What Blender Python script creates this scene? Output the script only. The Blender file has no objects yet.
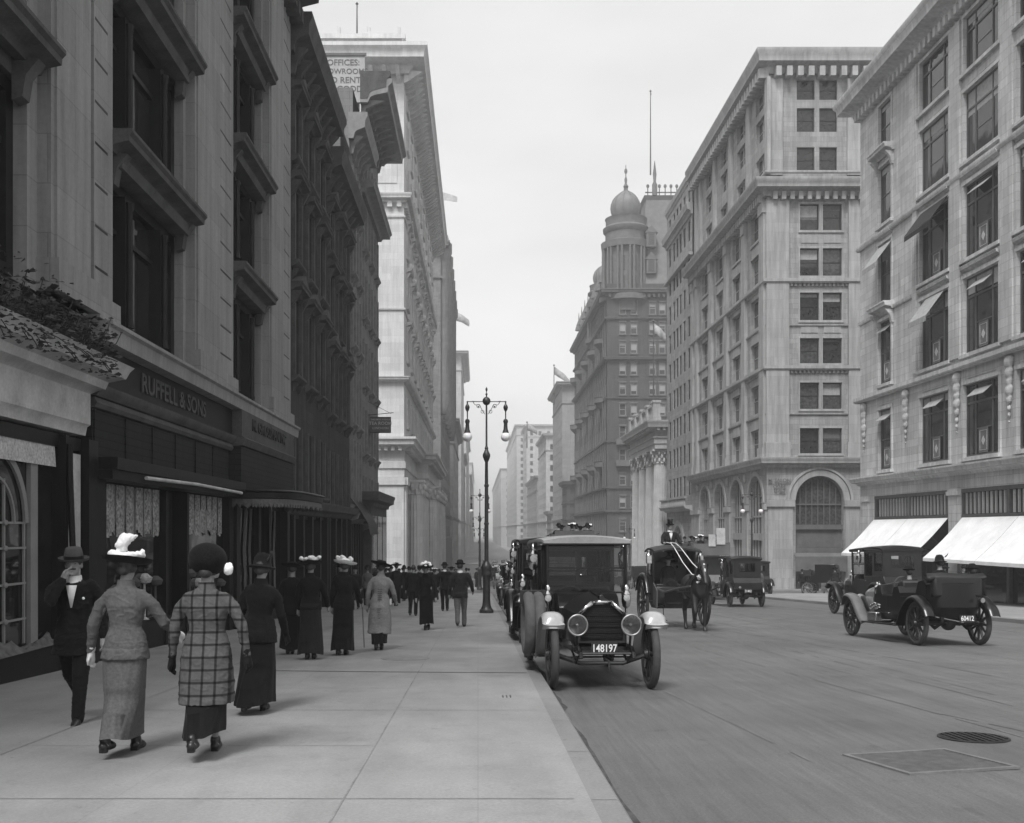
import bpy, bmesh, math, random
from mathutils import Vector, Matrix, noise
R = math.radians
PI = math.pi
scene = bpy.context.scene
COL = scene.collection
F_PX = 1050.0            # focal length in pixels
VX, VY = 478.0, 530.0    # pixel of the street's vanishing point
random.seed(7)

# ------------------------------------------------------------------ ground profile
def G(y):
    """height of the pavement, camera level = 0"""
    if y < -60: y = -60
    if y <= 180: return -1.5 - .039 * y
    if y <= 280:
        t = y - 180
        return -1.5 - 7.02 - (.039 * t - .00017 * t * t)
    z280 = -1.5 - 7.02 - (.039 * 100 - .00017 * 10000)
    return z280 - .004 * (y - 280)
CURB = .14
def GR(y): return G(y) - CURB

# ------------------------------------------------------------------ tagging
def tag(o, label=None, cat=None, group=None, kind=None):
    if label: o['label'] = label
    if cat: o['category'] = cat
    if group: o['group'] = group
    if kind: o['kind'] = kind
    return o
def empty(name, loc=(0, 0, 0), rz=0, rx=0):
    o = bpy.data.objects.new(name, None); COL.objects.link(o)
    o.location = loc; o.rotation_euler = (rx, 0, rz); o.empty_display_size = .3
    return o
def link_mesh(name, me, parent=None, loc=None, rz=0):
    o = bpy.data.objects.new(name, me); COL.objects.link(o)
    if parent is not None: o.parent = parent
    if loc is not None: o.location = loc
    o.rotation_euler = (0, 0, rz)
    return o
def copy_tree(o, parent=None, depth=0):
    c = o.copy(); COL.objects.link(c)
    if parent is not None: c.parent = parent
    for ch in list(o.children): copy_tree(ch, c, depth + 1)
    return c

# ------------------------------------------------------------------ materials
MATS = {}
def nt(name):
    m = bpy.data.materials.new(name); m.use_nodes = True
    n = m.node_tree.nodes; l = m.node_tree.links
    return m, n, l, n['Principled BSDF']
def g3(v): return (v, v, v, 1)
def mixmul(n, l, a, b, fac=1.0, mode='MULTIPLY'):
    x = n.new('ShaderNodeMix'); x.data_type = 'RGBA'; x.blend_type = mode
    x.inputs[0].default_value = fac
    for sock, val in ((x.inputs[6], a), (x.inputs[7], b)):
        if isinstance(val, (int, float)): sock.default_value = g3(val)
        else: l.new(val, sock)
    return x.outputs[2]
def ramp(n, l, src, p0, v0, p1, v1):
    r = n.new('ShaderNodeMapRange')
    r.inputs[1].default_value = p0; r.inputs[2].default_value = p1
    r.inputs[3].default_value = v0; r.inputs[4].default_value = v1
    l.new(src, r.inputs[0]); return r.outputs[0]
def noise_tex(n, l, vec, scale, detail=4, rough=.55):
    t = n.new('ShaderNodeTexNoise'); t.inputs['Scale'].default_value = scale
    t.inputs['Detail'].default_value = detail; t.inputs['Roughness'].default_value = rough
    l.new(vec, t.inputs['Vector']); return t.outputs['Fac']
def objco(n): return n.new('ShaderNodeTexCoord').outputs['Object']
def mapping(n, l, vec, sc=(1, 1, 1)):
    m = n.new('ShaderNodeMapping'); m.inputs['Scale'].default_value = sc
    l.new(vec, m.inputs['Vector']); return m.outputs[0]
def bump(n, l, p, h, strength=.3, dist=.02):
    b = n.new('ShaderNodeBump'); b.inputs['Strength'].default_value = strength
    b.inputs['Distance'].default_value = dist
    l.new(h, b.inputs['Height']); l.new(b.outputs[0], p.inputs['Normal'])
def mat_plain(name, base, rough=.7, metal=0, var=.12, scale=3, bmp=.15, coat=0, spec=.5):
    if name in MATS: return MATS[name]
    m, n, l, p = nt(name)
    co = objco(n)
    f = noise_tex(n, l, co, scale, 5)
    f2 = noise_tex(n, l, co, scale * 9, 3)
    a = ramp(n, l, f, .3, 1 - var, .7, 1 + var)
    b = ramp(n, l, f2, .3, 1 - var * .5, .7, 1 + var * .5)
    l.new(mixmul(n, l, mixmul(n, l, base, a), b), p.inputs['Base Color'])
    p.inputs['Roughness'].default_value = rough; p.inputs['Metallic'].default_value = metal
    p.inputs['Specular IOR Level'].default_value = spec
    if coat: p.inputs['Coat Weight'].default_value = coat; p.inputs['Coat Roughness'].default_value = .06
    if bmp: bump(n, l, p, f2, bmp, .01)
    MATS[name] = m; return m
def mat_masonry(name, base, bw=1.1, bh=.42, joint=.75, var=.16, rough=.85, jsize=.012, stain=.25, bmp=.5):
    """blocks or bricks on any axis-aligned wall: u = x + y, v = z"""
    if name in MATS: return MATS[name]
    m, n, l, p = nt(name)
    g = n.new('ShaderNodeNewGeometry').outputs['Position']
    s = n.new('ShaderNodeSeparateXYZ'); l.new(g, s.inputs[0])
    ad = n.new('ShaderNodeMath'); l.new(s.outputs[0], ad.inputs[0]); l.new(s.outputs[1], ad.inputs[1])
    c = n.new('ShaderNodeCombineXYZ'); l.new(ad.outputs[0], c.inputs[0]); l.new(s.outputs[2], c.inputs[1])
    br = n.new('ShaderNodeTexBrick'); l.new(c.outputs[0], br.inputs['Vector'])
    br.inputs['Scale'].default_value = 1; br.inputs['Brick Width'].default_value = bw
    br.inputs['Row Height'].default_value = bh; br.inputs['Mortar Size'].default_value = jsize
    br.inputs['Color1'].default_value = g3(base * (1 - var)); br.inputs['Color2'].default_value = g3(base * (1 + var))
    br.inputs['Mortar'].default_value = g3(base * joint); br.inputs['Mortar Smooth'].default_value = .2
    st = noise_tex(n, l, mapping(n, l, g, (2.6, 2.6, .2)), 1.3, 8, .68)
    fine = noise_tex(n, l, g, 14, 4)
    big = noise_tex(n, l, g, .22, 7, .65)
    col = mixmul(n, l, br.outputs['Color'], ramp(n, l, st, .3, 1 - stain, .7, 1 + stain * .4))
    col = mixmul(n, l, col, ramp(n, l, fine, .3, .93, .7, 1.07))
    col = mixmul(n, l, col, ramp(n, l, big, .3, .9, .7, 1.1))
    l.new(col, p.inputs['Base Color'])
    p.inputs['Roughness'].default_value = rough; p.inputs['Specular IOR Level'].default_value = .25 if base > .1 else .08
    bump(n, l, p, br.outputs['Fac'], -bmp, .01) if False else bump(n, l, p, col, bmp, .012)
    MATS[name] = m; return m
def mat_glass(name, alpha_dark=.02, rough=.04, wav=.02):
    """opaque dark window pane that mirrors sky and street"""
    if name in MATS: return MATS[name]
    m, n, l, p = nt(name)
    g = n.new('ShaderNodeNewGeometry').outputs['Position']
    f = noise_tex(n, l, g, .7, 2); f2 = noise_tex(n, l, g, 5, 2)
    l.new(mixmul(n, l, alpha_dark, ramp(n, l, f2, .3, .5, .7, 1.6)), p.inputs['Base Color'])
    p.inputs['Roughness'].default_value = rough; p.inputs['Specular IOR Level'].default_value = .5
    p.inputs['IOR'].default_value = 1.5
    bump(n, l, p, f, .25, wav)
    MATS[name] = m; return m
def mat_clear(name):
    if name in MATS: return MATS[name]
    m = bpy.data.materials.new(name); m.use_nodes = True
    n = m.node_tree.nodes; l = m.node_tree.links; n.clear()
    o = n.new('ShaderNodeOutputMaterial'); mx = n.new('ShaderNodeMixShader')
    t = n.new('ShaderNodeBsdfTransparent'); t.inputs[0].default_value = g3(.82)
    gl = n.new('ShaderNodeBsdfGlossy'); gl.inputs['Roughness'].default_value = .03
    fr = n.new('ShaderNodeFresnel'); fr.inputs[0].default_value = 1.35
    l.new(fr.outputs[0], mx.inputs[0]); l.new(t.outputs[0], mx.inputs[1]); l.new(gl.outputs[0], mx.inputs[2])
    l.new(mx.outputs[0], o.inputs[0]); MATS[name] = m; return m
def mat_cloth(name, base, var=.15, scale=30, rough=.95, plaid=False):
    if name in MATS: return MATS[name]
    m, n, l, p = nt(name)
    co = objco(n)
    f = noise_tex(n, l, co, scale, 3); f2 = noise_tex(n, l, co, 4, 4)
    col = mixmul(n, l, mixmul(n, l, base, ramp(n, l, f, .3, 1 - var, .7, 1 + var)), ramp(n, l, f2, .3, .85, .7, 1.15))
    if plaid:
        s = n.new('ShaderNodeSeparateXYZ'); l.new(co, s.inputs[0])
        for ax, per in ((0, .1), (2, .1)):
            mu = n.new('ShaderNodeMath'); mu.operation = 'MULTIPLY'; mu.inputs[1].default_value = 1 / per
            l.new(s.outputs[ax], mu.inputs[0])
            fr = n.new('ShaderNodeMath'); fr.operation = 'FRACT'; l.new(mu.outputs[0], fr.inputs[0])
            pp = n.new('ShaderNodeMath'); pp.operation = 'PINGPONG'; pp.inputs[1].default_value = .5
            l.new(mu.outputs[0], pp.inputs[0])
            col = mixmul(n, l, col, ramp(n, l, pp.outputs[0], .06, .3, .13, 1))
    l.new(col, p.inputs['Base Color'])
    p.inputs['Roughness'].default_value = rough; p.inputs['Specular IOR Level'].default_value = .1
    p.inputs['Sheen Weight'].default_value = .04
    bump(n, l, p, f, .3, .004)
    MATS[name] = m; return m

# ------------------------------------------------------------------ mesh builder
class MB:
    def __init__(s): s.v = []; s.f = []
    def add(s, vs, fs):
        b = len(s.v); s.v += [tuple(a) for a in vs]; s.f += [tuple(b + i for i in f) for f in fs]; return s
    def box(s, x0, x1, y0, y1, z0, z1):
        return s.add([(x0, y0, z0), (x1, y0, z0), (x1, y1, z0), (x0, y1, z0), (x0, y0, z1), (x1, y0, z1), (x1, y1, z1), (x0, y1, z1)],
                     [(0, 3, 2, 1), (4, 5, 6, 7), (0, 1, 5, 4), (1, 2, 6, 5), (2, 3, 7, 6), (3, 0, 4, 7)])
    def hexa(s, p): # 8 points, bottom 4 then top 4
        return s.add(p, [(0, 3, 2, 1), (4, 5, 6, 7), (0, 1, 5, 4), (1, 2, 6, 5), (2, 3, 7, 6), (3, 0, 4, 7)])
    def loft(s, rings, cap=True, close=True):
        n = len(rings[0]); b = len(s.v)
        for r in rings: s.v += [tuple(a) for a in r]
        for i in range(len(rings) - 1):
            for j in range(n if close else n - 1):
                k = (j + 1) % n
                s.f.append((b + i * n + j, b + i * n + k, b + (i + 1) * n + k, b + (i + 1) * n + j))
        if cap:
            s.f.append(tuple(b + j for j in range(n - 1, -1, -1)))
            e = b + (len(rings) - 1) * n
            s.f.append(tuple(e + j for j in range(n)))
        return s
    def lathe(s, prof, c=(0, 0, 0), seg=16, axis='z', cap=True):
        rings = []
        for r, h in prof:
            ring = []
            for j in range(seg):
                a = 2 * PI * j / seg
                p = (r * math.cos(a), r * math.sin(a), h)
                if axis == 'y': p = (p[0], p[2], p[1])
                elif axis == 'x': p = (p[2], p[0], p[1])
                ring.append((c[0] + p[0], c[1] + p[1], c[2] + p[2]))
            rings.append(ring)
        return s.loft(rings, cap)
    def tube(s, pts, r, seg=8, cap=True):
        pts = [Vector(p) for p in pts]; n = len(pts)
        rad = r if isinstance(r, (list, tuple)) else [r] * n
        rings = []; up = None
        for i in range(n):
            d = (pts[min(i + 1, n - 1)] - pts[max(i - 1, 0)])
            if d.length < 1e-9: d = Vector((0, 0, 1))
            d.normalize()
            if up is None:
                up = Vector((0, 0, 1)) if abs(d.z) < .9 else Vector((1, 0, 0))
            a = d.cross(up)
            if a.length < 1e-4: up = Vector((0, 1, 0)); a = d.cross(up)
            a.normalize(); b = a.cross(d).normalized(); up = b
            rings.append([pts[i] + a * (rad[i] * math.cos(2 * PI * j / seg)) + b * (rad[i] * math.sin(2 * PI * j / seg)) for j in range(seg)])
        return s.loft(rings, cap)
    def limb(s, pts, rad, seg=14, sub=5):
        """closed tapering limb with rounded ends through joints"""
        P = [Vector(p) for p in pts]; pp = []; rr = []
        d = (P[0] - P[1]).normalized()
        for t in (1, .8, .45): pp.append(P[0] + d * rad[0] * t); rr.append(rad[0] * math.sqrt(max(.02, 1 - t * t)))
        for i in range(len(P) - 1):
            for k in range(sub):
                t = k / sub; pp.append(P[i].lerp(P[i + 1], t)); rr.append(rad[i] * (1 - t) + rad[i + 1] * t)
        pp.append(P[-1]); rr.append(rad[-1]); d = (P[-1] - P[-2]).normalized()
        for t in (.45, .8, 1): pp.append(P[-1] + d * rad[-1] * t); rr.append(rad[-1] * math.sqrt(max(.02, 1 - t * t)))
        return s.tube(pp, rr, seg)
    def ell(s, c, r, seg=14, rings=9, rot=None):
        vs = []; fs = []
        for i in range(1, rings):
            th = PI * i / rings
            for j in range(seg):
                a = 2 * PI * j / seg
                vs.append(Vector((r[0] * math.sin(th) * math.cos(a), r[1] * math.sin(th) * math.sin(a), r[2] * math.cos(th))))
        vs.append(Vector((0, 0, r[2]))); vs.append(Vector((0, 0, -r[2]))); t = len(vs) - 2; bt = len(vs) - 1
        for i in range(rings - 2):
            for j in range(seg):
                k = (j + 1) % seg
                fs.append((i * seg + j, (i + 1) * seg + j, (i + 1) * seg + k, i * seg + k))
        for j in range(seg):
            k = (j + 1) % seg
            fs.append((t, j, k)); fs.append((bt, (rings - 2) * seg + k, (rings - 2) * seg + j))
        if rot is not None: vs = [rot @ v for v in vs]
        return s.add([v + Vector(c) for v in vs], fs)
    def torus(s, c, R0, r, seg=28, sr=8, axis='x', a0=0, a1=2 * PI, sq=1):
        full = abs(a1 - a0 - 2 * PI) < 1e-4; rings = []
        m = seg if full else seg + 1
        for i in range(m):
            a = a0 + (a1 - a0) * i / seg; ring = []
            for j in range(sr):
                b = 2 * PI * j / sr; q = R0 + r * math.cos(b); w = r * sq * math.sin(b)
                p = {'x': (w, q * math.cos(a), q * math.sin(a)), 'y': (q * math.cos(a), w, q * math.sin(a)), 'z': (q * math.cos(a), q * math.sin(a), w)}[axis]
                ring.append((c[0] + p[0], c[1] + p[1], c[2] + p[2]))
            rings.append(ring)
        if full: rings.append(rings[0]); return s.loft(rings, False)
        return s.loft(rings, True)
    def prism(s, poly, axis, a, b):
        """extrude a 2-D polygon between a and b along axis. poly is in the other two axes, in x,y,z order"""
        def P(u, v, t): return {'x': (t, u, v), 'y': (u, t, v), 'z': (u, v, t)}[axis]
        return s.loft([[P(u, v, a) for u, v in poly], [P(u, v, b) for u, v in poly]], True)
    def xf(s, M, start=0):
        for i in range(start, len(s.v)): s.v[i] = tuple(M @ Vector(s.v[i]))
        return s
    def mesh(s, name, mat=None, smooth=True, ang=38, offs=None):
        me = bpy.data.meshes.new(name)
        vs = s.v
        if offs is not None: vs = [(a - offs[0], b - offs[1], c - offs[2]) for a, b, c in vs]
        me.from_pydata(vs, [], s.f)
        bm = bmesh.new(); bm.from_mesh(me)
        bmesh.ops.recalc_face_normals(bm, faces=bm.faces); bm.to_mesh(me); bm.free()
        if mat: me.materials.append(mat)
        if smooth:
            me.shade_smooth(); me.set_sharp_from_angle(angle=R(ang))
        return me
    def build(s, name, mat, parent=None, world=False, smooth=True, ang=38, bev=0):
        off = tuple(parent.location) if (world and parent is not None) else None
        me = s.mesh(name, mat, smooth, ang, off)
        o = link_mesh(name, me, parent)
        if bev:
            b = o.modifiers.new('bevel', 'BEVEL'); b.width = bev; b.segments = 2; b.limit_method = 'ANGLE'; b.angle_limit = R(40)
        return o
TMP = bpy.data.scenes.new('workshop')          # small side scene so that modifiers evaluate quickly; removed at the end
def eval_mesh(o):
    vl = TMP.view_layers[0]; vl.update(); dg = vl.depsgraph; dg.update()
    return bpy.data.meshes.new_from_object(o.evaluated_get(dg))
SPARE = []; _rm = []
def _rm_object(me):
    if not _rm:
        o = bpy.data.objects.new('mould', me); TMP.collection.objects.link(o); _rm.append(o)
        r = o.modifiers.new('r', 'REMESH'); r.mode = 'VOXEL'; r.use_smooth_shade = True
        s = o.modifiers.new('s', 'SMOOTH'); s.factor = .5
    _rm[0].data = me; _rm[0].update_tag(); return _rm[0]
def remeshed(mb, name, mat, voxel=.012, smooth=4, parent=None, disp=None, world=False):
    me = bpy.data.meshes.new(name); me.from_pydata(mb.v, [], mb.f)
    bm = bmesh.new(); bm.from_mesh(me); bmesh.ops.recalc_face_normals(bm, faces=bm.faces); bm.to_mesh(me); bm.free()
    o = _rm_object(me); o.modifiers['r'].voxel_size = voxel
    o.modifiers['s'].show_viewport = smooth > 0; o.modifiers['s'].iterations = max(1, smooth)
    out = eval_mesh(o); out.name = name
    SPARE.append(me)
    if disp:
        n_ = len(out.vertices); cs = [0.0] * (n_ * 3); ns = [0.0] * (n_ * 3)
        out.vertices.foreach_get('co', cs); out.vertices.foreach_get('normal', ns)
        for i in range(0, n_ * 3, 3):
            d = disp(Vector(cs[i:i + 3])); cs[i] += ns[i] * d; cs[i + 1] += ns[i + 1] * d; cs[i + 2] += ns[i + 2] * d
        out.vertices.foreach_set('co', cs)
    out.materials.clear(); out.materials.append(mat); out.shade_smooth()
    return link_mesh(name, out, parent)
_txt = {}
def text_obj(name, s, size, mat, parent, loc, rot, extrude=.01, align='CENTER', xscale=1):
    cu = bpy.data.curves.new('t', 'FONT'); cu.body = s; cu.size = size; cu.extrude = extrude
    cu.align_x = align; cu.align_y = 'CENTER'; cu.resolution_u = 3; cu.offset = size * .012
    o = bpy.data.objects.new('t', cu); TMP.collection.objects.link(o)
    me = eval_mesh(o); TMP.collection.objects.unlink(o); SPARE.append(o)
    for v in me.vertices: v.co.x *= xscale
    me.materials.clear(); me.materials.append(mat)
    t = link_mesh(name, me, parent, loc); t.rotation_euler = rot
    return t

# ------------------------------------------------------------------ facades
class Fac:
    """E: faces -X (east wall of the right hand row), W: faces +X, N: faces -Y (towards the camera)"""
    def __init__(s, kind, pos): s.k = kind; s.p = pos
    def P(s, u, v, w):
        return {'E': (s.p - w, u, v), 'W': (s.p + w, u, v), 'N': (u, s.p - w, v)}[s.k]
    def rz(s): return {'E': -PI / 2, 'W': PI / 2, 'N': 0}[s.k]
    def box(s, mb, u0, u1, v0, v1, w0, w1):
        a = s.P(u0, v0, w0); b = s.P(u1, v1, w1)
        mb.box(min(a[0], b[0]), max(a[0], b[0]), min(a[1], b[1]), max(a[1], b[1]), min(a[2], b[2]), max(a[2], b[2]))
    def prof(s, mb, u0, u1, pr):  # pr: (w, v) polygon
        mb.loft([[s.P(u0, v, w) for w, v in pr], [s.P(u1, v, w) for w, v in pr]], True)
    def wall(s, mb, u0, u1, v0, v1, holes, depth=.3, w=0):
        us = sorted({u0, u1, *[h[0] for h in holes], *[h[1] for h in holes]})
        vs = sorted({v0, v1, *[h[2] for h in holes], *[h[3] for h in holes]})
        us = [u for u in us if u0 <= u <= u1]; vs = [v for v in vs if v0 <= v <= v1]
        for i in range(len(us) - 1):
            for j in range(len(vs) - 1):
                cu = (us[i] + us[i + 1]) / 2; cv = (vs[j] + vs[j + 1]) / 2
                if any(h[0] < cu < h[1] and h[2] < cv < h[3] for h in holes): continue
                mb.add([s.P(us[i], vs[j], w), s.P(us[i + 1], vs[j], w), s.P(us[i + 1], vs[j + 1], w), s.P(us[i], vs[j + 1], w)], [(0, 1, 2, 3)])
        for h in holes:
            a, b, c, d = h[:4]
            for (p, q) in (((a, c), (b, c)), ((b, c), (b, d)), ((b, d), (a, d)), ((a, d), (a, c))):
                mb.add([s.P(p[0], p[1], w), s.P(q[0], q[1], w), s.P(q[0], q[1], w - depth), s.P(p[0], p[1], w - depth)], [(0, 1, 2, 3)])
    def arch_fill(s, mb, uc, r, vs, top, depth=.3, w=0, seg=20, half=None):
        """spandrels over a round arch inside the rectangular hole [uc-half, uc+half] x [.., top]"""
        half = half or r
        outer = []; inner = []
        for i in range(seg + 1):
            a = PI - PI * i / seg
            inner.append((uc + r * math.cos(a), vs + r * math.sin(a)))
        for (x, y) in inner: outer.append((x, top))
        outer[0] = (uc - half, top); outer[-1] = (uc + half, top)
        for i in range(seg):
            mb.add([s.P(*inner[i], w), s.P(*inner[i + 1], w), s.P(*outer[i + 1], w), s.P(*outer[i], w)], [(0, 1, 2, 3)])
            mb.add([s.P(*inner[i], w), s.P(*inner[i + 1], w), s.P(*inner[i + 1], w - depth), s.P(*inner[i], w - depth)], [(0, 1, 2, 3)])
    def ring(s, mb, uc, vc, r0, r1, w0, w1, a0=0, a1=PI, seg=20):
        rings = []
        for i in range(seg + 1):
            a = a0 + (a1 - a0) * i / seg; c, sn = math.cos(a), math.sin(a)
            rings.append([s.P(uc + r0 * c, vc + r0 * sn, w0), s.P(uc + r1 * c, vc + r1 * sn, w0), s.P(uc + r1 * c, vc + r1 * sn, w1), s.P(uc + r0 * c, vc + r0 * sn, w1)])
        mb.loft(rings, True)
def corn(v0, h, p):
    return [(-.05, v0), (.22 * p, v0), (.3 * p, v0 + .22 * h), (.42 * p, v0 + .3 * h), (.86 * p, v0 + .42 * h), (.88 * p, v0 + .68 * h), (p, v0 + .84 * h), (p, v0 + h), (-.05, v0 + h)]
def band(v0, h, p): return [(-.05, v0), (p * .7, v0), (p, v0 + .35 * h), (p, v0 + h), (-.05, v0 + h)]
def sweep(mb, path, prof, flip=-1):
    """cornice swept along a plan polyline with mitred corners; outward = left of the path * flip"""
    P = [Vector((x, y)) for x, y in path]; n = len(P); rings = []
    for i in range(n):
        def nrm(a, b):
            d = (b - a).normalized(); return Vector((-d.y, d.x)) * flip
        if i == 0: m = nrm(P[0], P[1])
        elif i == n - 1: m = nrm(P[-2], P[-1])
        else:
            n1 = nrm(P[i - 1], P[i]); n2 = nrm(P[i], P[i + 1]); m = (n1 + n2); m = m / (m.length_squared / 2)
        rings.append([(P[i].x + m.x * w, P[i].y + m.y * w, v) for w, v in prof])
    mb.loft(rings, True)
def dentils(F, mb, u0, u1, v0, v1, w0, w1, pitch=.5, frac=.5):
    n = max(1, int(abs(u1 - u0) / pitch)); st = (u1 - u0) / n
    for i in range(n): F.box(mb, u0 + st * (i + .25), u0 + st * (i + .25 + frac), v0, v1, w0, w1)

class LocFac(Fac):
    """local frame of one window: u centred on it, v from its sill, w = 0 on the wall face"""
    def __init__(s, depth): s.k = 'N'; s.d = depth
    def P(s, u, v, w): return (u, -(w + s.d), v)
_trimc = {}
def trim_mesh(key, fn, mat, depth):
    k = (key, mat.name, round(depth, 3))
    if k not in _trimc:
        m = MB(); fn(LocFac(depth), m); _trimc[k] = m.mesh('surround', mat)
    return _trimc[k]
_winc = {}
def win_mesh(w, h, style, fmat, pmat):
    key = (round(w, 2), round(h, 2), style, fmat.name, pmat.name)
    if key in _winc: return _winc[key]
    f = MB(); t = .07 if style != 'thin' else .045; d0, d1 = -.06, .03
    def bar(x0, x1, z0, z1, a=d0, b=d1): f.box(x0, x1, a, b, z0, z1)
    bar(-w / 2, -w / 2 + t, 0, h); bar(w / 2 - t, w / 2, 0, h); bar(-w / 2 + t, w / 2 - t, h - t, h); bar(-w / 2 + t, w / 2 - t, 0, t * 1.2)
    if style in ('sash', 'thin'): bar(-w / 2 + t, w / 2 - t, h * .5 - .03, h * .5 + .035, -.03)
    if style == 'cross': bar(-w / 2 + t, w / 2 - t, h * .68 - .04, h * .68 + .04, -.05); bar(-.03, .03, t, h * .68, -.04)
    if style == 'triple':
        bar(-w / 2 + t, w / 2 - t, h * .74 - .05, h * .74 + .05, -.05)
        for x in (-w * .24, w * .24): bar(x - .05, x + .05, t, h - t, -.045)
        bar(-w * .24, w * .24, h * .37, h * .37 + .05, -.02)
    if style == 'double':
        bar(-.09, .09, t, h - t, -.06)
        for s in (-1, 1): bar(min(s * .09, s * (w / 2 - t)), max(s * .09, s * (w / 2 - t)), h * .5 - .03, h * .5 + .035, -.03)
    fm = f.mesh('window', fmat, False)
    p = MB(); p.add([(-w / 2 + .02, .0, .02), (w / 2 - .02, .0, .02), (w / 2 - .02, .0, h - .02), (-w / 2 + .02, .0, h - .02)], [(0, 1, 2, 3)])
    pm = p.mesh('pane', pmat, False)
    _winc[key] = (fm, pm); return _winc[key]
_blc = {}
def blind_mesh(w, h, fr, mat):
    key = (round(w, 2), round(h, 2), round(fr, 2), mat.name)
    if key not in _blc:
        b = MB(); b.box(-w / 2 + .08, w / 2 - .08, -.012, -.005, h * (1 - fr), h - .08)
        _blc[key] = b.mesh('blind', mat, False)
    return _blc[key]
def put_window(F, parent, uc, v0, w, h, style, fmat, pmat, depth=.22, blind=0, bmat=None, name='window', trim=None):
    fm, pm = win_mesh(w, h, style, fmat, pmat)
    P = F.P(uc, v0, -depth); L = parent.location
    o = link_mesh(name, fm, parent, (P[0] - L[0], P[1] - L[1], P[2] - L[2]), F.rz())
    link_mesh('pane', pm, o, (0, 0, 0))
    if trim is not None: link_mesh('surround', trim, o, (0, 0, 0))
    if blind > .02: link_mesh('blind', blind_mesh(w, h, blind, bmat), o, (0, 0, 0))
    return o

def many_windows(F, parent, cells, w, h, mat, depth, limit=100, mull=0.0):
    """cells nearest the street's near end become parts of their own, the rest one piece"""
    m = MB(); m.add([(-w / 2, 0, 0), (w / 2, 0, 0), (w / 2, 0, h), (-w / 2, 0, h)], [(0, 1, 2, 3)]); m.box(-w / 2, w / 2, -.03, 0.0, h * .5 - .04, h * .5 + .04)
    if mull: m.box(-mull / 2, mull / 2, -.03, 0, 0, h)
    me = m.mesh('window', mat, False); L = parent.location
    cells = sorted(cells, key=lambda c: (abs(c[0] - cells[0][0]) if F.k == 'N' else c[0]))
    for u, v in cells[:limit]:
        P = F.P(u, v, -depth); link_mesh('window', me, parent, (P[0] - L[0], P[1] - L[1], P[2] - L[2]), F.rz())
    if len(cells) > limit:
        g = MB()
        for u, v in cells[limit:]: g.add([F.P(u - w / 2, v, -depth), F.P(u + w / 2, v, -depth), F.P(u + w / 2, v + h, -depth), F.P(u - w / 2, v + h, -depth)], [(0, 1, 2, 3)])
        tag(g.build('windows', mat, parent, True, False), kind='stuff')
# ------------------------------------------------------------------ palette (all greys: the place is known only in black and white)
M_WHITE = mat_masonry('white_marble', .54, 1.5, .6, .85, .07, .7, .01, .2, .3)
M_LIME = mat_masonry('limestone', .48, 1.2, .42, .74, .12, .85, .014, .34, .4)
M_HOTEL = mat_masonry('grey_stone', .29, 1.1, .42, .72, .13, .85, .014, .34, .4)
M_HTRIM = mat_masonry('grey_stone_trim', .33, 1.6, .8, .85, .07, .8, .01, .34, .3)
M_BRICK = mat_masonry('brick_wall', .25, .24, .085, .85, .14, .9, .008, .2, .3)
M_DBRICK = mat_masonry('dark_brick_wall', .085, .24, .085, .85, .14, .9, .008, .25, .3)
M_DTRIM = mat_plain('dark_stone_trim', .11, .85, var=.2, scale=1.5)
M_BROWN = mat_masonry('brownstone', .055, 1.3, .5, .75, .12, .9, .01, .3, .4)
M_BTRIM = mat_plain('brownstone_trim', .085, .85, spec=.1, var=.25, scale=2)
M_PIL = mat_masonry('pale_stone_pilaster', .26, 1.8, .72, .8, .07, .85, .01, .3, .35)
M_COL = mat_plain('column_stone', .4, .8, var=.15, scale=.8)
M_TEMPLE = mat_masonry('temple_stone', .36, 1.6, .6, .85, .07, .85, .01, .25, .3)
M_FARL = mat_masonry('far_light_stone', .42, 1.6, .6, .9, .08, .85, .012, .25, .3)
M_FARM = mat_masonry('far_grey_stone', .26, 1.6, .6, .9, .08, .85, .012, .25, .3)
M_IRON = mat_plain('dark_iron', .025, .45, var=.25, scale=6, metal=.3)
M_DWOOD = mat_plain('dark_painted_wood', .009, .5, var=.25, scale=4, spec=.2)
M_FRAME = mat_plain('window_frame_paint', .07, .5, var=.2, scale=4)
M_LFRAME = mat_plain('light_frame_paint', .34, .5, var=.1, scale=4)
M_DFRAME = mat_plain('dark_frame_paint', .015, .5, var=.2, scale=4, spec=.2)
M_GLASS = mat_glass('window_glass', .022)
M_GLASS2 = mat_glass('window_glass_dull', .05, .12)
M_SHOPGL = mat_glass('shop_glass', .012, .03)
M_CLEAR = mat_clear('clear_glass')
M_BLIND = mat_cloth('roller_blind', .30, .06, 8)
M_BLINDD = mat_cloth('dark_blind', .12, .06, 8)
M_LACE = mat_cloth('lace', .42, .35, 22)
M_CANVAS = mat_plain('white_canvas', .72, .9, var=.1, scale=1.1, bmp=0)
M_WPAINT = mat_plain('white_paint', .42, .7, var=.22, scale=2.2)
M_TILE = mat_masonry('shutter_slats', .022, .9, .14, .45, .1, .6, .012, .2, .4)
M_LETTER = mat_plain('raised_lettering', .05, .5, var=.1)
M_LETTERD = mat_plain('dark_lettering', .012, .6, var=.1)
M_ROOF = mat_plain('slate_roof', .13, .7, var=.2, scale=1)
M_LEAF = mat_plain('leaf_green', .028, .6, var=.5, scale=8)
M_FLAG = mat_cloth('flag_cloth', .30, .25, 1.2)
M_FLAGP = mat_cloth('flag_cloth_pale', .42, .05, 3)

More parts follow.
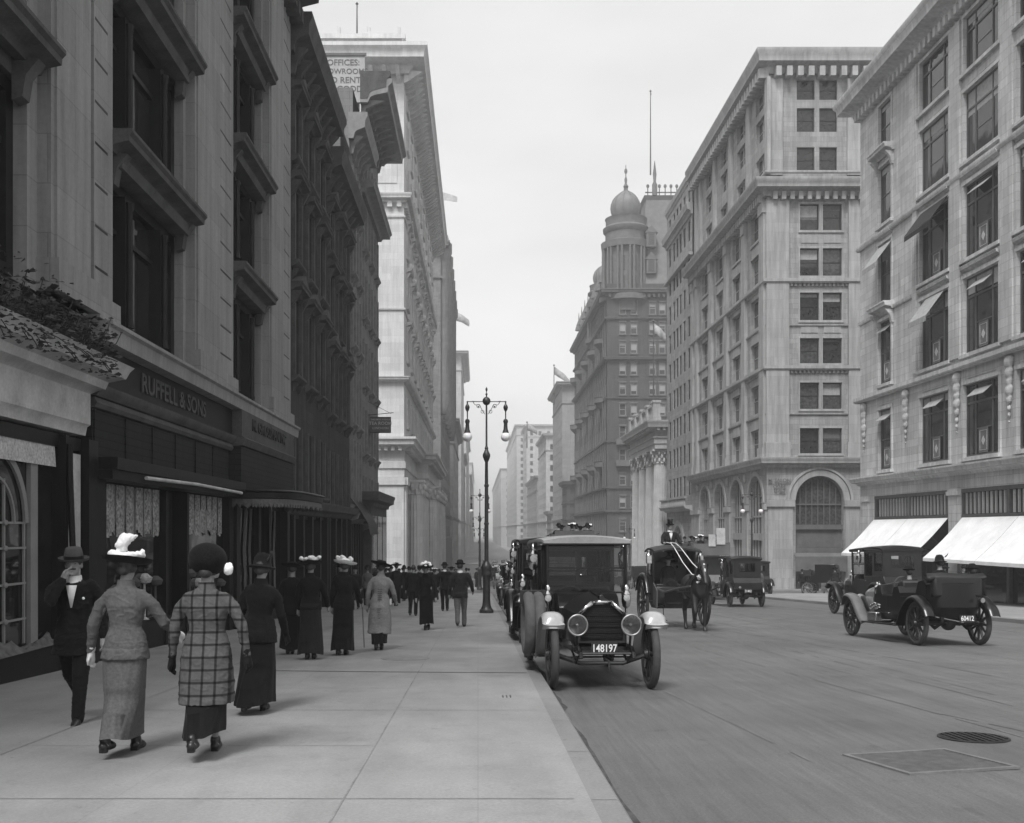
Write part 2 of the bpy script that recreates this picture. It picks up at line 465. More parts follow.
def mat_asphalt():
    m, n, l, p = nt('asphalt')
    g = n.new('ShaderNodeNewGeometry').outputs['Position']
    st = noise_tex(n, l, mapping(n, l, g, (2.2, .09, 1)), 1.1, 7, .65)
    st2 = noise_tex(n, l, mapping(n, l, g, (16, .5, 1)), 1.0, 8, .72)
    rot = n.new('ShaderNodeMapping'); rot.inputs['Rotation'].default_value = (0, 0, R(28)); rot.inputs['Scale'].default_value = (14, .5, 1)
    l.new(g, rot.inputs['Vector'])
    st3 = noise_tex(n, l, rot.outputs[0], 1.3, 5, .6)
    big = noise_tex(n, l, g, .16, 4)
    fine = noise_tex(n, l, g, 60, 3)
    c = mixmul(n, l, .115, ramp(n, l, st, .35, .94, .66, 1.05))
    c = mixmul(n, l, c, ramp(n, l, st2, .35, .89, .62, 1.09))
    c = mixmul(n, l, c, ramp(n, l, st3, .3, .94, .62, 1.03))
    c = mixmul(n, l, c, ramp(n, l, big, .35, .85, .65, 1.12))
    c = mixmul(n, l, c, ramp(n, l, fine, .3, .80, .7, 1.18))
    spot = noise_tex(n, l, g, 2.6, 6, .7); c = mixmul(n, l, c, ramp(n, l, spot, .60, 1.0, .72, .72))
    patch = noise_tex(n, l, g, .9, 3, .5); c = mixmul(n, l, c, ramp(n, l, patch, .3, .9, .68, 1.1))
    l.new(c, p.inputs['Base Color'])
    l.new(ramp(n, l, st, .35, .5, .66, .75), p.inputs['Roughness']); p.inputs['Specular IOR Level'].default_value = .35
    bump(n, l, p, fine, .25, .01); return m
def mat_flag(name, base):
    m, n, l, p = nt(name)
    g = n.new('ShaderNodeNewGeometry').outputs['Position']
    br = n.new('ShaderNodeTexBrick'); l.new(mapping(n, l, g, (1, 1, 1)), br.inputs['Vector'])
    br.offset = 0; br.inputs['Scale'].default_value = 1; br.inputs['Brick Width'].default_value = 2.4; br.inputs['Row Height'].default_value = 3.1
    br.inputs['Mortar Size'].default_value = .006; br.inputs['Color1'].default_value = g3(base * .97); br.inputs['Color2'].default_value = g3(base * 1.03)
    br.inputs['Mortar'].default_value = g3(base * .9)
    big = noise_tex(n, l, g, .5, 5, .6); med = noise_tex(n, l, mapping(n, l, g, (1, .35, 1)), 1.7, 6, .6); fine = noise_tex(n, l, g, 45, 3)
    c = mixmul(n, l, br.outputs['Color'], ramp(n, l, big, .3, .86, .7, 1.1))
    c = mixmul(n, l, c, ramp(n, l, med, .34, .88, .62, 1.06))
    c = mixmul(n, l, c, ramp(n, l, fine, .3, .88, .7, 1.09))
    sp = noise_tex(n, l, g, 5.5, 6, .75); c = mixmul(n, l, c, ramp(n, l, sp, .62, 1.0, .73, .66))
    sp2 = noise_tex(n, l, g, .9, 6, .7); c = mixmul(n, l, c, ramp(n, l, sp2, .55, 1.0, .75, .78))
    vo_ = n.new('ShaderNodeTexVoronoi'); vo_.inputs['Scale'].default_value = 1.7; l.new(g, vo_.inputs['Vector']); c = mixmul(n, l, c, ramp(n, l, vo_.outputs['Distance'], .02, .62, .045, 1.0))
    l.new(c, p.inputs['Base Color']); p.inputs['Roughness'].default_value = .8; p.inputs['Specular IOR Level'].default_value = .25
    bump(n, l, p, c, .25, .01); return m
M_ASPH = mat_asphalt(); M_WALK = mat_flag('bluestone_flags', .262); M_KERB = mat_flag('kerb_stone', .21)
M_GROUND = mat_plain('packed_ground', .12, .9, var=.2, scale=.4)

# ------------------------------------------------------------------ world, sun, camera
w = bpy.data.worlds.new('World'); scene.world = w; w.use_nodes = True
wn, wl = w.node_tree.nodes, w.node_tree.links
bg = wn['Background']; sky = wn.new('ShaderNodeTexSky'); sky.sky_type = 'NISHITA'; sky.sun_disc = False
SUN_EL, SUN_AZ = R(56), R(-158)      # azimuth measured clockwise from +Y (the street's direction)
sky.sun_elevation = SUN_EL; sky.sun_rotation = SUN_AZ; sky.air_density = 1.2; sky.dust_density = 6; sky.ozone_density = 1
bw = wn.new('ShaderNodeRGBToBW'); wl.new(sky.outputs[0], bw.inputs[0])
tc = wn.new('ShaderNodeTexCoord').outputs['Generated']
cl = wn.new('ShaderNodeTexNoise'); cl.inputs['Scale'].default_value = 1.6; cl.inputs['Detail'].default_value = 6; cl.inputs['Roughness'].default_value = .5
mp = wn.new('ShaderNodeMapping'); mp.inputs['Scale'].default_value = (1, 1, 3); wl.new(tc, mp.inputs[0]); wl.new(mp.outputs[0], cl.inputs['Vector'])
mr = wn.new('ShaderNodeMapRange'); mr.inputs[1].default_value = .35; mr.inputs[2].default_value = .68; mr.inputs[3].default_value = .84; mr.inputs[4].default_value = 1.1
wl.new(cl.outputs['Fac'], mr.inputs[0])
mu = wn.new('ShaderNodeMath'); mu.operation = 'MULTIPLY'; wl.new(bw.outputs[0], mu.inputs[0]); wl.new(mr.outputs[0], mu.inputs[1])
# thin high overcast: evens the clear-sky gradient out
ov = wn.new('ShaderNodeMix'); ov.data_type = 'FLOAT'; ov.inputs[0].default_value = .78
wl.new(mu.outputs[0], ov.inputs[2])
ovc = wn.new('ShaderNodeMath'); ovc.operation = 'MULTIPLY'; ovc.inputs[1].default_value = 5.9; wl.new(mr.outputs[0], ovc.inputs[0])
wl.new(ovc.outputs[0], ov.inputs[3]); wl.new(ov.outputs[0], bg.inputs[0])
bg.inputs[1].default_value = .10
sd = bpy.data.lights.new('sun', 'SUN'); sd.energy = 2.2; sd.angle = R(20); sd.color = (1, 1, 1)
so = bpy.data.objects.new('sun', sd); COL.objects.link(so)
dirv = Vector((math.sin(SUN_AZ) * math.cos(SUN_EL), math.cos(SUN_AZ) * math.cos(SUN_EL), math.sin(SUN_EL)))
so.rotation_euler = dirv.to_track_quat('Z', 'Y').to_euler(); so.location = (0, 0, 60)
cd = bpy.data.cameras.new('camera'); cam = bpy.data.objects.new('camera', cd); COL.objects.link(cam); scene.camera = cam
cam.location = (0, 0, 0); cam.rotation_euler = (R(90), 0, 0)
cd.sensor_fit = 'HORIZONTAL'; cd.sensor_width = 36; cd.lens = F_PX / 1024 * 36
cd.shift_x = (512 - VX) / 1024; cd.shift_y = (VY - 411.5) / 1024
cd.clip_start = .1; cd.clip_end = 6000
vs_ = scene.view_settings; vs_.view_transform = 'Standard'; vs_.look = 'None'; vs_.exposure = .80; vs_.gamma = 1
scene.render.engine = 'CYCLES'; scene.cycles.volume_bounces = 2

# ------------------------------------------------------------------ ground, road, pavements
def strip(x0, x1, y0, y1, fz, step=4.0):
    mb = MB(); n = max(1, int(math.ceil((y1 - y0) / step)))
    for i in range(n):
        a = y0 + (y1 - y0) * i / n; b = y0 + (y1 - y0) * (i + 1) / n
        mb.add([(x0, a, fz(a)), (x1, a, fz(a)), (x1, b, fz(b)), (x0, b, fz(b))], [(0, 1, 2, 3)])
    return mb
YEND = 2600
gm = strip(-260, 260, -60, YEND, lambda y: GR(y) - .03, 20)
tag(gm.build('ground', M_GROUND), kind='structure')
CL, CR = .94, 16.9      # kerb lines
XL, XR = -6.4, 24.1     # building lines
tag(strip(CL, CR, -20, 1500, lambda y: GR(y), 6).build('road', M_ASPH), kind='structure')
CROSS = [(70.5, 85.0), (158, 178), (243, 257), (322, 336), (401, 415), (480, 494), (560, 574)]
for a, b in CROSS:
    tag(strip(CR, 220, a, b, lambda y: GR(y)).build('cross_street', M_ASPH), kind='structure')
    tag(strip(-220, CL, a, b, lambda y: GR(y)).build('cross_street', M_ASPH), kind='structure')
edges = [-15] + [v for c in CROSS for v in c] + [1500]
for k in range(0, len(edges), 2):
    a, b = edges[k], edges[k + 1]
    for (x0, x1, kx, sgn) in ((-80, CL, CL, -1), (CR, 110, CR, 1)):
        s = MB(); n = int((b - a) / 5) + 1
        xi = kx + sgn * .2
        lo, hi = (x0, xi) if sgn < 0 else (xi, x1)
        for i in range(n):
            p = a + (b - a) * i / n; q = a + (b - a) * (i + 1) / n
            s.add([(lo, p, G(p)), (hi, p, G(p)), (hi, q, G(q)), (lo, q, G(q))], [(0, 1, 2, 3)])
        for yy in (a, b):
            s.add([(lo, yy, G(yy)), (hi, yy, G(yy)), (hi, yy, GR(yy) - .02), (lo, yy, GR(yy) - .02)], [(0, 1, 2, 3)])
        tag(s.build('pavement', M_WALK), kind='structure')
        kb = MB()
        for i in range(n):
            p = a + (b - a) * i / n; q = a + (b - a) * (i + 1) / n
            m_, e_ = kx + sgn * .198, kx
            z0, z1 = G(p) - .003, G(q) - .003; d = .02
            kb.add([(m_, p, z0), (e_ + sgn * d, p, z0), (e_ + sgn * d, q, z1), (m_, q, z1)], [(0, 1, 2, 3)])
            kb.add([(e_ + sgn * d, p, z0), (e_, p, z0 - d), (e_, q, z1 - d), (e_ + sgn * d, q, z1)], [(0, 1, 2, 3)])
            kb.add([(e_, p, z0 - d), (e_, p, GR(p) - .02), (e_, q, GR(q) - .02), (e_, q, z1 - d)], [(0, 1, 2, 3)])
        tag(kb.build('kerb', M_KERB), kind='structure')
# strong pavement joints: one across, one along, seen as dark open seams
M_SEAM = mat_plain('open_joint', .035, .95, var=.3)
s = MB()
pts = [(-3.1, 15.75), (-2.0, 15.62), (-.6, 15.5), (.72, 15.40)]
for i in range(3):
    (xa, ya), (xb, yb) = pts[i], pts[i + 1]
    s.add([(xa, ya, G(ya) + .004), (xb, yb, G(yb) + .004), (xb, yb + .05, G(yb + .05) + .004), (xa, ya + .05, G(ya + .05) + .004)], [(0, 1, 2, 3)])
tag(s.build('pavement_joint', M_SEAM), kind='structure')
M_SEAM2 = mat_plain('fine_joint', .2, .95, var=.3)
s = MB()
for x, wd in ((-.89, .012), (-3.9, .01)):
    for y in range(0, 70, 5):
        s.add([(x, y, G(y) + .004), (x + wd, y, G(y) + .004), (x + wd, y + 5, G(y + 5) + .004), (x, y + 5, G(y + 5) + .004)], [(0, 1, 2, 3)])
for y in (3.1, 6.9, 11.3, 20.4, 26, 32, 39, 47, 56):
    for x0 in (-6.4,):
        s.add([(x0, y, G(y) + .0045), (.63, y, G(y) + .0045), (.63, y + .014, G(y) + .0045), (x0, y + .014, G(y) + .0045)], [(0, 1, 2, 3)])
for k in range(46):
    y = 1.4 + k * 1.83; s.add([(.745, y, G(y) + .002), (.915, y, G(y) + .002), (.915, y + .012, G(y) + .002), (.745, y + .012, G(y) + .002)], [(0, 1, 2, 3)])
for y in (5.2, 9.0, 13.4, 18.0, 23.1):
    for x0, x1 in ((-3.9, -.89),): s.add([(x0, y, G(y) + .0045), (x1, y, G(y) + .0045), (x1, y + .01, G(y) + .0045), (x0, y + .01, G(y) + .0045)], [(0, 1, 2, 3)])
tag(s.build('pavement_seam', M_SEAM2), kind='structure')

# haze
hz = MB(); hz.box(-262, 262, -70, YEND + 20, -30, 78)
ho = hz.build('haze', None, smooth=False); tag(ho, kind='stuff')
hm = bpy.data.materials.new('haze_air'); hm.use_nodes = True; hn = hm.node_tree.nodes; hn.clear()
oo = hn.new('ShaderNodeOutputMaterial'); vo = hn.new('ShaderNodeVolumePrincipled')
vo.inputs['Color'].default_value = g3(.97); vo.inputs['Density'].default_value = .0008; vo.inputs['Anisotropy'].default_value = .2
hm.node_tree.links.new(vo.outputs[0], oo.inputs['Volume']); ho.data.materials.append(hm)

# manholes, cover plate, kerb marks
def disc_cover(x, y, r, mat, label, cat='manhole cover', name='manhole_cover', z=None, ax=1.0):
    t = empty(name, (x, y, GR(y) if z is None else z), rx=-math.atan(.039)); tag(t, label, cat)
    m = MB(); m.lathe([(r, 0), (r, .012), (r * .93, .016), (r * .93, .008), (0.001, .008)], seg=32, cap=False); m.build('rim', mat, t)
    m = MB(); n = int(r / .07)
    for i in range(-n, n + 1):
        u = i * .07; c = math.sqrt(max(0, (r * .9) ** 2 - u * u))
        if c > .03: m.box(u - .018, u + .018, -c, c, .006, .018)
    m.build('grating', mat, t)
disc_cover(4.86, 10.3, .33, M_IRON, 'round iron grating manhole cover in the asphalt, lower right')
def plate():
    x, y = 3.86, 9.0
    t = empty('iron_trapdoor', (x, y, GR(y)), rx=-math.atan(.039), rz=R(14)); t.scale = (.85, .85, 1); tag(t, 'flat rectangular iron cover plate with raised rim set in the road', 'hatch')
    m = MB()
    for a in ((-.62, .62, -.55, -.5), (-.62, .62, .5, .55), (-.62, -.57, -.5, .5), (.57, .62, -.5, .5)): m.box(a[0], a[1], a[2], a[3], 0, .02)
    m.build('rim', mat_plain('worn_steel', .15, .5, var=.2), t)
    m = MB(); m.box(-.565, .565, -.495, .495, 0, .012); m.build('plate', M_IRON if False else mat_plain('plate_iron', .075, .6, var=.3, scale=7), t)
plate()
t = empty('pavement_cover', (-1.25, 18.0, G(18.0)), rx=-math.atan(.039)); tag(t, 'round faint coal-hole cover let into the pavement flags', 'cover')
m = MB(); m.lathe([(.42, 0), (.42, .006), (.38, .008), (.001, .008)], seg=32, cap=False); m.build('lid', mat_plain('coal_lid', .2, .8, var=.2, scale=5), t)
t = empty('kerb_grille', (.34, 12.55, G(12.55)), rx=-math.atan(.039)); tag(t, 'tiny three slotted iron grille in the pavement near the kerb', 'grille')
m = MB(); [m.box(-.05 + i * .045, -.035 + i * .045, -.1, .1, 0, .005) for i in range(3)]; m.build('slots', M_IRON, t)

# wheel tracks and grime drawn across the asphalt
M_TRACK = mat_plain('wheel_track_grime', .098, .7, var=.45, scale=1.6); M_TRACKL = mat_plain('worn_wheel_track', .125, .7, var=.35, scale=1.6)
rk = random.Random(3); trk = {0: MB(), 1: MB()}
def track(pts, w, k):
    mb = trk[k]; n = len(pts)
    for i in range(n - 1):
        if rk.random() < .22: continue
        (xa, ya), (xb, yb) = pts[i], pts[i + 1]; dx, dy = xb - xa, yb - ya; L = math.hypot(dx, dy) or 1; nx, ny = -dy / L * w, dx / L * w
        z = .004 + .0006 * k
        mb.add([(xa - nx, ya - ny, GR(ya) + z), (xa + nx, ya + ny, GR(ya) + z), (xb + nx, yb + ny, GR(yb) + z), (xb - nx, yb - ny, GR(yb) + z)], [(0, 1, 2, 3)])
for q in range(46):
    x0 = rk.uniform(1.3, 15.5); y0_ = rk.uniform(5, 55); ln = rk.uniform(6, 26); cv = rk.uniform(-.9, .9); sl = rk.uniform(-.06, .06); k = rk.random() < .4
    P = [(min(16.4, max(1.05, x0 + sl * ln * t + cv * t * t)), y0_ + ln * t) for t in [i / 40 for i in range(41)]]
    track(P, rk.uniform(.006, .016), int(k))
for k, nm, mt in ((0, 'wheel_tracks', M_TRACK), (1, 'worn_tracks', M_TRACKL)): tag(trk[k].build(nm, mt), kind='structure')
# dirt along the gutter
gt = MB(); pr = None
for i in range(200):
    y = -5 + i * .4; wv = .10 + .10 * noise.noise(Vector((i * .23, 1, 0))) + .05 * noise.noise(Vector((i * .9, 5, 0)))
    c_ = ((CL + .003, y), (CL + max(.03, wv), y))
    if pr: gt.add([(pr[0][0], pr[0][1], GR(pr[0][1]) + .006), (pr[1][0], pr[1][1], GR(pr[1][1]) + .006), (c_[1][0], y, GR(y) + .006), (c_[0][0], y, GR(y) + .006)], [(0, 1, 2, 3)])
    pr = c_
tag(gt.build('gutter_dirt', mat_plain('gutter_dirt', .05, .95, var=.5, scale=6)), kind='structure')
# ------------------------------------------------------------------ right hand row
def bld(name, x, y, label, group=None, z=None):
    t = empty(name, (x, y, G(y) if z is None else z)); return tag(t, label, 'building', group)
def rblind(p=.5, lo=.2, hi=.7): return random.uniform(lo, hi) if random.random() < p else 0

# ---- pale limestone shop block with the white awnings
def limestone_shop():
    Y0, Y1, TOP = 26.0, 66.2, 27.2
    t = bld('shop_building', XR, 45, 'pale limestone shop building with white awnings over its street windows')
    F = Fac('E', XR); NF = Fac('N', Y0)
    core = MB(); core.box(XR + .42, XR + 30, Y0 + .02, Y1 - .02, -6, TOP); core.build('wall_core', M_LIME, t, True, False)
    bays = [(62.1, 1.9, 'sash')] + [(55.4 - 5.15 * i, 3.5, 'triple') for i in range(6)]
    rows = [(3.6, 7.15), (8.7, 12.4), (13.4, 17.0), (18.2, 21.6), (22.6, 25.3)]
    holes = []
    for uc, wd, st in bays:
        for a, b in rows: holes.append((uc - wd / 2, uc + wd / 2, a, b))
    shops = [(63.9, 53.6), (52.4, 43.2), (42.0, 33.0)]
    for a, b in shops: holes.append((b, a, -5.5, 2.05))
    wl_ = MB(); F.wall(wl_, Y0, Y1, -6, TOP, holes, .3)
    wl_.add([(XR, Y1, -6), (XR + .5, Y1, -6), (XR + .5, Y1, TOP), (XR, Y1, TOP)], [(0, 1, 2, 3)])
    wl_.build('wall', M_LIME, t, True)
    tr = MB(); path = [(XR + 12, Y1), (XR, Y1), (XR, Y0)]
    sweep(tr, path, corn(2.75, .5, .55), -1); tr.build('shop_cornice', M_LIME, t, True)
    tr = MB(); sweep(tr, path, band(7.95, .32, .35), -1); tr.build('ledge', M_LIME, t, True)
    tr = MB(); sweep(tr, path, corn(25.9, 1.3, 1.3), -1); dentils(F, tr, Y0, Y1, 25.6, 26.1, 0, .45, .6); tr.build('roof_cornice', M_LIME, t, True)
    tr = MB(); sweep(tr, path, band(17.5, .25, .22), -1); sweep(tr, path, band(12.85, .22, .12), -1); tr.build('string_course', M_LIME, t, True)
    # window trim, ornament
    for i, (uc, wd, st) in enumerate(bays):
        tr = MB()
        for j, (a, b) in enumerate(rows):
            F.box(tr, uc - wd / 2 - .18, uc - wd / 2 - .002, a - .05, b + .02, 0, .08); F.box(tr, uc + wd / 2 + .002, uc + wd / 2 + .18, a - .05, b + .02, 0, .08)
            F.box(tr, uc - wd / 2 - .18, uc + wd / 2 + .18, b + .02, b + .2, 0, .1); F.box(tr, uc - wd / 2 - .25, uc + wd / 2 + .25, a - .22, a - .052, 0, .2)
            if j in (1, 2): F.prof(tr, uc - wd / 2 - .1, uc + wd / 2 + .1, corn(b + .35, .25, .25))
            F.box(tr, uc - wd * .4, uc + wd * .4, b + .3, b + .34, 0, .03)
        if i == 0:
            for a, b in (rows[1], rows[3]):
                F.prof(tr, uc - 1.35, uc + 1.35, corn(b + .45, .45, .65))
                for s in (-1, 1): F.prof(tr, uc + s * 1.1 - .13, uc + s * 1.1 + .13, [(0, b - .35), (.12, b - .3), (.2, b + .1), (.5, b + .44), (0, b + .44)])
        else:
            for s in (-1, 1): F.box(tr, uc + s * wd * .5 + s * .55 - .28, uc + s * wd * .5 + s * .55 + .28, 8.6, 25.4, 0, .14)
        tr.build('window_surround', M_LIME, t, True)
        for j, (a, b) in enumerate(rows):
            o = put_window(F, t, uc, a, wd, b - a, st, M_FRAME, M_GLASS, .16, rblind(.6, .1, .4), M_BLIND)
            if j < 3 and st == 'triple' or (st == 'sash' and j < 2):
                c = MB(); ww = .85; hh = 1.25
                c.box(-ww / 2, ww / 2, -.075, -.06, .12, .2); c.box(-ww / 2, ww / 2, -.075, -.06, hh, hh + .06)
                for s in (-1, 1): c.box(s * ww / 2 - .04, s * ww / 2 + .04, -.075, -.06, .2, hh)
                c.box(-ww / 2 + .04, ww / 2 - .04, -.066, -.06, .2, hh)
                link_mesh('curtain_panel', c.mesh('curtain_panel', M_BLINDD, False), o, (0, 0, 0))
                d = MB(); q = .2; z = .7
                d.add([(0, -.082, z - q * 1.2), (q, -.082, z), (0, -.082, z + q * 1.2), (-q, -.082, z)], [(0, 1, 2, 3)])
                for s in (-1, 1): d.box(s * ww * .4 - .012, s * ww * .4 + .012, -.084, -.07, .26, hh - .06)
                d.box(-ww * .4, ww * .4, -.084, -.07, .24, .26); d.box(-ww * .4, ww * .4, -.084, -.07, hh - .08, hh - .06)
                link_mesh('lace_motif', d.mesh('lace_motif', M_LACE, False), o, (0, 0, 0))
                # tilted transom light
                h = MB(); zt = (b - a) * .78; hw = wd * .24 if st == 'triple' else wd * .4
                h.add([(-hw, -.07, zt + .5), (hw, -.07, zt + .5), (hw, -.5, zt + .12), (-hw, -.5, zt + .12), (-hw, -.07, zt + .47), (hw, -.07, zt + .47), (hw, -.5, zt + .09), (-hw, -.5, zt + .09)],
                      [(0, 1, 2, 3), (4, 5, 6, 7), (0, 1, 5, 4), (2, 3, 7, 6), (1, 2, 6, 5), (0, 3, 7, 4)])
                link_mesh('hopper_shade', h.mesh('hopper_shade', M_BLIND, False), o, (0, 0, 0))
    # carved drops between first floor windows
    for u in (65.4, 59.0, 52.7, 47.5, 42.2):
        m = MB()
        for k, (r, z) in enumerate(((.34, 7.6), (.30, 7.1), (.24, 6.7), (.28, 6.3), (.2, 5.9), (.14, 5.5), (.12, 5.2), (.08, 4.9), (.06, 4.6))):
            P = F.P(u, z, .08); m.ell(P, (r * .6, r, r * .95), 10, 7)
            for s in (-1, 1): P = F.P(u + s * r * .7, z + .1, .08); m.ell(P, (r * .35, r * .4, r * .5), 8, 5)
        remeshed(MBoff(m, t.location), 'carved_drop', M_LIME, .05, 2, t)
    # dark ground floor: pilasters, transoms, show windows
    for a, b in shops:
        fr = MB()
        F.box(fr, b, a, .55, .78, -.1, -.02); F.box(fr, b, a, 1.86, 2.05, -.16, -.02); F.box(fr, b, a, -5, -4.0, -.2, -.05)
        n = 2
        for k in range(n + 1):
            u = b + (a - b) * k / n; F.box(fr, max(b, u - .12), min(a, u + .12), -4, 1.86, -.2, -.03)
        fr.build('shop_frame', M_FRAME, t, True, False)
        m = MB(); k = b + .35
        while k < a - .3:
            F.box(m, k, k + .12, .8, 1.84, -.16, -.08); k += .42
        m.build('transom_bars', M_HTRIM, t, True, False)
        g = MB(); g.add([F.P(b, -4, -.22), F.P(a, -4, -.22), F.P(a, 2, -.22), F.P(b, 2, -.22)], [(0, 1, 2, 3)]); g.build('shop_window', M_SHOPGL, t, True, False)
    for u in (65.05, 53.0, 42.6):
        m = MB(); F.box(m, u - .5, u + .5, -5.4, 1.75, 0, .14); F.box(m, u - .58, u + .58, 1.75, 1.95, 0, .24); F.box(m, u - .55, u + .55, 1.95, 2.1, 0, .18); F.box(m, u - .58, u + .58, -5.4, -3.4, 0, .2)
        m.build('pilaster', M_LIME, t, True)
    # white sloping awnings
    for (ua, ub) in ((63.9, 58.9), (58.85, 53.8), (52.2, 46.8), (46.75, 41.5)):
        m = MB(); zt, zb, d = .62, -1.38, 1.95; seg = 8; top = []; rings = []
        for i in range(seg + 1):
            q = i / seg; w_ = .03 + d * q; z = zt + (zb - zt) * q - .1 * math.sin(PI * q)
            rings.append([F.P(ua, z, w_), F.P(ub, z, w_), F.P(ub, z - .02, w_), F.P(ua, z - .02, w_)])
        m.loft(rings, True)
        # little valance
        F.box(m, ub, ua, zb - .16, zb - .005, d + .02, d + .035)
        aw = m.build('awning', M_CANVAS, t, True)
        ar = MB()
        for u in (ua - .06, ub + .06): ar.tube([F.P(u, -.9, 0), F.P(u, zb - .03, d - .02)], .018, 6)
        ar.tube([F.P(ua - .04, zb - .03, d - .02), F.P(ub + .04, zb - .03, d - .02)], .02, 6)
        ao = ar.build('awning_frame', M_IRON, None, False); ao.parent = aw; ao.location = (-t.location[0], -t.location[1], -t.location[2])
    # striped window awning on the upper end bay, dark ones further along
    for (u, z, wd, mt_, nm) in ((62.1, 16.9, 2.1, M_BLIND, 'window_awning'), (55.3, 17.2, 3.3, M_DWOOD, 'window_awning'), (55.3, 12.4, 2.2, M_BLIND, 'window_awning')):
        m = MB(); n = 10
        for i in range(n):
            a0 = u - wd / 2 + wd * i / n; a1 = a0 + wd / n * .96
            m.add([F.P(a0, z, .05), F.P(a1, z, .05), F.P(a1, z - 1.3, 1.0), F.P(a0, z - 1.3, 1.0), F.P(a0, z - .03, .05), F.P(a1, z - .03, .05), F.P(a1, z - 1.33, 1.0), F.P(a0, z - 1.33, 1.0)],
                  [(0, 1, 2, 3), (4, 5, 6, 7), (0, 1, 5, 4), (2, 3, 7, 6), (1, 2, 6, 5), (0, 3, 7, 4)])
            F.box(m, a0, a1, z - 1.6, z - 1.34, .99, 1.0)
        m.build(nm, mt_, t, True, False)
def MBoff(m, L):
    m.v = [(a - L[0], b - L[1], c - L[2]) for a, b, c in m.v]; return m
limestone_shop()

